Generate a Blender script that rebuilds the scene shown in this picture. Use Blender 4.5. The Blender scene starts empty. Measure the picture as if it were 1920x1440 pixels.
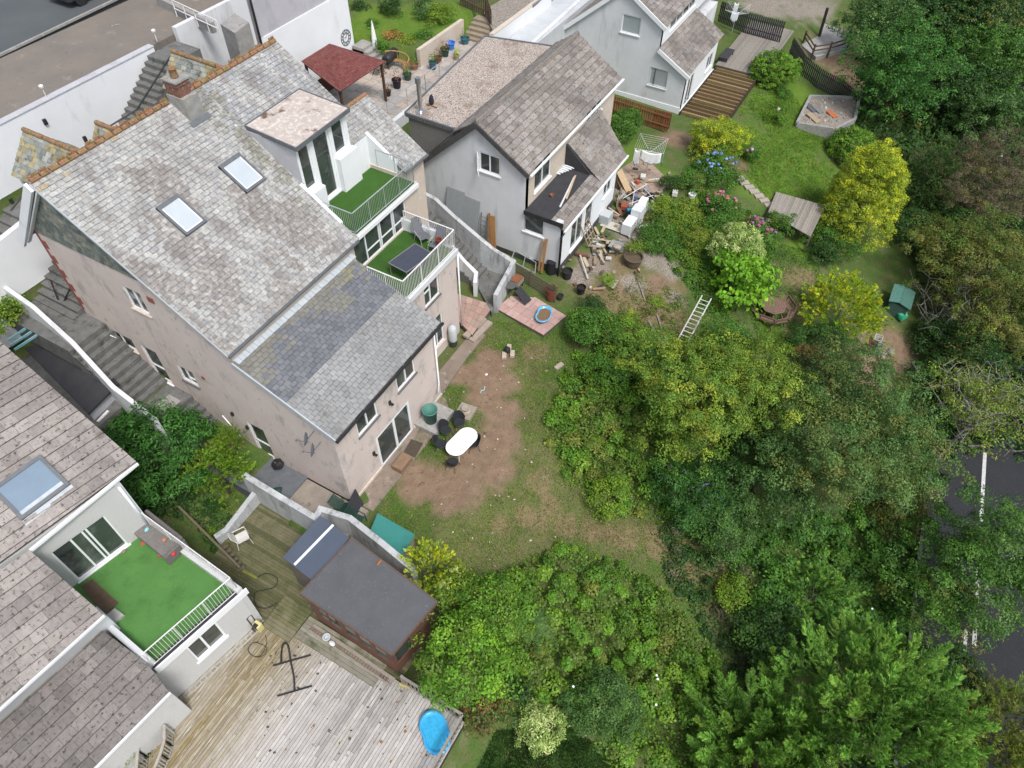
import bpy, math, random
import numpy as np
from mathutils import Vector, Matrix
S = bpy.context.scene
COL = S.collection
# ---------------------------------------------------------------- camera
FPX, PITCH, ROLL, AZ, CH = 1331.0, math.radians(50.188), math.radians(1.203), math.radians(28.567), 26.0
def _w(v):
    return Vector((v[0]*math.sin(AZ)+v[1]*math.cos(AZ), -v[0]*math.cos(AZ)+v[1]*math.sin(AZ), v[2]))
_F = Vector((0, math.cos(PITCH), -math.sin(PITCH))); _R = Vector((1, 0, 0)); _U = _R.cross(_F)
_R2 = math.cos(ROLL)*_R+math.sin(ROLL)*_U; _U2 = -math.sin(ROLL)*_R+math.cos(ROLL)*_U
CF, CR, CU = _w(_F), _w(_R2), _w(_U2)
CC = Vector((0, 0, CH))
cam_data = bpy.data.cameras.new("camera"); cam = bpy.data.objects.new("camera", cam_data); COL.objects.link(cam)
cam.matrix_world = Matrix(((CR.x, CU.x, -CF.x, 0), (CR.y, CU.y, -CF.y, 0), (CR.z, CU.z, -CF.z, CH), (0, 0, 0, 1)))
cam_data.sensor_fit = 'HORIZONTAL'; cam_data.sensor_width = 36; cam_data.lens = FPX/1920*36
cam_data.clip_start = .5; cam_data.clip_end = 2000
S.camera = cam
# ---------------------------------------------------------------- light
W = bpy.data.worlds.new("World"); S.world = W; W.use_nodes = True
nt = W.node_tree; bg = nt.nodes['Background']
sky = nt.nodes.new('ShaderNodeTexSky'); sky.sky_type = 'NISHITA'; sky.sun_disc = False
SUN_EL, SUN_AZ = math.radians(58), math.radians(240)     # azimuth measured from world +X counter-clockwise
sky.sun_elevation = SUN_EL; sky.sun_rotation = math.pi/2-SUN_AZ
sky.air_density = 1.0; sky.dust_density = 3.0; sky.ozone_density = 1.0; sky.altitude = 0
hs = nt.nodes.new('ShaderNodeHueSaturation'); hs.inputs['Saturation'].default_value = .6; nt.links.new(sky.outputs[0], hs.inputs['Color']); nt.links.new(hs.outputs[0], bg.inputs[0]); bg.inputs[1].default_value = 0.13
sun_data = bpy.data.lights.new("sun", 'SUN'); sun_data.energy = 2.0; sun_data.angle = math.radians(15); sun_data.color = (1, .975, .94)
sun = bpy.data.objects.new("sun", sun_data); COL.objects.link(sun)
sd = Vector((math.cos(SUN_EL)*math.cos(SUN_AZ), math.cos(SUN_EL)*math.sin(SUN_AZ), math.sin(SUN_EL)))
sun.rotation_euler = sd.to_track_quat('Z', 'Y').to_euler(); sun.location = (0, 0, 40)
S.view_settings.view_transform = 'Standard'; S.view_settings.look = 'None'; S.view_settings.exposure = 0.53; S.view_settings.gamma = 1
# ---------------------------------------------------------------- measuring helpers (photo pixel -> point on a real plane)
def ray(x, y): return (x-960)*CR-(y-720)*CU+FPX*CF
def PZ(x, y, z=0.0):
    d = ray(x, y); return CC+d*((z-CH)/d.z)
def PX(x, y, c):
    d = ray(x, y); return CC+d*(c/d.x)
def PY(x, y, c):
    d = ray(x, y); return CC+d*(c/d.y)
rng = np.random.default_rng(7); random.seed(7)
# ---------------------------------------------------------------- terrain height
PA = ([-400, -60, -17.5, -9.2, -8.2, -2.5, 1.5, 5, 9, 12.6, 17, 22, 26, 29.05, 29.2, 30.9, 31.2, 60, 400], [-9, -7, -6.4, -6.4, -5.4, -3.6, -2.2, -1.1, -.45, -.3, -.2, 1.4, 3.9, 4.0, 6.4, 6.5, 10.0, 10.0, 12])
PCc = ([-400, -60, -17.5, -9.2, -8.2, -2.5, 1.5, 5, 12, 17, 23, 28, 31, 60, 400], [-9, -7, -6.4, -6.4, -5.4, -4.0, -2.6, -1.5, -.95, -.9, .6, 1.8, 3.5, 9, 16])
PB = ([-400, -60, -17.5, -9.2, -8.2, -2.5, 1.5, 5, 9, 12.6, 18, 21, 23.5, 24.2, 27, 31, 31.3, 60, 400], [-9, -7, -6.4, -6.4, -5.4, -3.2, -1.9, -1.0, -.2, 0, .2, 1.6, 2.6, 4.2, 4.25, 4.3, 5.3, 10, 16])
def hgt(x, y):
    a = np.interp(y, *PA); b = np.interp(y, *PB)
    t = np.clip((np.asarray(x)-21)/5, 0, 1); t = t*t*(3-2*t)
    h = a*(1-t)+b*t
    c = np.interp(y, *PCc); q = np.clip((np.asarray(x)-np.where(np.asarray(y) > 15, 8.35, 7.9))/.35, 0, 1); q = np.where(np.asarray(y) > 4.4, q, np.clip((np.asarray(x)-5)/3.3, 0, 1)); h = c*(1-q)+h*q
    h = np.where((np.asarray(x) > 35.6) & (np.asarray(y) > 26.55) & (np.asarray(x) < 60), np.maximum(h, 5.3), h)
    amp = np.clip((12-np.asarray(y))/6, 0, 1)*np.clip((np.asarray(y)+8)/3, 0, 1)
    return h+amp*.12*(np.sin(x*.9+1.3*np.sin(y*.5))+np.sin(y*1.1+x*.35))
def PT(x, y, up=0.0):
    z = 0.0
    for _ in range(25):
        p = PZ(x, y, z); z = .5*z+.5*(float(hgt(p.x, p.y))+up)
    return PZ(x, y, z)
# ---------------------------------------------------------------- materials
MATS = {}
def rgb(c): return (c[0], c[1], c[2], 1)
def mk(name, c1, c2=None, scale=2.0, layers=(), rough=.85, bump=0.0, bscale=30, attr=False, metal=0.0, spec=.3, stretch=(1, 1, 1), trans=0.0, emis=None, alpha=None):
    m = bpy.data.materials.new(name); m.use_nodes = True; t = m.node_tree; N = t.nodes; L = t.links
    p = N['Principled BSDF']; tc = N.new('ShaderNodeTexCoord'); mp = N.new('ShaderNodeMapping'); mp.inputs['Scale'].default_value = stretch
    L.new(tc.outputs['Object'], mp.inputs[0])
    def noise(s, det=5, vec=None):
        n = N.new('ShaderNodeTexNoise'); n.inputs['Scale'].default_value = s; n.inputs['Detail'].default_value = det; n.inputs['Roughness'].default_value = .62
        L.new(vec or mp.outputs[0], n.inputs['Vector']); return n.outputs['Fac']
    def ramp(src, lo, hi):
        r = N.new('ShaderNodeMapRange'); r.inputs[1].default_value = lo; r.inputs[2].default_value = hi; L.new(src, r.inputs[0]); return r.outputs[0]
    def mix(fac, a, b, mode='MIX'):
        x = N.new('ShaderNodeMix'); x.data_type = 'RGBA'; x.blend_type = mode
        for sock, v in ((x.inputs[0], fac), (x.inputs[6], a), (x.inputs[7], b)):
            if hasattr(v, 'links'): L.new(v, sock)
            elif isinstance(v, (int, float)): sock.default_value = v
            else: sock.default_value = rgb(v)
        return x.outputs[2]
    cur = None
    if c2 is None: c2 = tuple(v*.82 for v in c1)
    cur = mix(ramp(noise(scale), .3, .7), c1, c2)
    if attr:
        a = N.new('ShaderNodeAttribute'); a.attribute_name = 'Col'
        cur = mix(1.0, cur, a.outputs['Color'], 'MULTIPLY')
    for ly in layers:
        c, s, lo, hi = ly[:4]; vec = None
        if len(ly) > 4:
            m2 = N.new('ShaderNodeMapping'); m2.inputs['Scale'].default_value = ly[4]; m2.inputs['Location'].default_value = (s, s*.3, 0); L.new(tc.outputs['Object'], m2.inputs[0]); vec = m2.outputs[0]
        cur = mix(ramp(noise(s, 8, vec), lo, hi), cur, c)
    L.new(cur, p.inputs['Base Color'])
    p.inputs['Roughness'].default_value = rough; p.inputs['Metallic'].default_value = metal; p.inputs['Specular IOR Level'].default_value = spec
    if emis: p.inputs['Emission Color'].default_value = rgb(emis[:3]); p.inputs['Emission Strength'].default_value = emis[3]
    if bump:
        b = N.new('ShaderNodeBump'); b.inputs['Strength'].default_value = bump; b.inputs['Distance'].default_value = .02
        L.new(noise(bscale, 4), b.inputs['Height']); L.new(b.outputs[0], p.inputs['Normal'])
    if trans:
        tr = N.new('ShaderNodeBsdfTranslucent'); L.new(cur, tr.inputs['Color']); ms = N.new('ShaderNodeMixShader'); ms.inputs[0].default_value = trans
        L.new(p.outputs[0], ms.inputs[1]); L.new(tr.outputs[0], ms.inputs[2]); L.new(ms.outputs[0], N['Material Output'].inputs['Surface'])
    MATS[name] = m
    return m
# ---------------------------------------------------------------- mesh builder
def clip(poly, a, b, c):
    out = []
    for i in range(len(poly)):
        p, q = poly[i], poly[(i+1) % len(poly)]; dp = a*p[0]+b*p[1]-c; dq = a*q[0]+b*q[1]-c
        if dp <= 1e-9: out.append(p)
        if (dp < -1e-9 and dq > 1e-9) or (dp > 1e-9 and dq < -1e-9):
            t = dp/(dp-dq); out.append((p[0]+t*(q[0]-p[0]), p[1]+t*(q[1]-p[1])))
    return out
def clip_convex(poly, cv):
    ar = sum(cv[i][0]*cv[(i+1) % len(cv)][1]-cv[(i+1) % len(cv)][0]*cv[i][1] for i in range(len(cv)))
    if ar < 0: cv = cv[::-1]
    for i in range(len(cv)):
        p, q = cv[i], cv[(i+1) % len(cv)]; a, b = q[1]-p[1], -(q[0]-p[0])
        poly = clip(poly, a, b, a*p[0]+b*p[1])
        if len(poly) < 3: return []
    return poly
class MB:
    def __init__(s): s.v = []; s.f = []; s.c = []
    def add(s, vs, fs, col=(1, 1, 1)):
        b = len(s.v); s.v += [tuple(x) for x in vs]; s.f += [tuple(b+i for i in f) for f in fs]; s.c += [col]*len(fs); return s
    def box(s, x0, x1, y0, y1, z0, z1, col=(1, 1, 1)):
        if x0 > x1: x0, x1 = x1, x0
        if y0 > y1: y0, y1 = y1, y0
        if z0 > z1: z0, z1 = z1, z0
        return s.add([(x0, y0, z0), (x1, y0, z0), (x1, y1, z0), (x0, y1, z0), (x0, y0, z1), (x1, y0, z1), (x1, y1, z1), (x0, y1, z1)],
                     [(3, 2, 1, 0), (4, 5, 6, 7), (0, 1, 5, 4), (1, 2, 6, 5), (2, 3, 7, 6), (3, 0, 4, 7)], col)
    def obox(s, c, ax, ay, az, hx, hy, hz, col=(1, 1, 1)):
        c = Vector(c); ax = Vector(ax).normalized()*hx; ay = Vector(ay).normalized()*hy; az = Vector(az).normalized()*hz
        vs = [c+i*ax+j*ay+k*az for k in (-1, 1) for i, j in ((-1, -1), (1, -1), (1, 1), (-1, 1))]
        return s.add(vs, [(3, 2, 1, 0), (4, 5, 6, 7), (0, 1, 5, 4), (1, 2, 6, 5), (2, 3, 7, 6), (3, 0, 4, 7)], col)
    def bar(s, p, q, w, h, up=(0, 0, 1), col=(1, 1, 1)):
        p = Vector(p); q = Vector(q); d = q-p; side = d.cross(Vector(up))
        if side.length < 1e-6: side = d.cross(Vector((1, 0, 0)))
        u = side.cross(d)
        return s.obox((p+q)/2, d, side, u, d.length/2, w/2, h/2, col)
    def prism(s, poly, z0, z1, col=(1, 1, 1)):
        # poly list of (x,y) ; z1 may be list per vertex
        n = len(poly); ar = sum(poly[i][0]*poly[(i+1) % n][1]-poly[(i+1) % n][0]*poly[i][1] for i in range(n))
        z1 = list(z1) if hasattr(z1, '__len__') else [z1]*n; z0 = list(z0) if hasattr(z0, '__len__') else [z0]*n
        if ar < 0: poly = poly[::-1]; z1 = z1[::-1]; z0 = z0[::-1]
        vs = [(p[0], p[1], z) for p, z in zip(poly, z0)]+[(p[0], p[1], z) for p, z in zip(poly, z1)]
        return s.add(vs, [tuple(range(n))[::-1], tuple(range(n, 2*n))]+[(i, (i+1) % n, n+(i+1) % n, n+i) for i in range(n)], col)
    def slab(s, pts, th, col=(1, 1, 1)):
        # planar polygon in space thickened downwards along its normal
        pts = [Vector(p) for p in pts]; n = Vector((0, 0, 0)); k = len(pts)
        for i in range(k): n += (pts[i]-pts[0]).cross(pts[(i+1) % k]-pts[0])
        n.normalize()
        if n.z < 0: pts = pts[::-1]; n = -n
        lo = [p-n*th for p in pts]
        return s.add(lo+pts, [tuple(range(k))[::-1], tuple(range(k, 2*k))]+[(i, (i+1) % k, k+(i+1) % k, k+i) for i in range(k)], col)
    def tube(s, pts, r, n=6, col=(1, 1, 1), cap=True):
        pts = [Vector(p) for p in pts]; rs = list(r) if hasattr(r, '__len__') else [r]*len(pts)
        d0 = (pts[1]-pts[0]).normalized(); a = d0.orthogonal().normalized(); vs = []; fs = []
        for i, p in enumerate(pts):
            d = (pts[min(i+1, len(pts)-1)]-pts[max(i-1, 0)]).normalized(); a = (a-d*a.dot(d))
            a = a.normalized() if a.length > 1e-6 else d.orthogonal().normalized(); b = d.cross(a)
            for k in range(n):
                t = 2*math.pi*k/n; vs.append(p+(a*math.cos(t)+b*math.sin(t))*rs[i])
        for i in range(len(pts)-1):
            for k in range(n):
                fs.append((i*n+k, i*n+(k+1) % n, (i+1)*n+(k+1) % n, (i+1)*n+k))
        if cap: fs.append(tuple(range(n))[::-1]); fs.append(tuple(range((len(pts)-1)*n, len(pts)*n)))
        return s.add(vs, fs, col)
    def lathe(s, c, prof, n=16, sx=1, sy=1, col=(1, 1, 1), fn=None):
        vs = []; fs = []
        for r, z in prof:
            for k in range(n):
                t = 2*math.pi*k/n; g = fn(t) if fn else 1
                vs.append((c[0]+r*g*math.cos(t)*sx, c[1]+r*g*math.sin(t)*sy, c[2]+z))
        for i in range(len(prof)-1):
            for k in range(n): fs.append((i*n+k, i*n+(k+1) % n, (i+1)*n+(k+1) % n, (i+1)*n+k))
        fs.append(tuple(range(n))[::-1]); fs.append(tuple(range((len(prof)-1)*n, len(prof)*n)))
        return s.add(vs, fs, col)
    def blob(s, c, rx, ry, rz, n=10, m=7, j=0.0, col=(1, 1, 1)):
        vs = []; fs = []
        for i in range(m+1):
            ph = math.pi*i/m
            for k in range(n):
                t = 2*math.pi*k/n; q = 1+(random.random()-.5)*j
                vs.append((c[0]+rx*q*math.sin(ph)*math.cos(t), c[1]+ry*q*math.sin(ph)*math.sin(t), c[2]-rz*q*math.cos(ph)))
        for i in range(m):
            for k in range(n): fs.append((i*n+k, i*n+(k+1) % n, (i+1)*n+(k+1) % n, (i+1)*n+k))
        return s.add(vs, fs, col)
    def build(s, name, mat, parent=None, smooth=False, bevel=0.0):
        me = bpy.data.meshes.new(name); off = parent_world(parent) if parent else Vector((0, 0, 0))
        me.from_pydata([(x-off.x, y-off.y, z-off.z) for x, y, z in s.v], [], s.f)
        at = me.attributes.new('Col', 'FLOAT_COLOR', 'FACE')
        at.data.foreach_set('color', np.array([(c[0], c[1], c[2], 1) for c in s.c], dtype=np.float32).ravel())
        me.materials.append(MATS[mat] if isinstance(mat, str) else mat)
        if smooth: me.polygons.foreach_set('use_smooth', [True]*len(me.polygons))
        me.update(); o = bpy.data.objects.new(name, me); COL.objects.link(o)
        if parent: o.parent = parent
        if bevel:
            b = o.modifiers.new('bevel', 'BEVEL'); b.width = bevel; b.segments = 1; b.limit_method = 'ANGLE'
        return o
def parent_world(o):
    v = Vector((0, 0, 0))
    while o is not None: v += Vector(o.location); o = o.parent
    return v
def tag(o, label, cat, group=None, kind=None):
    o['label'] = label; o['category'] = cat
    if group: o['group'] = group
    if kind: o['kind'] = kind
    return o
def thing(name, label, cat, loc=(0, 0, 0), group=None):
    o = bpy.data.objects.new(name, None); o.empty_display_size = .2; COL.objects.link(o); o.location = loc
    return tag(o, label, cat, group)
def struct(o): o['kind'] = 'structure'; return o
def single(mb, name, mat, label, cat, group=None, **k): return tag(mb.build(name, mat, None, **k), label, cat, group)
def copy_tree(o, parent=None):
    c = o.copy(); COL.objects.link(c); c.parent = parent
    for ch in list(o.children): copy_tree(ch, c)
    return c
# ---------------------------------------------------------------- architecture helpers
def tiles(pts, tw, ch, th=.02, cols=((1, 1, 1),), jit=.15, base=.05, zone=None, mb=None, slip=.012, tint=None):
    if th > .035: jit = .07; slip = .004
    """slates or tiles laid in courses over a planar convex polygon, real stepped pieces"""
    mb = mb or MB(); pts = [Vector(p) for p in pts]; n = Vector((0, 0, 0))
    for i in range(len(pts)): n += (pts[i]-pts[0]).cross(pts[(i+1) % len(pts)]-pts[0])
    n.normalize()
    if n.z < 0: n = -n
    v = (Vector((0, 0, 1))-n*n.z).normalized(); u = v.cross(n); O = min(pts, key=lambda p: p.z)
    cv = [((p-O).dot(u), (p-O).dot(v)) for p in pts]
    u0, u1 = min(c[0] for c in cv), max(c[0] for c in cv); v0, v1 = min(c[1] for c in cv), max(c[1] for c in cv)
    mb.slab([p-n*.004 for p in pts], base, (.07, .07, .07)); g = .003 if th > .035 else .007; tp_ = -.016 if th > .035 else -.006  # gap above each course bares dark backing, standing in for the tiles' shadow line
    r = 0; y = v0
    while y < v1:
        x = u0-(tw/2 if r % 2 else 0)-random.random()*.02
        while x < u1:
            sl = random.uniform(-slip, slip)
            q = clip_convex([(x+g, y+sl), (x+tw-g, y+sl*.5), (x+tw-g, y+ch+tp_), (x+g, y+ch+tp_)], cv)
            if len(q) >= 3:
                b = random.choice(cols); k = 1+random.uniform(-jit, jit)
                if tint: b = tint(O+u*(x+tw/2)+v*(y+ch/2), b)
                c = tuple(max(0, i*k) for i in b); lift = th*(.8+random.random()*.5); m = len(q)
                top = [O+u*a+v*bb+n*(.004+lift*max(.15, 1-(bb-y)/(ch+.01))) for a, bb in q]; bot = [O+u*a+v*bb for a, bb in q]
                ar = sum(q[i][0]*q[(i+1) % m][1]-q[(i+1) % m][0]*q[i][1] for i in range(m))
                if ar < 0: top = top[::-1]; bot = bot[::-1]
                mb.add(bot+top, [tuple(range(m, 2*m))]+[(i, (i+1) % m, m+(i+1) % m, m+i) for i in range(m)], c)
            x += tw
        y += ch; r += 1
    return mb
class Frame:
    """vertical wall plane: origin, horizontal direction u, outward normal n"""
    def __init__(s, o, u, n): s.o = Vector(o); s.u = Vector(u).normalized(); s.n = Vector(n).normalized()
    def p(s, u, z, d=0.0): return Vector((s.o.x, s.o.y, 0))+s.u*u+s.n*d+Vector((0, 0, z))
    def px(s, x, y):
        d = ray(x, y); t = (Vector((s.o.x, s.o.y, 0))-CC).dot(s.n)/d.dot(s.n); q = CC+d*t-Vector((s.o.x, s.o.y, 0))
        return q.dot(s.u), q.z
    def rect(s, *pp):
        q = [s.px(*a) for a in pp]; us = sorted(a[0] for a in q); zs = sorted(a[1] for a in q)
        if len(q) == 4: return ((us[0]+us[1])/2, (zs[0]+zs[1])/2, (us[2]+us[3])/2, (zs[2]+zs[3])/2)
        return us[0], zs[0], us[-1], zs[-1]
    def box(s, mb, u0, u1, z0, z1, d0, d1, col=(1, 1, 1)):
        c = s.p((u0+u1)/2, (z0+z1)/2, (d0+d1)/2); mb.obox(c, s.u, s.n, (0, 0, 1), abs(u1-u0)/2, abs(d1-d0)/2, abs(z1-z0)/2, col)
def wall(fr, outline, holes=(), th=.3, mb=None, rev=.1, col=(1, 1, 1)):
    """wall face with real openings; outline convex in (u,z)"""
    mb = mb or MB()
    us = sorted(set([min(a[0] for a in outline), max(a[0] for a in outline)]+[h[0] for h in holes]+[h[2] for h in holes]))
    zs = sorted(set([min(a[1] for a in outline), max(a[1] for a in outline)]+[h[1] for h in holes]+[h[3] for h in holes]))
    def flip(ids, pts):
        nn = (pts[1]-pts[0]).cross(pts[2]-pts[0]); return ids if nn.dot(fr.n) > 0 else ids[::-1]
    for i in range(len(us)-1):
        for j in range(len(zs)-1):
            cu, cz = (us[i]+us[i+1])/2, (zs[j]+zs[j+1])/2
            if any(h[0] < cu < h[2] and h[1] < cz < h[3] for h in holes): continue
            q = clip_convex([(us[i], zs[j]), (us[i+1], zs[j]), (us[i+1], zs[j+1]), (us[i], zs[j+1])], list(outline))
            if len(q) < 3: continue
            P = [fr.p(a, b) for a, b in q]; mb.add(P, [flip(tuple(range(len(P))), P)], col)
    for h in holes:
        a = [(h[0], h[1]), (h[2], h[1]), (h[2], h[3]), (h[0], h[3])]
        for i in range(4):
            p, q = a[i], a[(i+1) % 4]; mb.add([fr.p(*p), fr.p(*q), fr.p(*q, -rev), fr.p(*p, -rev)], [(0, 1, 2, 3)], col)
    # back skin and edge
    P = [fr.p(a, b, -th) for a, b in outline]; mb.add(P, [flip(tuple(range(len(P))), P)[::-1]], col); k = len(outline)
    for i in range(k):
        p, q = outline[i], outline[(i+1) % k]; mb.add([fr.p(*p), fr.p(*q), fr.p(*q, -th), fr.p(*p, -th)], [(0, 1, 2, 3)], col)
    return mb
def window(parent, fr, r, name='window', mull=(.5,), trans=(), fm='upvc', gm='glass', sill='sill', depth=.07, fw=.068, sillm=None, solid_bottom=0, open_leaf=None, blind=None):
    u0, z0, u1, z1 = r; mb = MB(); d0, d1 = -depth-.03, -depth+.03
    fr.box(mb, u0, u1, z0, z0+fw, d0, d1); fr.box(mb, u0, u1, z1-fw, z1, d0, d1); fr.box(mb, u0, u0+fw, z0+fw, z1-fw, d0, d1); fr.box(mb, u1-fw, u1, z0+fw, z1-fw, d0, d1)
    for m in mull:
        c = u0+(u1-u0)*m; fr.box(mb, c-fw*.55, c+fw*.55, z0+fw, z1-fw, d0, d1+.004)
    for tt in trans:
        a, b, h = tt; ua = u0+(u1-u0)*a; ub = u0+(u1-u0)*b; zc = z0+(z1-z0)*h; fr.box(mb, ua+fw*.5, ub-fw*.5, zc-fw*.5, zc+fw*.5, d0, d1)
    w = mb.build(name, fm, parent)
    ed = [0]+list(mull)+[1]
    for i in range(len(ed)-1):
        if open_leaf == i: continue
        a = u0+(u1-u0)*ed[i]; b = u0+(u1-u0)*ed[i+1]; g = MB(); fr.box(g, a+.03, b-.03, z0+.03, z1-.03, -depth-.012, -depth); g.build('pane', gm, w)
    k = MB(); fr.box(k, u0-.0, u1, z0, z1, -depth-.045, -depth-.035); k.build('backing', blind or 'dark_room', w)
    if sill:
        q = MB(); fr.box(q, u0-.06, u1+.06, z0-.07, z0-.005, -.02, .07); q.build('sill', sillm or fm, w)
    return w
def railing(parent, pts, h, bars=.11, r=.012, mat='galv', posts=1.2, bottom=.08, name='railing', top_r=.025, post_r=.022):
    mb = MB()
    for i in range(len(pts)-1):
        a, b = Vector(pts[i]), Vector(pts[i+1]); L = (b-a).length
        mb.tube([a+Vector((0, 0, h)), b+Vector((0, 0, h))], top_r, 6); mb.tube([a+Vector((0, 0, bottom)), b+Vector((0, 0, bottom))], top_r*.7, 6)
        k = max(1, int(L/posts+.5))
        for j in range(k+1):
            p = a.lerp(b, j/k); mb.tube([p, p+Vector((0, 0, h))], post_r, 6)
        if bars:
            nb = int(L/bars)
            for j in range(1, nb):
                p = a.lerp(b, j/nb); mb.tube([p+Vector((0, 0, bottom)), p+Vector((0, 0, h))], r, 4, cap=False)
    return mb.build(name, mat, parent)
def pipe(parent, pts, r=.04, mat='upvc', name='downpipe'): return MB().tube(pts, r, 8).build(name, mat, parent, smooth=True)
# ---------------------------------------------------------------- foliage helpers
PAL = {'g': [(.075, .16, .028), (.10, .20, .036), (.055, .12, .022), (.13, .22, .045)], 'dg': [(.036, .08, .022), (.05, .10, .028), (.026, .058, .018), (.07, .12, .04)],
       'yg': [(.20, .26, .035), (.26, .29, .04), (.12, .20, .03), (.16, .23, .035)], 'y': [(.50, .48, .03), (.34, .38, .03), (.20, .27, .025), (.60, .54, .05), (.13, .20, .02)],
       'lime': [(.20, .36, .035), (.15, .30, .03), (.28, .42, .055), (.11, .23, .025)], 'ol': [(.13, .15, .04), (.175, .17, .045), (.09, .115, .03), (.21, .18, .045)],
       'br': [(.16, .125, .08), (.12, .095, .055), (.20, .16, .10), (.09, .095, .04)], 'bg': [(.085, .15, .05), (.12, .19, .07), (.06, .11, .04), (.17, .24, .09)],
       'var': [(.52, .56, .26), (.18, .27, .07), (.38, .45, .15), (.12, .2, .045)], 'r': [(.36, .09, .06), (.09, .14, .035), (.26, .08, .05), (.12, .17, .04)],
       'o': [(.50, .21, .07), (.40, .25, .07), (.13, .18, .03)], 'p': [(.55, .14, .24), (.11, .18, .035), (.08, .14, .025)], 'bram': [(.10, .215, .028), (.14, .26, .036), (.07, .15, .024), (.18, .27, .04), (.12, .14, .045)],
       'con': [(.11, .24, .05), (.15, .30, .06), (.075, .17, .04), (.20, .33, .07)], 'laurel': [(.045, .125, .03), (.065, .165, .036), (.034, .09, .024), (.10, .21, .055)],
       'dry': [(.28, .21, .12), (.21, .165, .09), (.33, .265, .155)], 'gold': [(.26, .28, .035), (.15, .21, .032), (.36, .33, .045), (.11, .17, .03), (.19, .24, .035)]}
for _k in ('bram', 'g', 'dg', 'laurel', 'bg', 'con', 'lime', 'yg'): PAL[_k] = [(a*.95, b*1.17, c_*.82) for a, b, c_ in PAL[_k]]
for _k in ('y', 'gold', 'ol', 'var'): PAL[_k] = [(a*1.08, b*1.2, c_) for a, b, c_ in PAL[_k]]
for _k in ('lime', 'con'): PAL[_k] = [(a*1.25, b*1.2, c_*1.2) for a, b, c_ in PAL[_k]]
for _k in PAL: PAL[_k] = [tuple(v*1.08 for v in q_) for q_ in PAL[_k]]
PAL['con'] = [(a*1.12, b*.98, c_*1.1) for a, b, c_ in PAL['con']]
PAL['gold'] = [(a*.88, b, c_) for a, b, c_ in PAL['gold']]
PAL['bram'] = [(a*1.12, b*1.03, c_) for a, b, c_ in PAL['bram']]; PAL['var'] = [(a*1.15, b*1.1, c_*1.15) for a, b, c_ in PAL['var']]; PAL['y'] = [(a*1.1, b*1.1, c_) for a, b, c_ in PAL['y']]
def leaves_obj(name, P, T, Nn, L, Wd, C, parent=None, mat='leaf', fold=.12):
    """one mesh of small leaf quads: positions, tangents, normals, lengths, widths, colours"""
    n = len(P); T = T/np.maximum(np.linalg.norm(T, axis=1, keepdims=True), 1e-6); B = np.cross(Nn, T); B /= np.maximum(np.linalg.norm(B, axis=1, keepdims=True), 1e-6); Nn = np.cross(T, B)
    L = np.broadcast_to(L, (n,))[:, None]; Wd = np.broadcast_to(Wd, (n,))[:, None]
    off = np.array(parent_world(parent)) if parent else np.zeros(3); P = P-off
    v = np.stack([P, P+T*L*.45+B*Wd*.5+Nn*L*fold, P+T*L, P+T*L*.45-B*Wd*.5+Nn*L*fold], 1).reshape(-1, 3)
    f = np.arange(4*n).reshape(n, 4); me = bpy.data.meshes.new(name); np_mesh(me, v, f)
    a = me.attributes.new('Col', 'FLOAT_COLOR', 'FACE'); a.data.foreach_set('color', np.concatenate([C, np.ones((n, 1))], 1).astype(np.float32).ravel())
    me.materials.append(MATS[mat]); o = bpy.data.objects.new(name, me); COL.objects.link(o)
    if parent: o.parent = parent
    return o
def np_mesh(me, co, faces):
    me.vertices.add(len(co)); me.vertices.foreach_set('co', np.ascontiguousarray(co, dtype=np.float32).ravel())
    k = faces.shape[1]; me.loops.add(faces.size); me.loops.foreach_set('vertex_index', faces.astype(np.int32).ravel())
    me.polygons.add(len(faces)); me.polygons.foreach_set('loop_start', np.arange(0, faces.size, k, dtype=np.int32)); me.polygons.foreach_set('loop_total', np.full(len(faces), k, dtype=np.int32))
    me.update(calc_edges=True)
def unit(n, R): v = R.normal(size=(n, 3)); return v/np.linalg.norm(v, axis=1, keepdims=True)
def palette(key, cl, R, jit=.3, two=None, mixf=0.0):
    """cl: clump index per leaf -> colours with clump level and leaf level variation"""
    p = np.array(PAL[key]); m = cl.max()+1 if len(cl) else 1; base = p[R.integers(0, len(p), m)]; k = R.uniform(.62, 1.3, (m, 1)); cc = base*k
    if two: p2 = np.array(PAL[two]); sel = R.random(m) < mixf; cc[sel] = p2[R.integers(0, len(p2), sel.sum())]
    leaf = p[R.integers(0, len(p), len(cl))]; c = cc[cl]*.62+leaf*.38
    return np.clip(c*R.uniform(1-jit, 1+jit, (len(cl), 1)), 0, 1)
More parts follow.
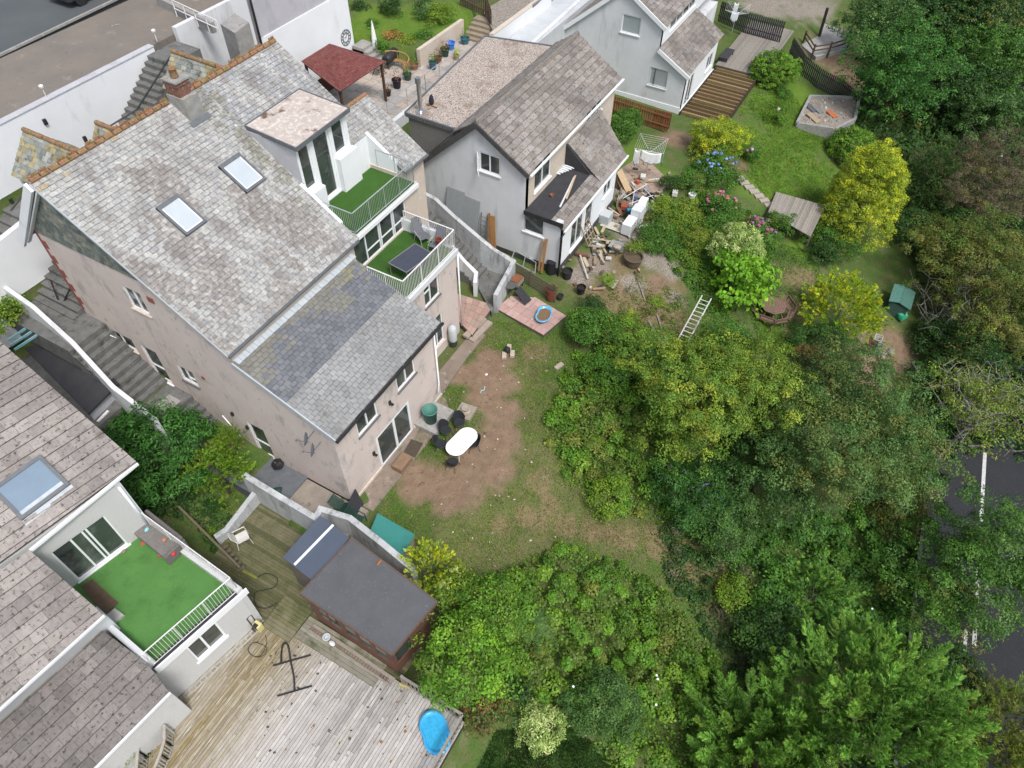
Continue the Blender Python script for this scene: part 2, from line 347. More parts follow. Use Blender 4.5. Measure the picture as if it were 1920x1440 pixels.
def crown(parent, c, r, key, leaf=.1, asp=.6, cover=1.6, clump=.38, seed=1, style='leaf', two=None, mixf=.2, name='crown', rag=.32, bottom=-.35, maxn=60000, cone=0.0, droop=0.0):
    R = np.random.default_rng(seed); c = np.array(c); r = np.array(r); area = 2.6*math.pi*((r[0]*r[1]+r[0]*r[2]+r[1]*r[2])/3)
    n = int(min(maxn, cover*(2.2 if style in ('plume', 'bough') and leaf < .125 else 1)*area/(leaf*leaf*asp*.5))); nc = max(12, int(area*1.3/(clump*clump*1.5)))
    D = unit(nc*2, R); D = D[D[:, 2] > bottom][:nc]; nc = len(D)
    ph = R.uniform(0, 6.28, 6); lob = 1+rag*.55*(np.sin(D[:, 0]*4.2+ph[0])*np.cos(D[:, 1]*3.7+ph[1])+np.sin(D[:, 2]*5.1+D[:, 0]*2.4+ph[2]))+rag*.6*R.uniform(-1, .8, nc)
    inner = R.random(nc) < .25; f = np.where(inner, R.uniform(.35, .75, nc), R.uniform(.82, 1.0, nc)); Q = D*(f*lob)[:, None]
    if cone: k = 1-cone*np.clip((Q[:, 2]+.6)/1.6, 0, 1); Q[:, :2] *= k[:, None]
    Q = c+Q*r
    cl = R.integers(0, nc, n); cr = clump*R.uniform(.6, 1.3, nc)
    G = unit(n, R); G[:, 2] = np.abs(G[:, 2])*1.1-.25; P = Q[cl]+G*np.array([1, 1, .72])*(cr[cl]*R.uniform(.45, 1.05, n)**.7)[:, None]
    out = D[cl]*.55+np.array([0, 0, .75])
    if style == 'leaf':
        Nn = D[cl]*.3+G*.7+np.array([0, 0, .5])+R.normal(size=(n, 3))*.42; T = np.cross(Nn, unit(n, R))+np.array([0, 0, -droop]); L = leaf*R.uniform(.7, 1.25, n); Wd = L*asp
    elif style == 'plume':
        ax = out/np.linalg.norm(out, axis=1, keepdims=True)+R.normal(size=(nc, 3))[cl]*.35; m_ = max(1, n//30); sp = R.integers(0, m_, n); spd = R.normal(size=(m_, 3))*.5
        scl = R.integers(0, nc, m_); cl = scl[sp]; sax = D[cl]*.6+np.array([0, 0, .55])+R.normal(size=(nc, 3))[cl]*.22+spd[sp]; sax /= np.linalg.norm(sax, axis=1, keepdims=True)
        so = Q[scl]+R.normal(size=(m_, 3))*clump*.5; tt = R.random(n); ln = leaf*6.5*R.uniform(.6, 1.4, m_)[sp]
        P = so[sp]+sax*(tt*ln)[:, None]+np.array([0, 0, -.25])*(tt**2*ln)[:, None]; sd = np.cross(sax, np.array([0, 0, 1.]))*R.choice([-1, 1], n)[:, None]; T = sax+sd*.75+R.normal(size=(n, 3))*.2; Nn = np.array([0, 0, 1.])+R.normal(size=(n, 3))*.5; L = leaf*1.9*(1.15-.8*tt)*R.uniform(.8, 1.2, n); Wd = np.full(n, leaf*.22)
    elif style == 'bough':
        nb = max(26, int(area/(clump*clump*.42))); Db = unit(nb*3, R); Db = Db[Db[:, 2] > bottom][:nb]; nb = len(Db); fb = np.where(R.random(nb) < .3, R.uniform(.35, .6, nb), R.uniform(.66, .86, nb)); Qb = c+Db*(fb*(1+rag*R.uniform(-.8, .6, nb)))[:, None]*r
        ab = Db*.8+np.array([0, 0, .5])+R.normal(size=(nb, 3))*.22; ab /= np.linalg.norm(ab, axis=1, keepdims=True); lb = clump*1.7*R.uniform(.7, 1.3, nb)
        m_ = max(1, n//26); sb = R.integers(0, nb, m_); ts = R.random(m_)**.8; so = Qb[sb]+ab[sb]*(lb[sb]*ts*.85)[:, None]; pr = R.normal(size=(m_, 3)); pr -= ab[sb]*(pr*ab[sb]).sum(1, keepdims=True); pr /= np.linalg.norm(pr, axis=1, keepdims=True)
        sx = ab[sb]+pr*(.95*(1.05-.75*ts))[:, None]; sx /= np.linalg.norm(sx, axis=1, keepdims=True); ls = clump*.62*(1.15-.6*ts)*R.uniform(.7, 1.2, m_)
        sp = R.integers(0, m_, n); cl = sb[sp]; tt = R.random(n); sax = sx[sp]; P = so[sp]+sax*(tt*ls[sp])[:, None]-np.array([0, 0, .16])*(tt**2*ls[sp])[:, None]; sd = np.cross(sax, np.array([0, 0, 1.])+R.normal(size=(m_, 3))[sp]*.3)*R.choice([-1, 1], n)[:, None]
        T = sax+sd*.6+R.normal(size=(n, 3))*.15; Nn = np.array([0, 0, 1.])+pr[sp]*.5+R.normal(size=(n, 3))*.4; L = leaf*1.6*(1.15-.75*tt)*R.uniform(.8, 1.2, n); Wd = np.full(n, leaf*.24); tt = tt*.5+ts[sp]*.5
    col = palette(key, cl, R, two=two, mixf=mixf)
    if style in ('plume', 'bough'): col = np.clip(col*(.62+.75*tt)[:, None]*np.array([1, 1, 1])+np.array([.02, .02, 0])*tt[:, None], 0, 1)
    return leaves_obj(name, P, T, Nn, L, Wd, col, parent)
def trunk(parent, base, top, r, seed, limbs=6, spread=1.0, mat='bark', name='trunk'):
    R = random.Random(seed); m = MB(); base = Vector(base); top = Vector(top); H = (top-base).length
    pts = [base+(top-base)*t+Vector((R.uniform(-.08, .08), R.uniform(-.08, .08), 0))*H*.3*(t > 0) for t in (0, .35, .7, 1)]; m.tube(pts, [r, r*.8, r*.55, r*.25], 7)
    for i in range(limbs):
        t = R.uniform(.35, .85); s_ = base.lerp(top, t); a = i*2.4+R.random(); e = s_+Vector((math.cos(a)*spread, math.sin(a)*spread, R.uniform(.2, .7)*spread)); md = s_.lerp(e, .5)+Vector((0, 0, .15*spread)); m.tube([s_, md, e], [r*.45, r*.3, r*.1], 5)
    return m.build(name, mat, parent)
def mpp(p): return (p-CC).dot(CF)/FPX      # metres per photo pixel at a point
VN = [100]
def plant(name, label, cat, x, y, rpx, hc, key, ratio=(1, 1, .8), leaf=.1, asp=.6, cover=1.5, clump=.38, style='leaf', two=None, mixf=.2, group=None, tr=.08, rag=.3, cone=0, maxn=60000, mat='bark', z=None, droop=0.0, part='crown', bottom=-.35):
    VN[0] += 1; c = PT(x, y, hc) if z is None else PZ(x, y, z+hc); s_ = mpp(c); gz_ = float(hgt(c.x, c.y)) if z is None else z
    r = [rpx*s_*q for q in ratio]; o = thing(name, label, cat, (c.x, c.y, gz_), group)
    crown(o, c, r, key, leaf, asp, cover, clump, VN[0], style, two, mixf, part, rag, cone=cone, maxn=maxn, droop=droop, bottom=bottom)
    if tr: trunk(o, (c.x, c.y, gz_-.2), (c.x, c.y, c.z+r[2]*.3), tr, VN[0], 6, r[0]*.6, mat)
    return o
def leafblob(parent, c, rx, ry, rz, n, leaf, key):
    VN[0] += 1; R = np.random.default_rng(VN[0]); D = unit(n, R); P = np.array(c)+D*np.array([rx, ry, rz])*R.uniform(.4, 1, (n, 1)); Nn = D+np.array([0, 0, .6])+R.normal(size=(n, 3))*.4; T = np.cross(Nn, unit(n, R))
    return leaves_obj('foliage', P, T, Nn, leaf*R.uniform(.7, 1.3, n), leaf*.6, palette(key, R.integers(0, 6, n), R), parent)
def inpoly(px_, py_, poly):
    r = np.zeros(len(px_), bool); j = len(poly)-1
    for i in range(len(poly)):
        xi, yi = poly[i]; xj, yj = poly[j]; c = ((yi > py_) != (yj > py_)) & (px_ < (xj-xi)*(py_-yi)/((yj-yi) or 1e-9)+xi); r ^= c; j = i
    return r
def patch(name, label, cat, pts, hmax, key, leaf=.1, asp=.7, cover=2.2, up=.3, two=None, mixf=.2, seed=1, bump_s=1.3, stuff=True, maxn=120000, lo=.35, tall=0.0):
    """bramble or undergrowth: leaves over a humped surface following the ground"""
    R = np.random.default_rng(seed); W2 = [PT(x, y, up) for x, y in pts]; poly = [(p.x, p.y) for p in W2]; xs = [p[0] for p in poly]; ys = [p[1] for p in poly]
    ar = abs(sum(poly[i][0]*poly[(i+1) % len(poly)][1]-poly[(i+1) % len(poly)][0]*poly[i][1] for i in range(len(poly))))/2
    n = int(min(maxn, cover*ar/(leaf*leaf*asp*.5))); bb = (max(xs)-min(xs))*(max(ys)-min(ys)); k = int(n*bb/ar*1.05)
    x = R.uniform(min(xs), max(xs), k); y = R.uniform(min(ys), max(ys), k); wob = .5*(vnoise(x, y, .8, seed+3)-.5); wob2 = .5*(vnoise(x, y, .8, seed+4)-.5); m_ = inpoly(x+wob*1.6, y+wob2*1.6, poly); x, y = x[m_], y[m_]; n = len(x)
    # distance to the outline for a rounded edge
    dmin = np.full(n, 1e9)
    for i in range(len(poly)):
        a = np.array(poly[i]); b = np.array(poly[(i+1) % len(poly)]); ab = b-a; t = np.clip(((x-a[0])*ab[0]+(y-a[1])*ab[1])/(ab@ab), 0, 1); dmin = np.minimum(dmin, np.hypot(x-a[0]-t*ab[0], y-a[1]-t*ab[1]))
    # leaves gathered on many small overlapping domes, so the cover is lumpy with deep gaps
    hmf = lambda a, b: lo+(1-lo)*(.6*vnoise(a, b, bump_s, seed)+.4*vnoise(a, b, bump_s*.45, seed+1))
    keep = R.random(n) < .5*leaf/.12; nd = max(20, int(ar*3.2)); sel = R.integers(0, n, nd); dx, dy, dd = x[sel], y[sel], dmin[sel]
    ed = np.clip(dd/.9, .15, 1)**.6; rad = R.uniform(.16, .46, nd)*(.6+.4*ed); Hd = hmax*hmf(dx, dy)*ed*R.uniform(.7, 1.12, nd); k_ = R.integers(0, nd, n); D = unit(n, R); D[:, 2] = np.abs(D[:, 2])*1.1-.15
    rr_ = rad[k_]*R.uniform(.75, 1.12, n); Px = dx[k_]+D[:, 0]*rr_; Py = dy[k_]+D[:, 1]*rr_; Pz = hgt(dx, dy)[k_]+Hd[k_]-rad[k_]*.5+D[:, 2]*rr_*.8; Pz = np.maximum(Pz, hgt(Px, Py)+.02)
    Nn = D*.8+np.array([0, 0, .7])+R.normal(size=(n, 3))*.42; T = np.cross(Nn, unit(n, R)); L = leaf*R.uniform(.55, 1.45, n)
    nl = n//4; x2, y2 = x[:nl], y[:nl]; z2 = hgt(x2, y2)+.04+hmax*.35*R.random(nl)*np.clip(dmin[:nl]/.8, .1, 1); N2 = np.array([0, 0, 1.])+R.normal(size=(nl, 3))*.5; T2 = np.cross(N2, unit(nl, R))
    Pa = np.concatenate([np.stack([Px, Py, Pz], 1), np.stack([x2, y2, z2], 1)]); cl = np.concatenate([k_ % 1500, R.integers(0, 1500, nl)]); La = np.concatenate([L, leaf*R.uniform(.8, 1.4, nl)])
    ob = leaves_obj(name, Pa, np.concatenate([T, T2]), np.concatenate([Nn, N2]), La, La*asp, palette(key, cl, R, two=two, mixf=mixf)); return tag(ob, label, cat, kind='stuff' if stuff else None)
def flowers(parent, c, r, n, size, cols, seed, name='flower_heads', top=True):
    R = random.Random(seed); m = MB()
    for i in range(n):
        a = R.uniform(0, 6.28); ph = R.uniform(0, 1.2); d = Vector((math.sin(ph)*math.cos(a), math.sin(ph)*math.sin(a), math.cos(ph))); q = Vector(c)+Vector((d.x*r[0], d.y*r[1], d.z*r[2])); s_ = size*R.uniform(.7, 1.2); m.blob(q, s_, s_, s_*.8, 7, 5, .35, R.choice(cols))
    return m.build(name, 'plain', parent)
def fern(parent, c, n, L, key, seed, name='fronds'):
    R = np.random.default_rng(seed); P = []; T = []; Nn = []; S_ = []; cl = []
    for i in range(n):
        a = 2*math.pi*i/n+R.uniform(-.3, .3); d = np.array([math.cos(a), math.sin(a), 0]); l = L*R.uniform(.75, 1.15)
        for t in np.linspace(.08, 1, 16):
            q = np.array(c)+d*l*t+np.array([0, 0, l*(.75*t-.75*t*t*.95)]); 
            for s_ in (-1, 1): P.append(q); T.append(np.array([-d[1], d[0], 0])*s_+d*.4); Nn.append(np.array([0, 0, 1.])+R.normal(size=3)*.12); S_.append(l*.28*(1-t*.85)); cl.append(i)
    S_ = np.array(S_); return leaves_obj(name, np.array(P), np.array(T), np.array(Nn), S_, S_*.28, palette(key, np.array(cl), R), parent, fold=.03)
def fern_thing(x, y, rpx, key, label, hc=.3, n=12, name='fern', cat='fern', group=None):
    VN[0] += 1; c = PT(x, y, hc); o = thing(name, label, cat, (c.x, c.y, float(hgt(c.x, c.y))), group); fern(o, (c.x, c.y, c.z-.15), n, rpx*mpp(c), key, VN[0]); return o
def twigs(parent, c, r, n, seed, mat='grey_bark', name='bare_branches', th=.02, base=None):
    R = random.Random(seed); m = MB(); c = Vector(c); b0 = Vector(base) if base else c-Vector((0, 0, r[2]))
    for i in range(n):
        a = R.uniform(0, 6.28); ph = R.uniform(.1, 1.5); d = Vector((math.sin(ph)*math.cos(a)*r[0], math.sin(ph)*math.sin(a)*r[1], math.cos(ph)*r[2])); e = c+d*R.uniform(.7, 1.1); p = b0; pts = [p]; K = 6
        for k in range(1, K+1): q = b0.lerp(e, k/K)+Vector((R.uniform(-1, 1), R.uniform(-1, 1), R.uniform(-.5, .8)))*.12*r[0]; pts.append(q)
        m.tube(pts, [th*(1.6-1.3*k/K) for k in range(K+1)], 4, cap=False)
        for k in range(2, K+1):
            for w in range(2): f = pts[k]+Vector((R.uniform(-1, 1), R.uniform(-1, 1), R.uniform(-.3, .8)))*.3*r[0]; g = (pts[k]+f)/2+Vector((R.uniform(-1, 1), R.uniform(-1, 1), R.uniform(-1, 1)))*.05*r[0]; m.tube([pts[k], g, f], [th*.6, th*.4, th*.2], 3, cap=False)
    return m.build(name, mat, parent)
# ---------------------------------------------------------------- material library
mk('pink_render', (.60, .525, .48), (.54, .465, .43), .7, [((.40, .35, .32), 1.1, .60, .78, (1, 1, .35)), ((.63, .54, .50), 2.3, .62, .8), ((.27, .235, .22), 3.2, .61, .74, (1, 1, .6)), ((.40, .36, .335), 1.6, .56, .66, (1, 1, .45)), ((.42, .37, .33), .5, .6, .75, (1, 1, 2))], bump=.35, bscale=60)
mk('white_render', (.66, .67, .69), (.57, .585, .60), .8, [((.40, .405, .41), 1.1, .54, .78, (1.3, 1.3, .3)), ((.5, .5, .49), 5, .64, .8)], bump=.25, bscale=50)
mk('bright_white_render', (.76, .78, .80), (.70, .72, .74), .7, [((.52, .54, .54), 1.5, .62, .82, (1, 1, .25)), ((.6, .6, .6), 6, .66, .8)], bump=.2, bscale=50)
mk('grey_render', (.50, .50, .53), (.42, .42, .45), .5, [((.31, .31, .34), .9, .54, .75, (1, 1, .3)), ((.58, .58, .6), 3, .6, .8), ((.36, .35, .36), 30, .55, .7)], bump=.5, bscale=80)
mk('pebbledash', (.60, .60, .59), (.5, .5, .49), 25, [((.4, .4, .39), 1.3, .60, .8, (1, 1, .4)), ((.72, .72, .7), 60, .55, .7)], bump=.8, bscale=110)
mk('cream_render', (.58, .50, .42), (.5, .43, .36), 1.0, [((.66, .6, .52), 3, .55, .75), ((.36, .32, .27), 2, .62, .8, (1, 1, .4))], bump=.3)
mk('mossy_wall', (.50, .52, .53), (.38, .39, .40), 1.2, [((.15, .15, .145), 1.6, .52, .74, (1.6, 1.6, .3)), ((.13, .14, .08), 1.1, .60, .8)], bump=.4)
mk('plinth_black', (.05, .05, .05), (.09, .085, .08), 3, bump=.3)
mk('slate', (.96, .97, .965), (.81, .815, .81), 9, [((.50, .495, .475), 5, .50, .66), ((.27, .25, .235), 12, .54, .70), ((.62, .61, .59), 19, .63, .70), ((.13, .115, .10), 20, .56, .65), ((.155, .135, .125), 1.3, .46, .76, (1.6, .45, 1))], attr=True, bump=.5, bscale=45, rough=.82)
mk('slate_dark', (1, 1, 1), (.8, .8, .82), 5, [((.42, .41, .38), 22, .63, .72), ((.11, .11, .07), 3.5, .60, .75)], attr=True, bump=.4, bscale=45, rough=.7)
mk('concrete_tile', (1, 1, 1), (.75, .74, .73), 6, [((.055, .05, .045), 9, .56, .66), ((.5, .49, .45), 17, .66, .72), ((.13, .115, .10), 1.2, .58, .75)], attr=True, bump=.5, bscale=60, rough=.9)
mk('slate_hung', (1, 1, 1), (.6, .62, .6), 3, [((.08, .09, .07), 4, .55, .68), ((.32, .33, .30), 7, .6, .72)], attr=True, bump=.4, rough=.85)
mk('terracotta', (.33, .15, .10), (.26, .12, .08), 5, [((.24, .18, .07), 5, .42, .60), ((.12, .10, .05), 8, .50, .64), ((.34, .31, .27), 11, .58, .68)], bump=.6, bscale=30)
mk('brick_red', (.22, .105, .075), (.15, .08, .06), 6, [((.42, .38, .34), 9, .56, .66), ((.14, .07, .05), 14, .55, .65)], bump=.5)
mk('quoin_red', (.27, .09, .07), (.21, .08, .06), 4, bump=.3)
mk('chimney_render', (.33, .33, .32), (.22, .22, .21), 4, [((.28, .22, .10), 5, .56, .68), ((.5, .5, .48), 8, .58, .7)], bump=.5)
mk('upvc', (.78, .80, .81), (.74, .76, .77), 2, rough=.35, spec=.5)
mk('galv', (.50, .52, .54), (.42, .44, .46), 8, rough=.45, metal=.5)
mk('white_metal', (.74, .74, .74), (.62, .60, .58), 8, rough=.4)
mk('black_plastic', (.022, .022, .024), (.035, .035, .036), 4, rough=.45)
mk('black_felt', (.035, .036, .04), (.05, .05, .055), 2, [((.12, .12, .12), 20, .68, .75)], rough=.9)
mk('glass', (.03, .04, .042), (.07, .08, .072), .9, [((.15, .165, .16), .8, .56, .70), ((.015, .018, .018), 1.3, .56, .68)], rough=.04, spec=.9)  # pale and dark patches paint in broad reflections and hints of the interior
mk('skylight_glass', (.46, .50, .53), (.40, .45, .49), 1.5, [((.6, .62, .64), 3, .66, .72)], rough=.3, spec=.5)
mk('dark_room', (.03, .028, .025), (.05, .045, .04), 2)
mk('grey_blind', (.34, .38, .38), (.30, .34, .34), 2)
mk('flashing', (.46, .50, .53), (.36, .40, .43), 5, rough=.5)
mk('lead_grey', (.10, .11, .125), (.14, .15, .16), 5, rough=.55)
mk('felt_patchy', (.50, .44, .40), (.42, .36, .32), 2.5, [((.62, .56, .52), 6, .50, .62), ((.15, .10, .07), 1.1, .57, .64), ((.20, .13, .09), 14, .62, .7), ((.5, .33, .2), 2.5, .66, .75)], bump=.3)
mk('chippings', (.44, .375, .33), (.27, .225, .19), 9, [((.66, .6, .55), 13, .54, .60), ((.10, .08, .065), 11, .54, .60), ((.17, .12, .08), .8, .54, .72), ((.58, .52, .47), 21, .58, .64)], bump=.9, bscale=40)
mk('fake_turf', (.07, .185, .045), (.095, .235, .06), 1.0, [((.045, .12, .028), 1.4, .52, .8), ((.12, .27, .08), 45, .54, .66), ((.05, .13, .03), 30, .56, .68)], bump=.7, bscale=120, rough=.95)
mk('fake_turf_dark', (.045, .12, .018), (.03, .085, .012), 1.8, [((.07, .17, .03), 60, .55, .7)], bump=.7, bscale=120, rough=.95)
mk('plank', (.97, .97, .96), (.78, .765, .74), 3, [((.33, .28, .16), 1.1, .62, .78, (.3, 3, 1)), ((.12, .11, .09), 3.0, .62, .74, (.5, 4, 1)), ((.72, .68, .64), 4, .56, .7, (.4, 8, 1))], attr=True, bump=.4, bscale=30, rough=.9)
mk('plank_green', (1, 1, 1), (.7, .75, .6), 3, [((.07, .08, .03), 2.0, .5, .7), ((.20, .19, .15), 5, .6, .72)], attr=True, bump=.4, rough=.9)
mk('wood_any', (1, 1, 1), (.72, .7, .68), 9, attr=True, bump=.4, bscale=30, rough=.85)
mk('plain', (1, 1, 1), (.88, .88, .88), 6, attr=True, rough=.6)
mk('shiny', (1, 1, 1), (.93, .93, .93), 4, attr=True, rough=.3, spec=.5)
mk('concrete', (.34, .33, .31), (.26, .25, .235), 2, [((.44, .43, .41), 7, .56, .7), ((.13, .13, .10), 3, .60, .74)], bump=.4)
mk('step_concrete', (.17, .17, .165), (.11, .11, .105), 2.5, [((.055, .06, .035), 3, .54, .7), ((.26, .25, .24), 7, .6, .72)], bump=.4)
mk('parking_concrete', (.21, .18, .15), (.16, .145, .13), .5, [((.26, .24, .21), 1.3, .58, .72), ((.11, .105, .10), 6, .6, .74), ((.5, .48, .45), 1.0, .70, .715)], bump=.2)
mk('asphalt', (.026, .028, .032), (.020, .022, .026), .6, [((.09, .09, .095), 50, .55, .7)], bump=.3, bscale=80, rough=.85)
mk('upper_asphalt', (.095, .105, .11), (.075, .085, .09), .4, [((.14, .14, .145), 50, .55, .7)], bump=.3, bscale=80)
mk('road_paint', (.62, .62, .6), (.42, .42, .41), 6)
mk('pink_slab', (1, 1, 1), (.8, .8, .8), 4, [((.16, .13, .10), 3, .6, .74)], attr=True, bump=.3)
mk('soil', (.17, .105, .07), (.12, .075, .05), 1.2, [((.25, .18, .13), 3, .56, .7)], bump=.8)
mk('rubble', (.30, .27, .23), (.18, .15, .12), 6, [((.5, .48, .45), 12, .56, .64), ((.08, .07, .05), 9, .58, .66)], bump=1, bscale=25)
mk('bark', (.12, .095, .07), (.07, .055, .04), 6, bump=.7)
mk('grey_bark', (.25, .235, .21), (.16, .15, .13), 6, bump=.5)
def leafmat(name, trans=.3, rough=.5):
    m = mk(name, (1, 1, 1), (.8, .8, .8), 1.5, attr=True, rough=rough, trans=trans, spec=.25)
leafmat('leaf')
# ---------------------------------------------------------------- ground
def axis(segs):
    out = []
    for a, b, st in segs: out += list(np.arange(a, b-1e-6, st))
    return np.array(out+[segs[-1][1]])
gx = axis([(-420, -60, 40), (-60, -6, 3), (-6, 8, .5), (8, 36, .17), (36, 70, .4), (70, 120, 5), (120, 420, 50)])
gy = axis([(-420, -60, 40), (-60, -18, 3), (-18, -9, .5), (-9, 13.6, .17), (13.6, 29, .4), (29, 31.6, .1), (31.6, 50, .6), (50, 110, 6), (110, 420, 50)])
X, Y = np.meshgrid(gx, gy); Zt = hgt(X, Y)
ny, nx = X.shape
me = bpy.data.meshes.new('ground')
idx = np.arange(nx*ny).reshape(ny, nx)
quads = np.stack([idx[:-1, :-1], idx[:-1, 1:], idx[1:, 1:], idx[1:, :-1]], -1).reshape(-1, 4)
def vnoise(x, y, s, seed=0):
    r = np.random.default_rng(seed); tab = r.random((256, 256)); x = np.asarray(x)/s+1000; y = np.asarray(y)/s+1000
    xi = np.floor(x).astype(int); yi = np.floor(y).astype(int); fx = x-xi; fy = y-yi; fx = fx*fx*(3-2*fx); fy = fy*fy*(3-2*fy)
    g = lambda a, b: tab[a % 256, b % 256]
    return (g(xi, yi)*(1-fx)+g(xi+1, yi)*fx)*(1-fy)+(g(xi, yi+1)*(1-fx)+g(xi+1, yi+1)*fx)*fy
Zg = Zt+np.where((Y < 13) & (Y > -8), .05*(vnoise(X, Y, .5, 3)-.5), 0)
np_mesh(me, np.stack([X, Y, Zg], -1).reshape(-1, 3), quads)
me.polygons.foreach_set('use_smooth', [True]*len(me.polygons))
def blobs(lst, nz=1.1):
    w = np.zeros_like(X)
    for a, b, r in lst:
        p = PT(a, b); d = np.sqrt((X-p.x)**2+(Y-p.y)**2); w = np.maximum(w, np.clip(1.35-d/r, 0, 1))
    n = .5*vnoise(X, Y, 1.1, 5)+.3*vnoise(X, Y, .45, 6)+.2*vnoise(X, Y, .22, 8)
    return np.clip((w+(n-.5)*nz-.35)*2.2, 0, 1)
soil = blobs([(925, 675, 1.2), (900, 700, 1.3), (930, 720, 1.35), (938, 770, 1.35), (930, 820, 1.5), (890, 850, 1.6), (920, 880, 1.3), (865, 900, 1.6), (815, 905, 1.4), (835, 935, 1.1), (780, 920, 1.1), (860, 700, 1.0), (780, 890, 1.0), (905, 750, 1.2), (1640, 700, 2.4), (1680, 660, 2), (1560, 100, 3), (1600, 90, 2), (1590, 150, 2), (1380, 310, 1.2), (1270, 260, 1.5), (1235, 530, .9), (1165, 540, .8), (1215, 585, .8)], .7)
dry = blobs([(1010, 905, .8), (1035, 950, .8), (985, 965, .7), (1060, 985, .8), (1110, 995, .85), (1170, 1005, .9), (1020, 970, .7), (1140, 1000, .8), (1230, 1020, .9), (1300, 1060, 1.2), (940, 990, .7), (1370, 1110, 1.6), (1420, 1170, 1.4), (1500, 520, 1.5), (1490, 580, 1.0), (1470, 630, 1.0), (1200, 560, 2.6), (1150, 500, 2.2), (1120, 550, 2.0), (1240, 560, 2.2), (1260, 600, 1.6), (1180, 600, 1.5), (1150, 540, 2), (1000, 660, .8), (1170, 570, 1.5)])
lush = blobs([(1450, 200, 3), (1500, 250, 3.5), (1420, 280, 3), (1520, 330, 3), (1440, 340, 3), (1500, 200, 3), (1170, 300, 3), (1250, 330, 1.4), (740, 50, 3.5), (790, 40, 3), (840, 30, 3), (700, 30, 2), (1500, 470, 1.5), (1450, 630, 1.5)])
grav = blobs([(1110, 495, .9), (1090, 520, .9), (1130, 505, .8), (1180, 440, 1.2), (1160, 420, 1.0), (1220, 490, .8), (1200, 390, 1.2), (1250, 500, 1), (1270, 560, .8), (1190, 530, .9), (1160, 350, 1.0), (1500, 10, 4), (1440, 10, 3)])
dry = np.maximum(dry*.85, .34*blobs([(980, 700, 2), (1010, 780, 2), (990, 860, 2), (950, 950, 2.2), (1050, 950, 2.2), (900, 1020, 2.2), (1000, 1030, 2), (1150, 1000, 2), (820, 900, 2), (900, 640, 1.5)]))
for nm, arr in (('soil', soil), ('dry', dry), ('lush', lush), ('grav', grav)):
    at = me.attributes.new(nm, 'FLOAT', 'POINT'); at.data.foreach_set('value', arr.astype(np.float32).ravel())
gm = bpy.data.materials.new('ground_cover'); gm.use_nodes = True; t = gm.node_tree; N = t.nodes; L = t.links; P = N['Principled BSDF']
tc = N.new('ShaderNodeTexCoord')
def gn(s, lo, hi, d=6):
    n = N.new('ShaderNodeTexNoise'); n.inputs['Scale'].default_value = s; n.inputs['Detail'].default_value = d; n.inputs['Roughness'].default_value = .65; L.new(tc.outputs['Object'], n.inputs['Vector'])
    r = N.new('ShaderNodeMapRange'); r.inputs[1].default_value = lo; r.inputs[2].default_value = hi; L.new(n.outputs['Fac'], r.inputs[0]); return r.outputs[0]
def gmix(f, a, b):
    x = N.new('ShaderNodeMix'); x.data_type = 'RGBA'
    for sk, v in ((x.inputs[0], f), (x.inputs[6], a), (x.inputs[7], b)):
        if hasattr(v, 'links'): L.new(v, sk)
        else: sk.default_value = rgb(v)
    return x.outputs[2]
def at(n): a = N.new('ShaderNodeAttribute'); a.attribute_name = n; return a.outputs['Fac']
base = gmix(gn(1.3, .42, .7), (.075, .125, .03), (.14, .125, .065)); base = gmix(gn(9, .48, .68), base, (.05, .10, .022))
drc = gmix(gn(5, .4, .65), (.24, .175, .105), (.15, .12, .06)); base = gmix(at('dry'), base, drc)
lsh = gmix(gn(1.2, .4, .65), (.095, .18, .024), (.14, .205, .036)); lsh = gmix(gn(14, .5, .7), lsh, (.06, .11, .018)); base = gmix(at('lush'), base, lsh)
slc = gmix(gn(2.2, .35, .65), (.24, .17, .115), (.175, .12, .082)); slc = gmix(gn(20, .56, .68), slc, (.30, .22, .16)); slc = gmix(gn(4, .6, .7), slc, (.10, .07, .05)); base = gmix(at('soil'), base, slc)
grc = gmix(gn(14, .4, .6), (.30, .27, .23), (.16, .13, .10)); grc = gmix(gn(30, .58, .64), grc, (.5, .48, .45)); base = gmix(at('grav'), base, grc)
L.new(base, P.inputs['Base Color']); P.inputs['Roughness'].default_value = .95; P.inputs['Specular IOR Level'].default_value = .1
bp = N.new('ShaderNodeBump'); bp.inputs['Strength'].default_value = .8; bp.inputs['Distance'].default_value = .05
nn = N.new('ShaderNodeTexNoise'); nn.inputs['Scale'].default_value = 18; nn.inputs['Detail'].default_value = 6; L.new(tc.outputs['Object'], nn.inputs['Vector']); L.new(nn.outputs['Fac'], bp.inputs['Height']); L.new(bp.outputs[0], P.inputs['Normal'])
me.materials.append(gm); ground = struct(bpy.data.objects.new('ground', me)); COL.objects.link(ground)
def rd(s_, t_): return (26+s_*.9976-t_*.0698*-1*-1, -12.55+s_*.0698+t_*.9976)
def strip(mb, s0, s1, t0, t1, z0, z1): mb.prism([rd(s0, t0), rd(s1, t0), rd(s1, t1), rd(s0, t1)], z0, z1)
m_ = MB(); strip(m_, -300, 300, -3.7, 2.62, -6.3, -5.99); struct(m_.build('road', 'asphalt'))
m_ = MB(); strip(m_, -60, 90, 2.62, 2.78, -6.3, -5.87); struct(m_.build('kerb', 'step_concrete'))
mb = MB()
for i in range(-8, 14): strip(mb, i*7.0-5.5, i*7.0-.8, -.09, .09, -5.99, -5.984)
strip(mb, -6.6, -4.9, .3, .44, -5.99, -5.984)
struct(mb.build('road_marking', 'road_paint'))
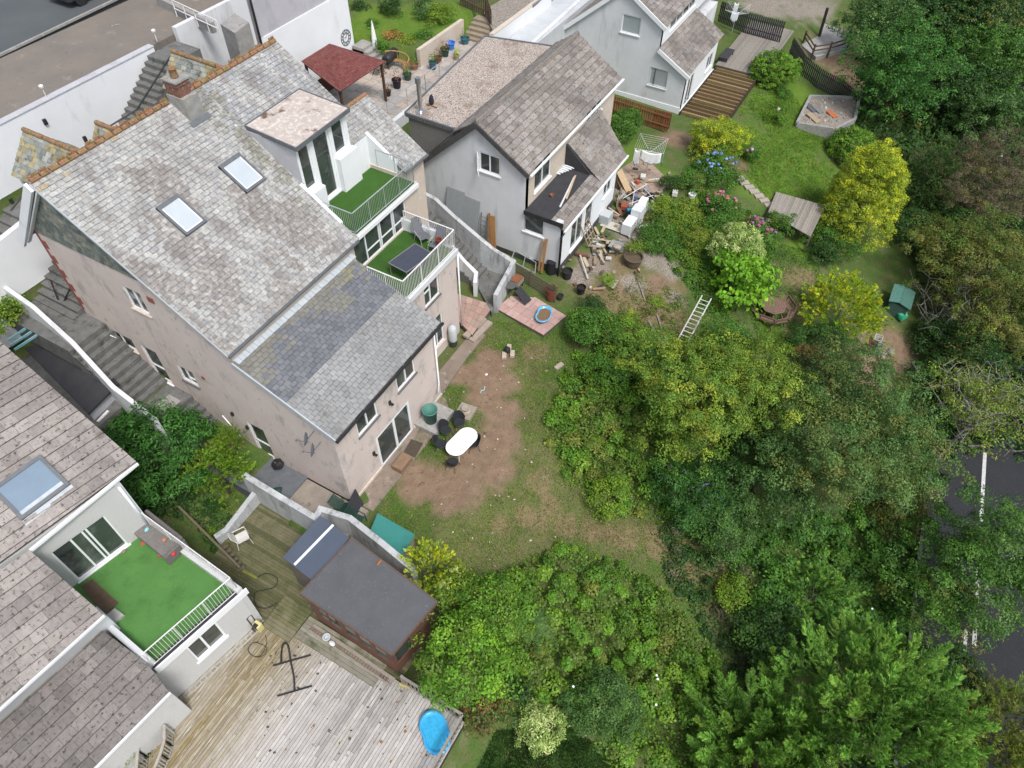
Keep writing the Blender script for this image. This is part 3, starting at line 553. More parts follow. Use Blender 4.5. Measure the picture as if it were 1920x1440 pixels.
# ---------------------------------------------------------------- MAIN HOUSE
XG, YF = 10.16, 13.05
RY, RZ, EY, EZ = 24.28, 11.64, 17.28, 6.97
sl = (RZ-EZ)/(RY-EY)
def mz(y): return EZ+(y-EY)*sl
H1 = thing('house', 'tall pink rendered house with lichened slate roof, dormer and two turfed balconies', 'house', (16, 19, 0))
fg = Frame((XG, 0, 0), (0, 1, 0), (-1, 0, 0)); ff = Frame((0, YF, 0), (1, 0, 0), (0, -1, 0))
gw = [(21.25, 6.7, 22.2, 7.85), (23.85, 3.2, 25.1, 4.0), (20.4, 2.95, 21.3, 3.9)]
gd = [(22.42, 1.9, 23.35, 4.0), (17.15, -.08, 18.1, 2.1)]
wall(fg, [(17.2, -.8), (26.4, -.8), (26.4, 8.75), (RY, RZ-.12), (17.2, mz(17.2)-.1)], gw+gd).build('wall', 'pink_render', H1)
fe = Frame((XG, 0, 0), (0, 1, 0), (-1, 0, 0))
EXZ0, EXZ1, EY0, EY1 = 4.58, 6.36, 12.82, 17.2
es = (EXZ1-EXZ0)/(EY1-EY0)
wall(fe, [(YF+.002, -.8), (17.2, -.8), (17.2, 6.3), (YF+.002, EXZ0+.08)]).build('wall', 'pink_render', H1)
fw = [(11.42, 3.0, 12.7, 4.25), (14.07, 3.0, 15.35, 4.2)]; fd = (12.24, -.3, 14.6, 1.88)
wall(ff, [(XG+.004, -.8), (16.94, -.8), (16.94, 4.56), (XG+.004, 4.56)], fw+[fd]).build('wall', 'pink_render', H1)
f2 = Frame((0, 14.5, 0), (1, 0, 0), (0, -1, 0)); w2 = [(18.33, 3.55, 19.5, 4.85), (18.5, .45, 19.55, 2.35)]
wall(f2, [(16.95, -.5), (20.93, -.5), (20.93, 5.0), (16.95, 5.0)], w2).build('wall', 'pink_render', H1)
f3 = Frame((0, 17.3, 0), (1, 0, 0), (0, -1, 0)); frd = (17.45, 5.16, 21.25, 6.85)
wall(f3, [(16.95, 4.9), (22.3, 4.9), (22.3, 6.9), (16.95, 6.9)], [frd]).build('wall', 'cream_render', H1)
f4 = Frame((0, 17.22, 0), (1, 0, 0), (0, -1, 0)); 
sw = [(11.75, 6.55, 13.35, 6.82), (14.35, 6.55, 15.9, 6.82)]
wall(f4, [(XG+.004, 6.2), (17.3, 6.2), (17.3, 6.9), (XG+.004, 6.9)], sw).build('wall', 'cream_render', H1)
f5 = Frame((0, 17.95, 0), (1, 0, 0), (0, -1, 0)); wall(f5, [(22.15, -.3), (23.75, -.3), (23.75, 7.3), (22.15, 7.3)]).build('wall', 'cream_render', H1); wall(Frame((0, 17.96, 0), (1, 0, 0), (0, -1, 0)), [(20.93, -.3), (22.14, -.3), (22.14, 6.8), (20.93, 6.8)]).build('wall', 'cream_render', H1)
for b_ in ((20.63, 20.925, 14.52, 17.9, -.4, 5.0), (16.64, 16.945, 13.07, 14.48, -.4, 4.6), (22.0, 22.28, 18.2, 26.3, 0, 7.2), (23.45, 23.74, 18.3, 20.8, 0, 7.3), (10.3, 22.2, 26.1, 26.38, 2, 8.75), (22.2, 23.7, 20.5, 20.8, 0, 9)): MB().box(*b_).build('wall', 'cream_render', H1)
for r in gw[:1]: window(H1, fg, r, mull=(.45,), sillm='cream_render')
w = window(H1, fg, gw[1], mull=(.62,), sillm='cream_render'); window(H1, fg, gw[2], mull=(.5,), trans=((0, .5, .35),), sillm='lead_grey')
MB().obox(fg.p(24.93, 3.75, .12), (0, 1, 0), (-1, 0, -.6), (-.6, 0, 1), .2, .02, .2).build('open_casement', 'upvc', w)
for r in gd: window(H1, fg, r, name='side_door', mull=(), trans=((0, 1, .42),), fw=.09)
window(H1, ff, fw[0], sillm='lead_grey'); window(H1, ff, fw[1], sillm='lead_grey')
window(H1, ff, fd, name='patio_door', mull=(.52,), fw=.12, depth=.03)
window(H1, f2, w2[0], mull=(.42,), trans=((0, .42, .6),), sillm='lead_grey'); window(H1, f2, w2[1], mull=(.5,), sillm='cream_render')
window(H1, f3, frd, name='french_doors', mull=(.22, .47, .5, .73, .76), fw=.06, trans=((.22, .47, .3), (.5, .73, .3), (.76, 1, .3)), sill=None)
for r in sw: window(H1, f4, r, mull=(), fw=.035, sill=None)
# slate hanging on the gable, quoins, plinth
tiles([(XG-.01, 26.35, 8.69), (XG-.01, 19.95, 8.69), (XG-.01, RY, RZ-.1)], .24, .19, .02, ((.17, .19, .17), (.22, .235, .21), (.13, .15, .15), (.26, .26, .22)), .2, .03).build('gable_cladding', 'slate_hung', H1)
mb = MB()
for i in range(11):
    z = 4.6+i*.37; mb.box(XG-.025, XG+.3, 26.42-(.32 if i % 2 else .12), 26.43, z, z+.37)
mb.build('quoins', 'quoin_red', H1)
mb = MB(); mb.box(XG-.06, XG-.003, 12.99, 16.9, -.7, -.12); mb.box(XG-.06, 12.2, 12.99, YF-.003, -.7, -.14); mb.box(14.7, 17, 12.99, YF-.003, -.7, -.14); mb.build('plinth', 'cream_render', H1)
# roofs
def tint_main(p, b):
    a = float(vnoise(p.x, p.y, 1.7, 11)); c = float(vnoise(p.x*1.6+p.y*.6, p.y*.35, .9, 12)); d = float(vnoise(p.x, p.y, .6, 15))
    if p.x > 17.2 and p.y > 22.0+.8*(d-.5): b = (.33, .34, .355) if c > .3 else (.42, .42, .41)
    if a*.6+c*.4 > .54 and p.x < 17: b = tuple(v*.72 for v in (b[0]*1.03, b[1]*.97, b[2]*.94))
    if 16.9 < p.x < 18.4 and p.y > 19 and d > .35 and random.random() < .6: b = (.25, .255, .21)
    if p.y > 23.2 and p.x < 13.5 and d > .45 and random.random() < .35: b = (.38, .32, .20)
    return b
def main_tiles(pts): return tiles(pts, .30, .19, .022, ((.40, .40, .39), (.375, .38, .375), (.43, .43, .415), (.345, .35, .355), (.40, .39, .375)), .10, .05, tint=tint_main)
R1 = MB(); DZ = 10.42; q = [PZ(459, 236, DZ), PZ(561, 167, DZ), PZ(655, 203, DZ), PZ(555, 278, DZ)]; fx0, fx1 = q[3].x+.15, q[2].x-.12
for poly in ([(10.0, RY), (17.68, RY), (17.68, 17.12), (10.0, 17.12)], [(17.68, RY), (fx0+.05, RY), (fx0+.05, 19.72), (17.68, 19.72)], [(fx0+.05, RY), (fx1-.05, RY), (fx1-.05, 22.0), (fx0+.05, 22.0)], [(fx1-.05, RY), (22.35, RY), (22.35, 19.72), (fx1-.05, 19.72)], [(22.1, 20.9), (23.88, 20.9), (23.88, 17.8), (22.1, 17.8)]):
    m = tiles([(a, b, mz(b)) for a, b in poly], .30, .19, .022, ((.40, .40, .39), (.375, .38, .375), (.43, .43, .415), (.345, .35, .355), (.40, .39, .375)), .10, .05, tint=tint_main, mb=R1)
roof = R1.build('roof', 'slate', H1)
tiles([(10.0, RY, RZ), (22.35, RY, RZ), (22.35, 27.4, 8.0), (10.0, 27.4, 8.0)], .4, .25, .02, ((.3, .3, .3),)).build('roof', 'slate', H1)
tiles([(22.35, 20.9, mz(20.9)), (23.88, 20.9, mz(20.9)), (23.88, 22.5, 7.4), (22.35, 22.5, 7.4)], .4, .25, .02, ((.3, .3, .3),)).build('roof', 'slate', H1)
def crest(mb, a, b, r=.11, tall=True):
    a = Vector(a); b = Vector(b); n = max(1, int((b-a).length/.38))
    for i in range(n):
        p, q = a.lerp(b, i/n+.004), a.lerp(b, (i+1)/n-.004); mb.tube([p, q], r*(1+.06*(i % 2)), 8)
        if tall and i % 3 != 2:
            for k in range(3): mb.blob(p.lerp(q, .2+.3*k)+Vector((0, 0, r+.03)), .055, .05, .09, 6, 4, .3)
mb = MB(); crest(mb, (10.05, RY, RZ+.03), (16.2, RY, RZ+.03)); mb.build('ridge_tiles', 'terracotta', roof); mb = MB(); crest(mb, (17.1, RY, RZ+.03), (22.3, RY, RZ+.03)); mb.build('ridge_tiles', 'terracotta', roof); mb = MB(); crest(mb, (22.4, 20.95, mz(20.9)+.03), (23.85, 20.95, mz(20.9)+.03), .1, False)
mb.build('ridge_tiles', 'terracotta', roof)
def tint_ext(p, b):
    n = float(vnoise(p.x, p.y, .8, 21)); 
    if p.y < 14.95+.1*(n-.5):
        g = .195+.085*float(vnoise(p.x, p.y, 1.3, 22))+.06*float(vnoise(p.x, p.y, .4, 23)); return (g, g*1.01, g*.985)
    if p.y > 16.3+1.0*(n-.5)+random.uniform(-.35, .35): return (.20, .195, .17) if p.x < 15.6 or random.random() < .7 else (.24, .235, .15)
    return b
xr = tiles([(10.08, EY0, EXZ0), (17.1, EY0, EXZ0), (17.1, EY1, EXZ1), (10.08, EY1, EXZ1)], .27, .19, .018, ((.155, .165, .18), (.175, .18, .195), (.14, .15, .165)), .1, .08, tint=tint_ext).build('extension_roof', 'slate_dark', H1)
mb = MB(); mb.bar((10.06, EY0, EXZ0-.03), (10.06, EY1, EXZ1-.03), .05, .16); mb.build('barge_board', 'flashing', xr)
mb = MB(); k = 34
for i in range(k): mb.obox((10.2+i*(7.0/k)+.1, EY1-.1, EXZ1-.01+.01*(i % 2)), (1, 0, 0), (0, 1, .4), (0, -.4, 1), 3.3/k, .13, .012)
mb.build('flashing', 'flashing', xr)
mb = MB(); mb.bar((10.05, EY0-.07, EXZ0-.07), (17.2, EY0-.07, EXZ0-.07), .11, .08); mb.build('gutter', 'black_plastic', xr)
mb = MB(); mb.bar((9.98, 17.06, mz(17.12)-.03), (17.6, 17.06, mz(17.12)-.03), .1, .07); mb.build('gutter', 'lead_grey', roof); mb = MB(); mb.bar((22.1, 17.74, mz(17.8)-.03), (23.9, 17.74, mz(17.8)-.03), .1, .07, col=(5, 5, 5)); mb.build('gutter', 'lead_grey', roof)
mb = MB(); mb.bar((9.93, RY, RZ-.14), (9.93, 27.6, 7.75), .12, .34); mb.bar((10.06, RY-.2, RZ-.3), (10.06, 27.2, 7.9), .16, .06); mb.build('barge_board', 'bright_white_render', roof)
MB().bar((9.99, RY, RZ-.06), (9.99, 17.12, mz(17.12)-.06), .04, .1).build('barge_board', 'flashing', roof)
# rear cross gables
def crossgable(xr_, ye, zr, hw, zd):
    mb = MB(); ys = RY-.1
    for sgn in (-1, 1):
        tiles([(xr_, ys, zr), (xr_, ye, zr), (xr_+sgn*hw, ye, zr-zd), (xr_+sgn*hw, ys+1.2, zr-zd)], .3, .2, .02, ((.33, .34, .31), (.26, .27, .25), (.36, .31, .18)), .2, .05, mb=mb)
    g = mb.build('gable_roof', 'slate_hung', H1)
    c = MB(); crest(c, (xr_, ys, zr+.02), (xr_, ye, zr+.02), .09, False); c.build('ridge_tiles', 'terracotta', g)
    m = MB(); m.prism([(xr_-hw+.15, ye-.3), (xr_+hw-.15, ye-.3), (xr_+hw-.15, ye-.1), (xr_-hw+.15, ye-.1)], zr-zd-2, zr-zd+.1); m.build('wall', 'white_render', g)
a = PY(44, 243, 28.0); b = PY(21, 329, 28.0); crossgable(a.x, 28.0, a.z, abs(a.x-b.x), a.z-b.z)
a = PY(322, 96, 28.0); b = PY(305, 165, 28.0); crossgable(a.x, 28.0, a.z, abs(a.x-b.x), a.z-b.z)
a = PY(180, 230, 26.0); crossgable(a.x, 26.0, a.z, .8, .9)
# skylights
nrm = Vector((0, -sl, 1)).normalized(); up = Vector((0, 1, sl)).normalized()
for x0, x1, y0, y1 in ((12.48, 13.4, 20.62, 21.7), (15.6, 16.62, 20.6, 21.68)):
    c = Vector(((x0+x1)/2, (y0+y1)/2, mz((y0+y1)/2)))+nrm*.07; hx = (x1-x0)/2; hy = (y1-y0)/2*math.hypot(1, sl); m = MB()
    for s_, q in ((1, 1), (-1, 1)): m.obox(c+Vector((s_*hx, 0, 0)), (1, 0, 0), up, nrm, .05, hy+.05, .06); m.obox(c+up*s_*hy, (1, 0, 0), up, nrm, hx+.05, .05 if s_ < 0 else .09, .062)
    s_ = m.build('skylight', 'lead_grey', H1); MB().obox(c+nrm*.02, (1, 0, 0), up, nrm, hx-.04, hy-.04, .02).build('pane', 'skylight_glass', s_)
    m = MB(); 
    for q in (-1, 1): m.obox(c+nrm*.045+Vector((q*(hx-.07), 0, 0)), (1, 0, 0), up, nrm, .02, hy-.08, .006); m.obox(c+nrm*.045+up*q*(hy-.08), (1, 0, 0), up, nrm, hx-.07, .02, .006)
    m.build('frame', 'upvc', s_)
# chimney
cx, cy = 16.62, 23.9; ct = 12.75
ch = MB().prism([(cx-.37, cy-.5), (cx+.37, cy-.5), (cx+.37, cy+.4), (cx-.37, cy+.4)], 10.8, 11.95).build('chimney', 'chimney_render', H1)
m = MB(); m.box(cx-.32, cx+.32, cy-.32, cy+.36, 11.95, 12.5); 
for i in range(0):
    for k in range(3): m.box(cx-.365-.004*(k % 2), cx-.36+.02, cy-.34+k*.25, cy-.12+k*.25, 11.97+i*.07, 12.02+i*.07); m.box(cx-.34+k*.24, cx-.13+k*.24, cy-.368, cy-.34, 11.97+i*.07, 12.02+i*.07)
m.box(cx-.35, cx+.35, cy-.35, cy+.39, 12.36, 12.43); m.build('brick_stack', 'brick_red', ch)
MB().box(cx-.37, cx+.37, cy-.37, cy+.41, 12.5, 12.57).build('cap', 'chimney_render', ch)
MB().lathe((cx, cy+.03, 12.57), [(.16, 0), (.15, .05), (.12, .3), (.15, .32), (.15, .37), (.09, .37), (.08, .1)], 14).build('chimney_pot', 'terracotta', ch, smooth=True)
MB().obox((cx, cy-.62, mz(cy-.62)+.03), (1, 0, 0), up, nrm, .5, .12, .02).build('flashing', 'lead_grey', ch)
# dormer
DZ = 10.42
q = [PZ(459, 236, DZ), PZ(561, 167, DZ), PZ(655, 203, DZ), PZ(555, 278, DZ)]
dr = MB().slab([(p.x, p.y, DZ) for p in q], .10).build('dormer', 'felt_patchy', H1)
m = MB()
for a, b in zip(q, q[1:]+q[:1]): m.bar((a.x, a.y, DZ-.06), (b.x, b.y, DZ-.06), .05, .18)
m.build('fascia', 'lead_grey', dr)
fx0, fx1 = q[3].x+.15, q[2].x-.12; fdY = (q[2].y+q[3].y)/2+.22
fdY = fdY; f6 = Frame((0, fdY, 0), (1, 0, 0), (0, -1, 0)); FL = 7.0
mid = fx0+(fx1-fx0)*.5
dh = [(fx0+.1, 8.15, fx0+.78, 10.1), (fx0+.98, FL+.12, fx0+2.0, 10.15), (fx0+2.2, 8.75, fx0+2.95, 10.15)]
wall(f6, [(fx0, FL), (fx1, FL), (fx1, DZ-.12), (fx0, DZ-.12)], dh, th=.2).build('wall', 'bright_white_render', dr)
window(dr.parent, f6, dh[0], mull=(), fw=.07); window(dr.parent, f6, dh[1], name='balcony_door', mull=(), fw=.1); window(dr.parent, f6, dh[2], mull=(), fw=.07)
m = MB(); m.slab([(fx0-.02, fdY-.02, DZ-.12), (fx0-.02, q[0].y, DZ-.12), (fx0-.02, fdY-.02, mz(fdY)-.1)], -.015); m.build('cheek', 'grey_render', dr)
# upper balcony
m = MB(); m.box(17.72, 22.08, 17.22, 19.75, 6.82, 6.99); m.build('balcony_floor', 'white_render', H1)
MB().box(17.76, 22.04, 17.26, 19.7, 6.993, 7.02).build('turf', 'fake_turf_dark', H1)
m = MB()
m.prism([(22.04, 18.2), (22.04, 19.75), (22.2, 19.75), (22.2, 18.2)], 7.0, [mz(18.2)+.12, mz(19.75)+.12, mz(19.75)+.12, mz(18.2)+.12])
m.prism([(17.6, 17.9), (17.6, 19.75), (17.75, 19.75), (17.75, 17.9)], 6.9, [mz(17.9)+.05, mz(19.75)+.05, mz(19.75)+.05, mz(17.9)+.05]); m.box(17.6, fx0+.02, 19.7, 19.85, 7, 8.3); m.box(fx1, 22.2, 19.7, 19.85, 7, 8.6)
m.box(fx0-.1, fx0+.95, 19.45, 19.9, 7.0, 8.08); m.box(fx0+2.1, fx1+.1, 19.45, 19.9, 7.0, 8.65); m.build('cheek', 'bright_white_render', H1)
railing(H1, [(17.75, 19.4, 7.0), (17.75, 17.3, 7.0), (22.05, 17.3, 7.0), (22.05, 19.3, 7.0)], 1.05, bars=.105, mat='galv', r=.008)
MB().box(17.7, 22.15, 17.12, 17.2, 6.78, 6.97).build('fascia', 'upvc', H1)
# lower balcony
m = MB(); m.box(16.97, 20.95, 14.42, 17.28, 4.98, 5.12); m.box(16.93, 21.0, 14.36, 14.42, 4.86, 5.14); m.build('balcony_floor', 'white_render', H1)
MB().box(17.05, 20.85, 14.5, 17.25, 5.123, 5.15).build('turf', 'fake_turf_dark', H1)
railing(H1, [(17.0, 16.3, 5.12), (17.0, 14.48, 5.12), (20.9, 14.48, 5.12), (20.9, 17.2, 5.12)], 1.1, bars=.1, mat='white_metal', r=.011, top_r=.03)
MB().box(20.88, 21.02, 15.2, 17.9, 5.12, 5.75).build('parapet', 'bright_white_render', H1)
pipe(H1, [(20.98, 14.4, 4.9), (20.98, 14.4, .2)]); pipe(H1, [(16.75, 12.95, 4.35), (16.75, 12.95, .9), (16.5, 12.85, .5)])
pipe(H1, [(XG-.06, 19.6, 1.6), (XG-.06, 18.9, .4)], .03)
for p in (fg.px(385, 712),): MB().box(XG-.03, XG, p[0], p[0]+.16, p[1], p[1]+.16).build('vent', 'quoin_red', H1)
p = fg.px(283, 562); MB().box(XG-.04, XG, p[0]-.15, p[0]+.15, p[1]-.12, p[1]+.12).build('vent', 'quoin_red', H1)
for a in ((730, 755, ff), (700, 850, ff)):
    u, z = a[2].px(a[0], a[1]); m = MB(); a[2].box(m, u-.06, u+.06, z-.1, z+.12, 0, .06); a[2].box(m, u-.05, u+.05, z-.06, z, .06, .2); m.build('wall_lamp', 'black_plastic', H1)
for a in (437, 465):
    u, z = fg.px(a, 775+(a-437)*.9); m = MB(); fg.box(m, u-.05, u+.05, z-.09, z+.1, 0, .1); m.build('wall_lamp', 'black_plastic', H1)
for (a, b) in ((588, 805), (600, 826)):
    u, z = fg.px(a, b); c = fg.p(u-.1, z, .45); m = MB(); m.lathe((0, 0, 0), [(.02, 0), (.16, .03), (.26, .09), (.27, .095), (.16, .045), (.02, .02)], 16)
    rot = Vector((-.5, .80, .12)).to_track_quat('Z', 'Y').to_matrix(); m.v = [tuple(rot @ Vector(v)+c) for v in m.v]
    m.tube([c, fg.p(u, z-.1, 0)], .018, 5); m.tube([c+Vector((0, 0, -.2)), c+Vector((-.22, .33, -.08))], .014, 5); m.blob(c+Vector((-.24, .36, -.06)), .05, .05, .05, 6, 4); m.build('satellite_dish', 'lead_grey', H1)
# ---------------------------------------------------------------- CENTRE HOUSE (white gabled, under repair)
H2 = thing('house', 'white rendered gabled house with brown tiled roof and black flat roofed lean-to', 'house', (31, 15, 0))
X2, YR2, ZR2, YE2, ZE2, XE2 = 27.1, 17.0, 7.62, 14.2, 5.85, 38.1
g2 = Frame((X2, 0, 0), (0, 1, 0), (-1, 0, 0)); s2 = (ZR2-ZE2)/(YR2-YE2)
hw = [(16.1, 4.95, 17.0, 6.1)]
r_ = g2.rect((897, 282), (938, 298), (937, 332), (900, 318)); hw = [r_]
wall(g2, [(14.2, 0), (21.2, 0), (21.2, 3.6), (YR2, ZR2-.1), (14.2, ZE2-.05)], hw).build('wall', 'white_render', H2)
r2_ = g2.rect((983, 397), (1021, 411), (1018, 444), (981, 432))
wall(g2, [(12.07, -.3), (14.2, -.3), (14.2, 3.4), (12.07, 3.4)], [r2_]).build('wall', 'white_render', H2)
wn = window(H2, g2, r_, open_leaf=None); window(H2, g2, r2_, mull=(), fw=.06, blind='grey_blind')
c = g2.p(r_[2]-.1, (r_[1]+r_[3])/2, .3); mb = MB()
for dz, hh in ((-(r_[3]-r_[1])/2+.05, .03), ((r_[3]-r_[1])/2-.05, .03)): mb.obox(c+Vector((0, 0, dz)), (.8, .6, 0), (-.6, .8, 0), (0, 0, 1), .28, .02, .03)
for q in (-1, 1): mb.obox(c+Vector((.8, .6, 0))*q*.26, (.8, .6, 0), (-.6, .8, 0), (0, 0, 1), .03, .02, (r_[3]-r_[1])/2)
mb.build('open_casement', 'upvc', wn)
f7 = Frame((0, 14.2, 0), (1, 0, 0), (0, -1, 0)); dd = (28.05, 3.9, 29.9, 5.7); w7 = (34.1, 4.75, 36.2, 5.5)
wall(f7, [(X2+.004, 3.3), (38.0, 3.3), (38.0, 5.8), (X2+.004, 5.8)], [dd, w7]).build('wall', 'cream_render', H2)
wall(f7, [(34.3, -.3), (38.0, -.3), (38.0, 3.3), (34.3, 3.3)], []).build('wall', 'cream_render', H2)
window(H2, f7, dd, name='glazed_door', mull=(.5,), fw=.08); window(H2, f7, w7, mull=(.33, .66))
f8 = Frame((0, 12.07, 0), (1, 0, 0), (0, -1, 0)); XL2 = 34.3
d8 = [(28.55, .55, 30.3, 2.6), (30.75, 1.1, 31.6, 2.75), (32.6, 1.5, 33.7, 2.6)]
d8[0] = (28.5, .55, 30.0, 2.7); d8[1] = (30.25, .6, 31.25, 2.7)
wall(f8, [(X2+.004, -.3), (XL2, -.3), (XL2, 3.15), (X2+.004, 3.15)], d8).build('wall', 'bright_white_render', H2)
window(H2, f8, d8[0], name='patio_door', mull=(.5,)); window(H2, f8, d8[1], name='glazed_door', mull=()); window(H2, f8, d8[2], mull=(.5,))
MB().box(X2-.03, X2-.003, 12.04, 16.2, -.3, .42).build('plinth', 'plinth_black', H2)
MB().box(X2, XL2, 12.035, 12.067, -.3, .45).build('plinth', 'plinth_black', H2)
MB().box(XL2-.2, XL2-.004, 12.2, 14.1, -.3, 3.1).build('wall', 'white_render', H2)
mb = MB(); mb.box(37.6, 37.98, 14.4, 21, 0, 5.6); mb.box(27.6, 37.6, 20.8, 21.1, 0, 5.6); mb.build('wall', 'white_render', H2)
TC = ((.24, .215, .195), (.275, .245, .22), (.205, .185, .17), (.28, .26, .245))
def tint_t2(p, b): return tuple(v*(.75+.5*float(vnoise(p.x, p.y, 1.2, 31))) for v in b)
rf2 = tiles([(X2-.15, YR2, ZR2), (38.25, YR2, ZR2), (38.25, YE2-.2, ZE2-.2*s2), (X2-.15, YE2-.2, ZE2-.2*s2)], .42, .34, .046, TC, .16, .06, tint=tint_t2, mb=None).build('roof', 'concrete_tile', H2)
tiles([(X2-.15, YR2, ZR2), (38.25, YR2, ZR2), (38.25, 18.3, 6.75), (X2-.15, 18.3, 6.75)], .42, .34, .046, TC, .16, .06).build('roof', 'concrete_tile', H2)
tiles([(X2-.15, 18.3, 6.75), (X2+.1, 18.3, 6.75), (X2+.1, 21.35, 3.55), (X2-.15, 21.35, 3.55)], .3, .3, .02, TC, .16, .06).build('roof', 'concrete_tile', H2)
mb = MB(); mb.tube([(X2-.15, YR2, ZR2+.0), (38.25, YR2, ZR2+.0)], .12, 8, (.22, .20, .18)); mb.build('ridge_tiles', 'concrete_tile', rf2)
mb = MB(); mb.bar((X2-.2, YR2+.05, ZR2-.06), (X2-.2, YE2-.25, ZE2-.25*s2-.08), .08, .26); mb.build('barge_board', 'plinth_black', rf2)
mb = MB(); mb.bar((X2-.2, YR2-.05, ZR2-.06), (X2-.2, 21.45, 3.42), .1, .3); mb.build('barge_board', 'plinth_black', rf2)
MB().bar((X2-.1, YE2-.3, ZE2-.25), (38.4, YE2-.3, ZE2-.25), .11, .09).build('gutter', 'upvc', rf2)
# gravel flat roof at the rear
q = [(27.35, 21.55), (37.0, 22.5), (38.0, 18.25), (27.35, 18.2)]
fr2 = MB().prism(q, 6.42, 6.62).build('flat_roof', 'chippings', H2)
mb = MB(); P4 = [Vector((a, b, 6.6)) for a, b in q]
for i in (0, 3, 1): a, b = P4[i], P4[(i+1) % 4]; mb.bar(a, b, .1, .14)
mb.build('fascia', 'lead_grey', fr2)
mb = MB(); mb.box(27.45, 27.6, 18.1, 21.4, 3.4, 6.4)
for i in range(16): mb.box(27.43, 27.449, 18.1, 21.42, 3.5+i*.18, 3.5+i*.18+.165)
mb.build('cladding', mk('clad_grey', (.20, .20, .185), (.17, .17, .16), 3), H2)
p = PZ(789, 210, 6.62); fl = MB().lathe((p.x, p.y, 6.62), [(.3, 0), (.3, .04), (.13, .08), (.11, .1), (.11, 1.55), (.15, 1.56), (.15, 1.85), (.10, 1.86)], 14).build('flue', mk('steel', (.62, .62, .62), (.45, .45, .45), 3, rough=.25, metal=.85), H2, smooth=False)
p = PZ(810, 200, 6.64); mb = MB(); mb.bar((p.x-.35, p.y, 6.68), (p.x+.35, p.y+.1, 6.68), .09, .05, col=(.45, .33, .2)); mb.bar((p.x, p.y-.35, 6.73), (p.x, p.y+.35, 6.73), .09, .05, col=(.45, .33, .2)); mb.blob((p.x, p.y, 7.0), .14, .14, .3, 8, 6, .2, (.03, .03, .05))
single(mb, 'covered_vent', 'wood_any', 'dark wrapped cone on crossed wooden battens on the gravel roof', 'vent cover')
# lean-to roofs
lr = MB().box(X2-.12, 31.75, 12.55, 14.17, 3.3, 3.48).build('flat_roof', 'black_felt', H2)
MB().box(X2-.16, X2-.12, 11.9, 14.2, 3.26, 3.52).build('fascia', 'black_plastic', lr)
a1 = PY(1050, 283, 14.15); a2 = PY(1103, 229, 14.15)
zt = (a1.z+a2.z)/2; ze = 3.08; YL = 11.85
sk = (zt-ze)/(14.15-YL)
tiles([(31.7, YL, ze), (35.0, YL, ze), (35.9, 14.15, zt), (31.7, 14.15, zt)], .42, .34, .046, TC, .14, .06, tint=tint_t2).build('roof', 'concrete_tile', H2)
tiles([(X2-.1, YL, ze), (31.7, YL, ze), (31.7, 12.62, 3.5), (X2-.1, 12.62, 3.5)], .42, .34, .046, TC, .14, .05).build('roof', 'concrete_tile', H2)
mb = MB(); mb.slab([(31.68, 12.5, 3.45), (31.68, 14.17, 3.45), (31.68, 14.17, zt)], .08); mb.build('cheek', 'black_felt', H2)
MB().bar((X2-.15, YL-.06, ze-.03), (35.1, YL-.06, ze-.03), .1, .09).build('gutter', 'upvc', H2)
pipe(H2, [(X2-.1, 11.8, 3.0), (X2-.12, 11.98, 2.6), (X2-.12, 11.98, .0)], .045, 'black_plastic'); 
# bottles and battens left on the flat roof
t = PZ(1058, 318, 3.5)
for i in range(7):
    p = PZ(1040+i*5.2, 325-i*2.2, 3.52); mb = MB(); k = [p+Vector((0, -.35+j*.14, .05+.03*random.random())) for j in range(6)]; mb.tube(k, [.03, .06, .055, .06, .055, .03], 6, (.75, .8, .84))
    single(mb, 'plastic_sheet_roll', 'shiny', 'crumpled clear plastic roll, %s in the row on the black flat roof' % ('first', 'second', 'third', 'fourth', 'fifth', 'sixth', 'last')[i], 'plastic roll', 'clear plastic rolls on the flat roof')
for i, (a, b, c) in enumerate((((1050, 388), (1077, 332), (.7, .7, .72)), ((1062, 373), (1079, 329), (.55, .42, .28)))):
    single(MB().bar(PZ(*a, 3.53), PZ(*b, 3.53), .09, .04, col=c), 'batten', 'wood_any', ('long white batten lying on the black flat roof', 'shorter bare timber batten beside the white one on the flat roof')[i], 'batten', 'battens on the flat roof')
p = PZ(1035, 367, 3.53); single(MB().lathe((p.x, p.y, 3.49), [(.09, 0), (.12, .12), (.10, .12), (.08, .03)], 10, col=(.3, .12, .07)), 'clay_pot', 'plain', 'small terracotta pot alone on the black flat roof', 'pot')
# ---------------------------------------------------------------- FAR WHITE HOUSE
H3 = thing('house', 'large grey white rendered gabled house behind, with two blind-covered windows in its side', 'house', (52, 16, 0))
X3 = 46.4; g3 = Frame((X3, 0, 0), (0, 1, 0), (-1, 0, 0))
ww = [g3.rect((1168, 25), (1203, 35), (1198, 68), (1164, 59)), g3.rect((1220, 125), (1254, 134), (1248, 168), (1215, 157))]
wall(g3, [(14.6, -.3), (23, -.3), (23, 2.7), (17.5, 7.3), (14.6, 5.62)], ww).build('wall', 'white_render', H3)
wall(g3, [(12.4, -.3), (14.6, -.3), (14.6, 4.05), (12.4, 2.85)], [ww[1]]).build('wall', 'white_render', H3)
for r in ww: window(H3, g3, r, mull=(), fw=.06, gm='grey_blind', blind='grey_blind')
f9 = Frame((0, 12.4, 0), (1, 0, 0), (0, -1, 0)); e3 = PY(1358, 50, 12.3); XF3 = e3.x
d9 = [(47.2, .1, 48.5, 2.2), (51.2, .9, 52.6, 2.0)]
wall(f9, [(X3+.004, -.3), (XF3-.3, -.3), (XF3-.3, 2.8), (X3+.004, 2.8)], d9).build('wall', 'bright_white_render', H3)
window(H3, f9, d9[0], name='patio_door', mull=(.5,)); window(H3, f9, d9[1])
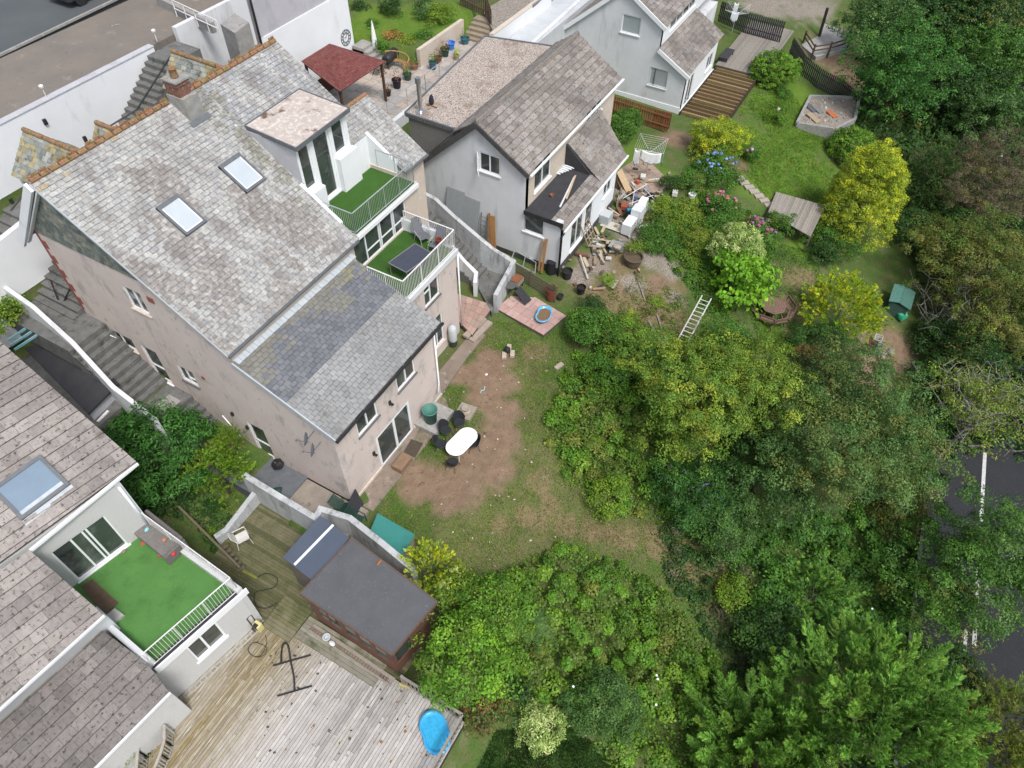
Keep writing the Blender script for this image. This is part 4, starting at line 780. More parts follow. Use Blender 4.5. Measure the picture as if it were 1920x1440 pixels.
mb = MB(); mb.box(X3-.05, X3-.003, 12.38, 19.5, -.3, .45); mb.box(X3, XF3, 12.34, 12.397, -.3, .25); mb.build('plinth', 'bright_white_render', H3)
tiles([(X3-.15, 12.2, 2.8), (XF3+.1, 12.2, 2.8), (XF3+.1, 14.6, 4.1), (X3-.15, 14.6, 4.1)], .42, .34, .046, TC, .14, .06, tint=tint_t2).build('roof', 'concrete_tile', H3)
f10 = Frame((0, 14.6, 0), (1, 0, 0), (0, -1, 0)); d10 = (48.0, 4.55, 53.0, 5.35)
wall(f10, [(X3+.004, 4.0), (60, 4.0), (60, 5.6), (X3+.004, 5.6)], [d10]).build('wall', 'bright_white_render', H3); window(H3, f10, d10, mull=(.25, .5, .75))
r3 = tiles([(X3-.15, 14.35, 5.5), (60, 14.35, 5.5), (60, 17.5, 7.38), (X3-.15, 17.5, 7.38)], .42, .34, .046, TC, .14, .06, tint=tint_t2).build('roof', 'concrete_tile', H3)
tiles([(X3-.15, 17.5, 7.38), (60, 17.5, 7.38), (60, 23.3, 2.55), (X3-.15, 23.3, 2.55)], .42, .34, .046, TC, .14, .06).build('roof', 'concrete_tile', H3)
mb = MB(); mb.bar((X3-.18, 17.5, 7.3), (X3-.18, 23.4, 2.4), .07, .26); mb.build('barge_board', 'upvc', r3)
mb = MB(); mb.bar((X3-.18, 17.5, 7.3), (X3-.18, 14.3, 5.38), .07, .26); mb.build('barge_board', 'upvc', r3)
mb = MB(); mb.bar((X3-.18, 14.6, 4.0), (X3-.18, 12.1, 2.65), .07, .26); mb.build('barge_board', 'upvc', r3)
MB().box(X3+.1, 59.8, 14.7, 22.8, -.2, 2.4).build('wall', 'white_render', H3)
# ---------------------------------------------------------------- NEIGHBOUR HOUSE (lower left)
FLZ = 2.1
H4 = thing('house', 'white pebbledashed house at lower left with brown tiled roofs and a bright turfed balcony', 'house', tuple(PZ(60, 1100, FLZ)))
A = PZ(163, 1080, FLZ); B = PZ(247, 1017, FLZ); uu = (B-A); uu.z = 0; uu.normalize(); nn_ = Vector((uu.y, -uu.x, 0))
fa = Frame(A, uu, nn_)
E0 = fa.px(55, 1031); E1 = fa.px(257, 867)
ez = (E0[1]+E1[1])/2; ue0 = E0[0]; ue1 = E1[0]
dw = fa.rect((95, 1045), (192, 962), (238, 1017), (155, 1090)); dw = (dw[0], FLZ+.04, dw[2], dw[3])
uc = fa.px(277, 972)[0]
wall(fa, [(ue0-1.0, -.6), (uc, -.6), (uc, ez-.05), (ue0-1.0, ez-.05)], [dw]).build('wall', 'pebbledash', H4)
window(H4, fa, dw, name='sliding_door', mull=(.36, .57, .64), fw=.06)
pth = math.tan(math.radians(27)); ov = .35
# plane of the big roof through the eave line, rising away from the wall
Pn = (-nn_*1.0+Vector((0, 0, pth))).normalized(); Pu = uu; PN = Pu.cross(Pn)
if PN.z < 0: PN = -PN
PO = fa.p(0, ez, ov)
def onroof(x, y, O=PO, n=PN):
    d = ray(x, y); return CC+d*((O-CC).dot(n)/d.dot(n))
def tint_n(p, b): return tuple(v*(.75+.5*float(vnoise(p.x, p.y, 1.0, 41))) for v in b)
TN = ((.31, .28, .26), (.28, .255, .24), (.335, .305, .285))
eR = onroof(257, 867); eL = onroof(55, 1031); kR = onroof(194, 1152); kL = onroof(-260, 1560); tp = onroof(0, 640); 
vt = (tp-eR); far = eR+vt.normalized()*9.5
w_dir = -uu
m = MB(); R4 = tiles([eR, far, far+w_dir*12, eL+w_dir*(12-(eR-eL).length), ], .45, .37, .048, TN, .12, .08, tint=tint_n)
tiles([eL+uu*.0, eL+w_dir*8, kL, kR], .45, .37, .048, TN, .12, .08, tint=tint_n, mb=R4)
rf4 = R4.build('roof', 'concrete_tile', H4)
m = MB(); m.bar(eL+Vector((0, 0, -.06)), eR+Vector((0, 0, -.06)), .1, .1); m.bar(kR+Vector((0, 0, -.06)), kL+Vector((0, 0, -.06)), .1, .1); m.build('gutter', 'upvc', rf4)
pipe(H4, [fa.p(uc-.12, ez-.2, .06), fa.p(uc-.12, FLZ+.1, .06)], .05)
# right return wall of the upper storey
m = MB(); q0 = fa.p(uc, 0, 0); q1 = q0-nn_*6.5; m.prism([(q0.x, q0.y), (q1.x, q1.y), (q1.x-.2, q1.y), (q0.x-.2, q0.y-.002)], -.6, [ez, ez+3.0, ez+3.0, ez]); m.build('wall', 'white_render', H4)
# rooflight
c4 = [onroof(*p) for p in ((70, 862), (132, 905), (45, 970), (-12, 922))]
cc = sum(c4, Vector())/4; ax = (c4[1]-c4[2]).normalized(); ay = PN.cross(ax); hx = .72; hy = .52; m = MB()
hx = ((c4[1]-c4[2]).length+(c4[0]-c4[3]).length)/4; hy = ((c4[0]-c4[1]).length+(c4[2]-c4[3]).length)/4
for s_ in (-1, 1): m.obox(cc+PN*.08+ax*s_*hx, ax, ay, PN, .06, hy+.06, .08); m.obox(cc+PN*.08+ay*s_*hy, ax, ay, PN, hx+.06, .06, .081)
sk4 = m.build('skylight', 'lead_grey', H4); MB().obox(cc+PN*.1, ax, ay, PN, hx-.05, hy-.05, .02).build('pane', mk('rooflight_glass', (.17, .24, .31), (.14, .20, .27), 1.2, rough=.12, spec=.7), sk4)
m = MB(); m.obox(cc+PN*.135-ay*(hy-.12)*(1 if ay.dot(nn_) < 0 else -1), ax, ay, PN, hx-.06, .07, .01); m.obox(cc+PN*.03-ay*(hy+.16)*(1 if ay.dot(nn_) < 0 else -1), ax, ay, PN, hx+.08, .1, .01); m.build('frame', 'flashing', sk4)
# balcony block
G0 = PZ(457, 1107, FLZ); G1 = PZ(290, 1255, FLZ); gu = (G0-G1); gu.z = 0; gu.normalize(); gn_ = Vector((gu.y, -gu.x, 0)); gf = Frame(G1, gu, gn_)
LR = (Vector((G0.x, G0.y))-Vector((G1.x, G1.y))).length; uL = 0.0
gwn = gf.rect((348, 1212), (404, 1165), (424, 1190), (371, 1243))
wall(gf, [(uL-1.2, -.8), (LR, -.8), (LR, FLZ-.25), (uL-1.2, FLZ-.25)], [gwn]).build('wall', 'pebbledash', H4); window(H4, gf, gwn, mull=(.45,))
c1 = gf.p(LR, 0); c2 = fa.p(uc+.0, 0); m = MB(); m.prism([(c1.x-.002, c1.y+.01), (c2.x, c2.y), (c2.x-.22, c2.y), (c1.x-.22, c1.y+.01)], -.8, FLZ+.25); m.build('wall', 'pebbledash', H4)
TF = [fa.p(ue0-.2, 0, .01), fa.p(uc-.1, 0, .01), gf.p(LR-.2, 0, -.25), gf.p(uL, 0, -.25)]
MB().prism([(p.x, p.y) for p in TF], FLZ-.2, FLZ).build('turf', 'fake_turf', H4)
m = MB(); gf.box(m, uL, LR+.02, FLZ-.2, FLZ+.02, -.24, -.02); m.build('balcony_edge', 'black_felt', H4)
m = MB(); gf.box(m, uL, LR+.1, FLZ-.28, FLZ+.06, .0, .06); m.build('fascia', 'upvc', H4)
ra = gf.p(LR-.12, FLZ, -.12); rb = gf.p(uL+.05, FLZ, -.12); rc_ = fa.p(uc-.06, FLZ+.2, .15)
railing(H4, [rc_, ra, rb], 1.05, bars=.115, mat='white_metal', r=.008, top_r=.022, post_r=.018)
rd = PZ(194, 1165, FLZ); m = MB(); m.bar((rb.x, rb.y, FLZ+.25), (rd.x, rd.y, FLZ+.25), .2, .5); m.build('parapet', 'white_render', H4)
# lower wing with its own roof
LZ = 2.35; l0 = PZ(317, 1297, LZ); l1 = PZ(195, 1420, LZ); lu = (l0-l1).normalized()
t0 = PZ(192, 1182, LZ+.75); t1 = t0-lu*7
bl = l0-lu*7
lq = [l0, PZ(275, 1243, LZ+.35), t0, t1, bl]
nrmL = (t0-l0).cross(lu).normalized()
if nrmL.z < 0: nrmL = -nrmL
lq = [p-nrmL*(p-l0).dot(nrmL) for p in lq]
def tint_l(p, b): return tuple(v*.72*(.75+.5*float(vnoise(p.x, p.y, 1.0, 43))) for v in b)
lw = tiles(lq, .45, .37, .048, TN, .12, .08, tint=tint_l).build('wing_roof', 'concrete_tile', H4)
m = MB(); m.bar(l0+Vector((0, 0, -.07)), bl+Vector((0, 0, -.07)), .1, .1); m.build('gutter', 'upvc', lw)
m = MB(); a_ = kR+Vector((0, 0, -.2)); b_ = kL+Vector((0, 0, -.2)); off = -nn_*.35; m.slab([a_+off, b_+off, b_+off-Vector((0, 0, 2.0)), a_+off-Vector((0, 0, 2.0))], .2); m.build('wall', 'white_render', H4)
o_ = Vector((lu.y, -lu.x, 0))*-.35; 
if o_.dot(t0-l0) < 0: o_ = -o_
m = MB(); m.prism([((l0+o_).x, (l0+o_).y), ((bl+o_).x, (bl+o_).y), ((bl+o_*2).x, (bl+o_*2).y), ((l0+o_*2).x, (l0+o_*2).y)], -.9, LZ-.05); m.build('wall', 'pebbledash', H4)
# ---------------------------------------------------------------- SURROUNDING WALLS, PAVING, BUILDINGS
def wallrun(name, mat, label, cat, pts, th=.22, drop=1.6, cap=None, side=1):
    """wall along a run of photo points whose top height is known: (px, py, ztop)"""
    P = [PZ(*p) for p in pts]; mb = MB(); cm = MB(); k = len(P); Ns = []
    ds = [Vector((P[i+1].x-P[i].x, P[i+1].y-P[i].y, 0)).normalized() for i in range(k-1)]
    for i in range(k):
        a = ds[max(i-1, 0)]; b = ds[min(i, k-2)]; t_ = (a+b); t_ = t_.normalized() if t_.length > .1 else a; n = Vector((-t_.y, t_.x, 0)); c_ = max(.5, n.dot(Vector((-b.y, b.x, 0)))); Ns.append(n*side*th/c_)
    def ring(q0, q1, zlo, zhi, M):
        vs = []
        for p, n in zip(P, Ns): vs += [p+n*q0+Vector((0, 0, zlo)), p+n*q1+Vector((0, 0, zlo)), p+n*q1+Vector((0, 0, zhi)), p+n*q0+Vector((0, 0, zhi))]
        fs = [(0, 1, 2, 3), (4*k-1, 4*k-2, 4*k-3, 4*k-4)]
        for i in range(k-1): b = 4*i; fs += [(b+j, b+(j+1) % 4, b+4+(j+1) % 4, b+4+j) for j in range(4)]
        M.add(vs, fs)
    ring(0, 1, -drop, 0, mb)
    if cap: ring(-.06, 1.06, .002, .05, cm)
    o = tag(mb.build(name, mat), label, cat)
    if cap: cm.build('coping', cap, o)
    return o
# parking shelf behind the tall wall
RT = 10.3
w_ = thing('retaining_wall', 'long tall white retaining wall below the parking area', 'wall', (16, 31.1, 7))
MB().box(-2, 21.0, 31.0, 31.3, 6.5, RT).build('wall', 'bright_white_render', w_); MB().box(-2, 21.02, 30.97, 31.34, RT, RT+.04).build('coping', 'grey_render', w_)
for a, b in ((86, 178), (283, 67)):
    p = PZ(a+9 if a < 200 else a+3, b+8, RT+.04); m = MB(); m.tube([(p.x, 31.15, RT+.04), (p.x, 31.15, RT+.5)], .02, 6); m.lathe((p.x, 31.15, RT+.5), [(.09, 0), (.1, .08), (.03, .12)], 10)
    tag(m.build('post_light', 'white_metal'), 'small white post light on the retaining wall, %s' % ('near the left edge' if a < 200 else 'by its right end'), 'light')
for a, b in ((83, 228), (158, 260), (297, 118), (20, 377)):
    p = PY(a, b, 31.0); MB().box(p.x-.07, p.x+.07, 30.9, 30.999, p.z-.12, p.z+.12).build('wall_lamp', 'black_plastic', w_)
struct(MB().box(4, 21, 29.36, 30.98, 6, 6.56).build('alley', 'step_concrete')); struct(MB().box(10.2, 22, 26.45, 29.08, 3, 4.3).build('alley', 'step_concrete'))
struct(MB().prism([(-5, 31.3), (30, 31.3), (30, 36.2), (-5, 36.2)], 9.8, RT-.08).build('parking_area', 'parking_concrete'))
k0 = PZ(0, 103, RT-.08); k1 = PZ(215, 0, RT-.08); kd = (k1-k0).normalized(); kn = Vector((-kd.y, kd.x, 0)); 
struct(MB().bar(k0-kd*10, k1+kd*20, .12, .1).build('kerb', 'concrete')); m = MB(); a = k0-kd*10; b = k1+kd*20
m.prism([(v.x, v.y) for v in (a+kn*.06, b+kn*.06, b+kn*40, a+kn*40)], RT-.4, RT-.10); struct(m.build('street', 'upper_asphalt'))
m = MB(); m.prism([(v.x, v.y) for v in (a+kn*.12, b+kn*.12, b+kn*.2, a+kn*.2)], RT-.1, RT-.095); struct(m.build('yellow_line', mk('yellow_paint', (.42, .42, .16), (.3, .3, .12), 3)))
# parked car, its rear just in frame
cp = PZ(182, -14, RT); car = thing('parked_car', 'black car parked on the street at the top edge', 'car', (cp.x, cp.y+.4, RT-.1))
MB().add([(cp.x-2, cp.y-.5, RT+.15), (cp.x+2, cp.y-.5, RT+.15), (cp.x+2, cp.y+1.3, RT+.15), (cp.x-2, cp.y+1.3, RT+.15), (cp.x-2, cp.y-.45, RT+.75), (cp.x+2, cp.y-.45, RT+.75), (cp.x+2, cp.y+1.25, RT+.75), (cp.x-2, cp.y+1.25, RT+.75)], [(3, 2, 1, 0), (4, 5, 6, 7), (0, 1, 5, 4), (1, 2, 6, 5), (2, 3, 7, 6), (3, 0, 4, 7)]).build('body', 'black_plastic', car, bevel=.12)
MB().prism([(cp.x-1.2, cp.y-.3), (cp.x+1.2, cp.y-.3), (cp.x+1.2, cp.y+1.1), (cp.x-1.2, cp.y+1.1)], RT+.76, RT+1.25).build('cabin', 'glass', car, bevel=.15)
for sx in (-1.3, 1.3):
    for yy in (-.5, 1.2): m = MB(); m.tube([(cp.x+sx, cp.y+yy, RT+.2), (cp.x+sx, cp.y+yy+.12, RT+.2)], .3, 14); m.build('wheel', 'black_plastic', car)
# cross wall, alley and side steps
single(MB().prism([(6.5, 29.1), (13, 29.1), (13, 29.35), (6.5, 29.35)], 3, [6.9, 7.75, 7.75, 6.9]), 'garden_wall', 'bright_white_render', 'white cross wall between the two flights of steps behind the pink house', 'wall')
m = MB()
for i in range(10): m.box(9.6+i*.3, 9.6+(i+1)*.3+(4 if i == 9 else 0), 26.5, 29.09, 4.0, 4.35+i*.2)
single(m, 'back_steps', 'step_concrete', 'mossy concrete steps turning behind the red quoined corner', 'steps')
m = MB()
for i in range(5): m.box(9.6+i*.4, 9.6+(i+1)*.4+(5.0 if i == 4 else 0), 29.36, 30.95, 6.0, 6.6+i*.17)
for i in range(12): m.box(17.5+i*.27, 17.5+(i+1)*.27+(1.5 if i == 11 else 0), 29.36, 30.95, 6.6, 7.9+i*.2)
single(m, 'alley_steps', 'step_concrete', 'weedy steps climbing the alley beneath the tall white wall', 'steps')
for i, (pts, lb) in enumerate(((((20, 395, 8.6), (40, 370, 8.9), (68, 350, 9.2)), 'short dark handrail at the foot of the alley steps'), (((205, 237, 10.2), (257, 205, 10.4), (320, 105, 11.0)), 'long dark handrail rising along the tall white wall'), (((95, 525, 5.4), (108, 560, 4.6), (118, 568, 4.4), (137, 530, 5.6)), 'bent black handrail beside the quoined corner steps'))):
    single(MB().tube([PZ(*p) for p in pts], .035, 6), 'handrail', 'black_plastic', lb, 'handrail')
m = MB(); m.box(8.3, XG-.01, 25.2, 29.09, 3.2, 4.28)
for i in range(9): m.box(8.3, XG-.01, 22.75+i*.27, 23.02+i*.27, .5, 2.05+i*.245)
m.box(8.3, XG-.01, 21.3, 22.75, .3, 1.84)
for i in range(8): m.box(8.3, XG-.01, 19.1+i*.275, 19.1+(i+1)*.275, -.8, .1+i*.21)
single(m, 'side_steps', 'step_concrete', 'long flight of dark mossy concrete steps down the side of the pink house', 'steps')
struct(MB().box(8.35, XG-.01, 15.4, 19.1, -.8, -.06).build('side_path', 'lead_grey'))
struct(MB().box(6.6, 8.34, 23, 29, 0, 2.3).build('yard', 'step_concrete')); struct(MB().prism([(8.2, 12.2), (XG, 12.2), (XG, 15.4), (8.4, 15.4)], -.8, -.12).build('sandy_yard', mk('sandy', (.30, .26, .22), (.22, .19, .165), 2.5, [((.12, .11, .08), 4, .6, .72)], bump=.4)))
p = PX(322, 765, 9.2); single(MB().box(8.9, 9.7, 21.5, 22.2, 1.84, 1.86), 'inspection_cover', 'concrete', 'pale square drain cover in the landing outside the side door', 'drain cover')
wallrun('boundary_wall', 'white_render', 'white boundary wall stepping down beside the mossy steps', 'wall', [(-40, 500, 5.7), (0, 527, 5.6), (65, 572, 5.2), (140, 640, 4.45), (215, 722, 3.75), (272, 766, 3.0), (295, 785, 2.7)], .18, 3.6, None, -1)
wallrun('boundary_wall', 'mossy_wall', 'weathered white wall with mossy coping between the yard and the mossy deck', 'wall', [(452, 893, 1.15), (522, 936, 1.15), (593, 978, 1.15), (603, 960, 1.15), (652, 975, 1.15), (712, 1022, 1.1), (772, 1072, 1.0)], .24, 2.4, None, 1)
wallrun('low_wall', 'mossy_wall', 'low mossy concrete kerb wall dividing the planting from the mossy deck', 'wall', [(478, 915, .2), (420, 990, -.1), (400, 1003, -.1)], .22, 1.0)
g = [PZ(45, 652, 3.0), PZ(130, 622, 3.0), PZ(222, 718, 3.0), PZ(165, 775, 3.0)]
s_ = thing('garage', 'small outbuilding with a flat black felt roof between neighbour and steps', 'outbuilding', (7.4, 24, 0))
MB().prism([(p.x, p.y) for p in g], 2.88, 3.0).build('flat_roof', 'black_felt', s_); gi = sum((Vector((p.x, p.y, 0)) for p in g), Vector())/4
MB().prism([((p.x-gi.x)*.93+gi.x, (p.y-gi.y)*.93+gi.y) for p in g], 0, 2.875).build('wall', 'grey_render', s_)
a, b = Vector((g[3].x, g[3].y, 0)), Vector((g[2].x, g[2].y, 0)); m = MB(); d = (b-a); m.bar(a*.95+b*.05+Vector((.02, -.02, 1.2)), a*.6+b*.4+Vector((.02, -.02, 1.2)), .1, 2.3); m.build('door', 'wood_any', s_)
t = thing('railing', 'pale blue painted three bar railing beyond the flat black roof', 'railing', tuple(PZ(50, 630, 3.4)))
for i, (p, q) in enumerate((((15, 638), (72, 600)), ((20, 648), (79, 609)), ((27, 656), (85, 618)))): MB().bar(PZ(*p, 4.2), PZ(*q, 4.2), .05, .1).build('rail', mk('blue_paint%d' % i, (.22, .42, .48), (.18, .35, .40), 3), t)
# white building top left
T = thing('building', 'plain white and grey rendered building at the top with a round clock', 'building', (31, 33, 4.3))
ft = Frame((0, 31.0, 0), (1, 0, 0), (0, -1, 0)); wall(ft, [(27.45, 3.5), (34.95, 3.5), (34.95, 8.15), (27.45, 8.15)]).build('wall', 'bright_white_render', T)
wall(Frame((0, 31.06, 0), (1, 0, 0), (0, -1, 0)), [(27.45, 8.15), (34.9, 8.15), (34.9, 15), (27.45, 15)]).build('wall', 'grey_render', T)
wall(Frame((27.44, 0, 0), (0, 1, 0), (-1, 0, 0)), [(31.02, 3.5), (41, 3.5), (41, 15), (31.02, 15)]).build('wall', 'grey_render', T)
MB().box(27.6, 34.7, 31.4, 41, 3, 14.9).build('wall', 'grey_render', T); MB().slab([(27.2, 30.8, 15), (35.2, 30.8, 15), (35.2, 41, 17), (27.2, 41, 17)], .2).build('roof', 'slate', T)
pipe(T, [(27.42, 30.95, 14.5), (27.42, 30.95, 4.5)], .06, 'black_plastic')
c = ft.p(*ft.px(648, 70), .03); ck = thing('wall_clock', 'large round dark clock ring on the white gable wall', 'clock', tuple(c)); m = MB()
for i in range(24):
    a0, a1 = 2*math.pi*i/24, 2*math.pi*(i+1)/24
    for r in (.46, .27): m.tube([c+Vector((r*math.cos(a0), 0, r*math.sin(a0))), c+Vector((r*math.cos(a1), 0, r*math.sin(a1)))], .02, 4)
m.build('ring', 'lead_grey', ck); m = MB()
for i in range(12): a0 = 2*math.pi*i/12; m.tube([c+Vector((.29*math.cos(a0), 0, .29*math.sin(a0))), c+Vector((.44*math.cos(a0), 0, .44*math.sin(a0)))], .022, 4)
m.build('numerals', 'black_plastic', ck); m = MB(); m.tube([c, c+Vector((.1, -.01, .2))], .015, 4); m.tube([c, c+Vector((-.14, -.01, .04))], .015, 4); m.build('hands', 'black_plastic', ck)
single(MB().box(22.5, 27.2, 31.0, 31.25, 6.5, 10.6), 'garden_wall', 'white_render', 'white wall with dark coping joining the white building', 'wall')
p = [PZ(298, 2, 10.4), PZ(400, 52, 10.4)]; single(MB().bar(p[0], p[1], .25, .5), 'low_wall', 'concrete', 'low weedy kerb wall at the end of the parking area', 'wall')
p = [PZ(322, 0, 11.0), PZ(405, 38, 11.0)]; m = MB(); m.tube(p, .03, 5); m.tube([p[0]-Vector((0, 0, .4)), p[1]-Vector((0, 0, .4))], .03, 5)
for i in range(5): q = p[0].lerp(p[1], i/4); m.tube([q, q-Vector((0, 0, .8))], .03, 5)
single(m, 'railing', 'white_metal', 'white two bar railing behind the parking area kerb', 'railing')
q = [PZ(413, 45, 10.8), PZ(440, 25, 10.8), PZ(467, 42, 10.8), PZ(440, 62, 10.8)]; single(MB().prism([(v.x, v.y) for v in q], 7, 10.8), 'pier', 'concrete', 'squat concrete pier with moss on top beside the white building', 'pier')
# gazebo and terrace
TZ = 4.36
struct(MB().prism([(27.3, 24.3), (41.5, 24.3), (41.5, 26.3), (35.5, 26.4), (35.6, 30.95), (27.3, 30.95)], 1.0, TZ).build('terrace', mk('terrace_stone', (.40, .37, .34), (.30, .28, .26), 1.2, [((.5, .47, .43), 2, .58, .6), ((.2, .18, .16), 6, .62, .72)], bump=.2)))
m = MB()
for i in range(16):
    for j in range(8): 
        if 27.5+i*.86 < 35.2 or j < 2: m.box(27.42+i*.86+(.2 if j % 2 else 0), 28.25+i*.86+(.2 if j % 2 else 0), 24.4+j*.62, 24.99+j*.62, TZ+.002, TZ+.022, random.choice(((.42, .38, .34), (.46, .42, .38), (.36, .34, .32), (.47, .40, .34))))
single(m, 'terrace_paving', 'pink_slab', 'stone paving slabs of the terrace beside the red roofed gazebo', 'paving')
gz = 6.75; Q = [PZ(565, 115, gz), PZ(618, 82, gz), PZ(723, 115, gz), PZ(637, 172, gz)]; gc = sum(Q, Vector())/4
# apex height where the photo ray passes over the centre
d = ray(629, 112); tt = ((gc.x*d.x+gc.y*d.y)/(d.x*d.x+d.y*d.y)); az_ = max(gz+.5, CH+d.z*tt)
G = thing('gazebo', 'timber gazebo with a dark red shingled hipped roof', 'gazebo', (gc.x, gc.y, TZ)); ap = Vector((gc.x, gc.y, az_)); m = MB()
for i in range(4):
    a, b = Q[i], Q[(i+1) % 4]; tiles([a, b, ap], .3, .14, .012, ((.20, .065, .06), (.175, .055, .05), (.22, .08, .07)), .1, .03, mb=m)
m.build('roof', 'wood_any', G)
for v in Q: c = v.lerp(Vector((gc.x, gc.y, gz)), .1); MB().box(c.x-.06, c.x+.06, c.y-.06, c.y+.06, TZ, gz-.03, (.10, .055, .035)).build('post', 'wood_any', G)
for i in (3, 0):
    a, b = Q[i].lerp(gc, .1), Q[(i+1) % 4].lerp(gc, .1); m = MB(); m.bar((a.x, a.y, TZ+.5), (b.x, b.y, TZ+.5), .04, 1.0, col=(.11, .06, .04)); m.build('side_panel', 'wood_any', G); m = MB(); m.bar((a.x, a.y, gz-.12), (b.x, b.y, gz-.12), .08, .15, col=(.11, .06, .04)); m.build('beam', 'wood_any', G)
rr = thing('railing', 'galvanised two bar railing along the edge of the raised terrace', 'railing', (30, 24.35, TZ)); railing(rr, [(29.4, 24.4, TZ), (33.2, 24.4, TZ), (36.3, 24.4, TZ)], 1.05, bars=0, posts=1.9, bottom=.55)
single(MB().box(27.3, 41.5, 24.0, 24.28, .5, TZ+.02), 'terrace_wall', 'white_render', 'pale retaining wall under the terrace railing', 'wall')
single(MB().prism([(35.55, 26.35), (40.6, 26.3), (40.6, 26.55), (35.55, 26.6)], 4, 5.45), 'garden_wall', 'cream_render', 'sloping pale wall holding up the top lawn behind the potted plants', 'wall')
m = MB()
for i in range(5): m.box(40.2+i*.35, 42.2, 24.6, 26.2, 4, TZ+.15+i*.17, (.32, .27, .2))
single(m, 'garden_steps', 'wood_any', 'pale sleeper steps beyond the potted plants', 'steps')
m = MB()
for i in range(4): m.box(34.6-.0, 35.9, 29.0+i*.35, 30.9, TZ-.3, TZ+.1+i*.18)
single(m, 'garden_steps', 'concrete', 'grey concrete steps beside the closed white parasol', 'steps')
# terrace things
p = PZ(705, 100, TZ); pr = thing('parasol', 'closed white parasol standing on the terrace by the steps', 'parasol', (p.x, p.y, TZ)); MB().lathe((p.x, p.y, TZ+.35), [(.1, 0), (.17, .1), (.16, .6), (.1, 1.2), (.02, 1.7)], 9, fn=lambda t: 1+.15*math.cos(t*4)).build('canopy', 'upvc', pr); m = MB(); m.tube([(p.x, p.y, TZ), (p.x, p.y, TZ+.4)], .03, 6); m.build('pole', 'galv', pr); MB().lathe((p.x, p.y, TZ), [(.25, 0), (.25, .06), (.05, .1)], 12).build('base', 'lead_grey', pr)
p = PZ(733, 112, TZ+.4); b_ = thing('barbecue', 'black covered barrel barbecue on the terrace', 'barbecue', (p.x, p.y, TZ)); MB().tube([(p.x-.65, p.y-.1, TZ+.62), (p.x-.6, p.y-.1, TZ+.62), (p.x+.6, p.y+.1, TZ+.62), (p.x+.65, p.y+.1, TZ+.62)], [.2, .3, .3, .2], 12).build('drum', 'black_plastic', b_, smooth=True)
for sx in (-.5, .5): m = MB(); m.tube([(p.x+sx, p.y-.2, TZ), (p.x+sx, p.y, TZ+.5), (p.x+sx, p.y+.2, TZ)], .025, 5); m.build('legs', 'black_plastic', b_)
p = PZ(752, 135, TZ); b_ = thing('garden_bench', 'curved golden timber bench on the terrace', 'bench', (p.x, p.y, TZ)); WD = (.42, .25, .12)
def arc(r, a0, a1, z, n=9): return [(p.x-.5+r*math.cos(a0+(a1-a0)*i/n), p.y+.35+r*math.sin(a0+(a1-a0)*i/n), TZ+z) for i in range(n+1)]
m = MB(); A0, A1 = -1.4, .9
for r in (.85, .95, 1.05): m.tube(arc(r, A0, A1, .43), .045, 4, WD)
m.build('seat', 'wood_any', b_); m = MB(); m.tube(arc(1.14, A0, A1, .9), .04, 5, WD)
for q_, z_ in zip(arc(1.1, A0, A1, .4, 14), arc(1.14, A0, A1, .9, 14)): m.tube([q_, z_], .022, 4, WD)
m.build('backrest', 'wood_any', b_)
for q_ in arc(.85, A0, A1, 0, 2)+arc(1.12, A0, A1, 0, 2): MB().tube([q_, (q_[0], q_[1], TZ+.42)], .035, 5, WD).build('leg', 'wood_any', b_)
p = PZ(712, 140, TZ); b_ = thing('folding_table', 'brown folding table beside the gazebo corner', 'table', (p.x, p.y, TZ)); MB().box(p.x-.45, p.x+.45, p.y-.3, p.y+.3, TZ+.68, TZ+.72, (.18, .11, .07)).build('tabletop', 'wood_any', b_)
for s2_ in (-.3, .3):
    for s_ in (-1, 1): MB().bar((p.x-.35*s_, p.y+s2_, TZ), (p.x+.35*s_, p.y+s2_, TZ+.68), .04, .04, col=(.16, .1, .06)).build('leg', 'wood_any', b_)
# potted plants
def pot(px_, py_, z, r, h_, col, label, plant=None, cat='potted plant', group=None):
    p = PZ(px_, py_, z); o = thing('potted_plant' if plant else 'pot', label, cat, (p.x, p.y, z), group)
    MB().lathe((p.x, p.y, z), [(r*.7, 0), (r, h_), (r*1.08, h_), (r*1.08, h_*.9), (r*.9, h_*.98), (r*.85, h_*.6)], 14, col=col).build('container', 'plain', o)
    if plant: leafblob(o, Vector((p.x, p.y, z+h_+r*.9)), r*1.5, r*1.5, r*1.6, 170, .075, plant)
    return o
LATE = []
POTS = [(872, 82, 4.36, .3, .4, (.05, .16, .22), 'big blue glazed pot with a spiky shrub at the foot of the sleeper steps', 'g'), (845, 92, 4.36, .3, .45, (.04, .2, .6), 'bright blue tub standing by the pale wall', None), (835, 105, 4.36, .28, .5, (.03, .07, .05), 'dark green pot with orange red flowers', 'o'), (822, 118, 4.36, .26, .4, (.2, .09, .05), 'terracotta pot holding a dark red acer', 'r'),
        (812, 130, 4.36, .24, .5, (.06, .13, .2), 'tall blue pot with green leaves near the glass screen', 'g'), (856, 112, 4.36, .2, .3, (.35, .3, .2), 'small pale pot with yellow leaves on the path', 'y'), (898, 98, 4.36, .26, .35, (.04, .06, .1), 'square dark planter with orange grass beside the gravel roof', 'o'), (777, 130, 4.36, .28, .35, (.3, .15, .1), 'brown pot behind the railing of the terrace', 'g'),
        (728, 180, 4.36, .2, .35, (.03, .03, .04), 'black pot with pink flowers at the terrace rail corner', 'p'), (745, 165, 4.36, .28, .55, (.02, .02, .03), 'tall black planter with pink flowers by the middle rail', 'p'), (765, 150, 4.36, .25, .4, (.05, .08, .06), 'dark pot of grass by the right part of the rail', 'g')]
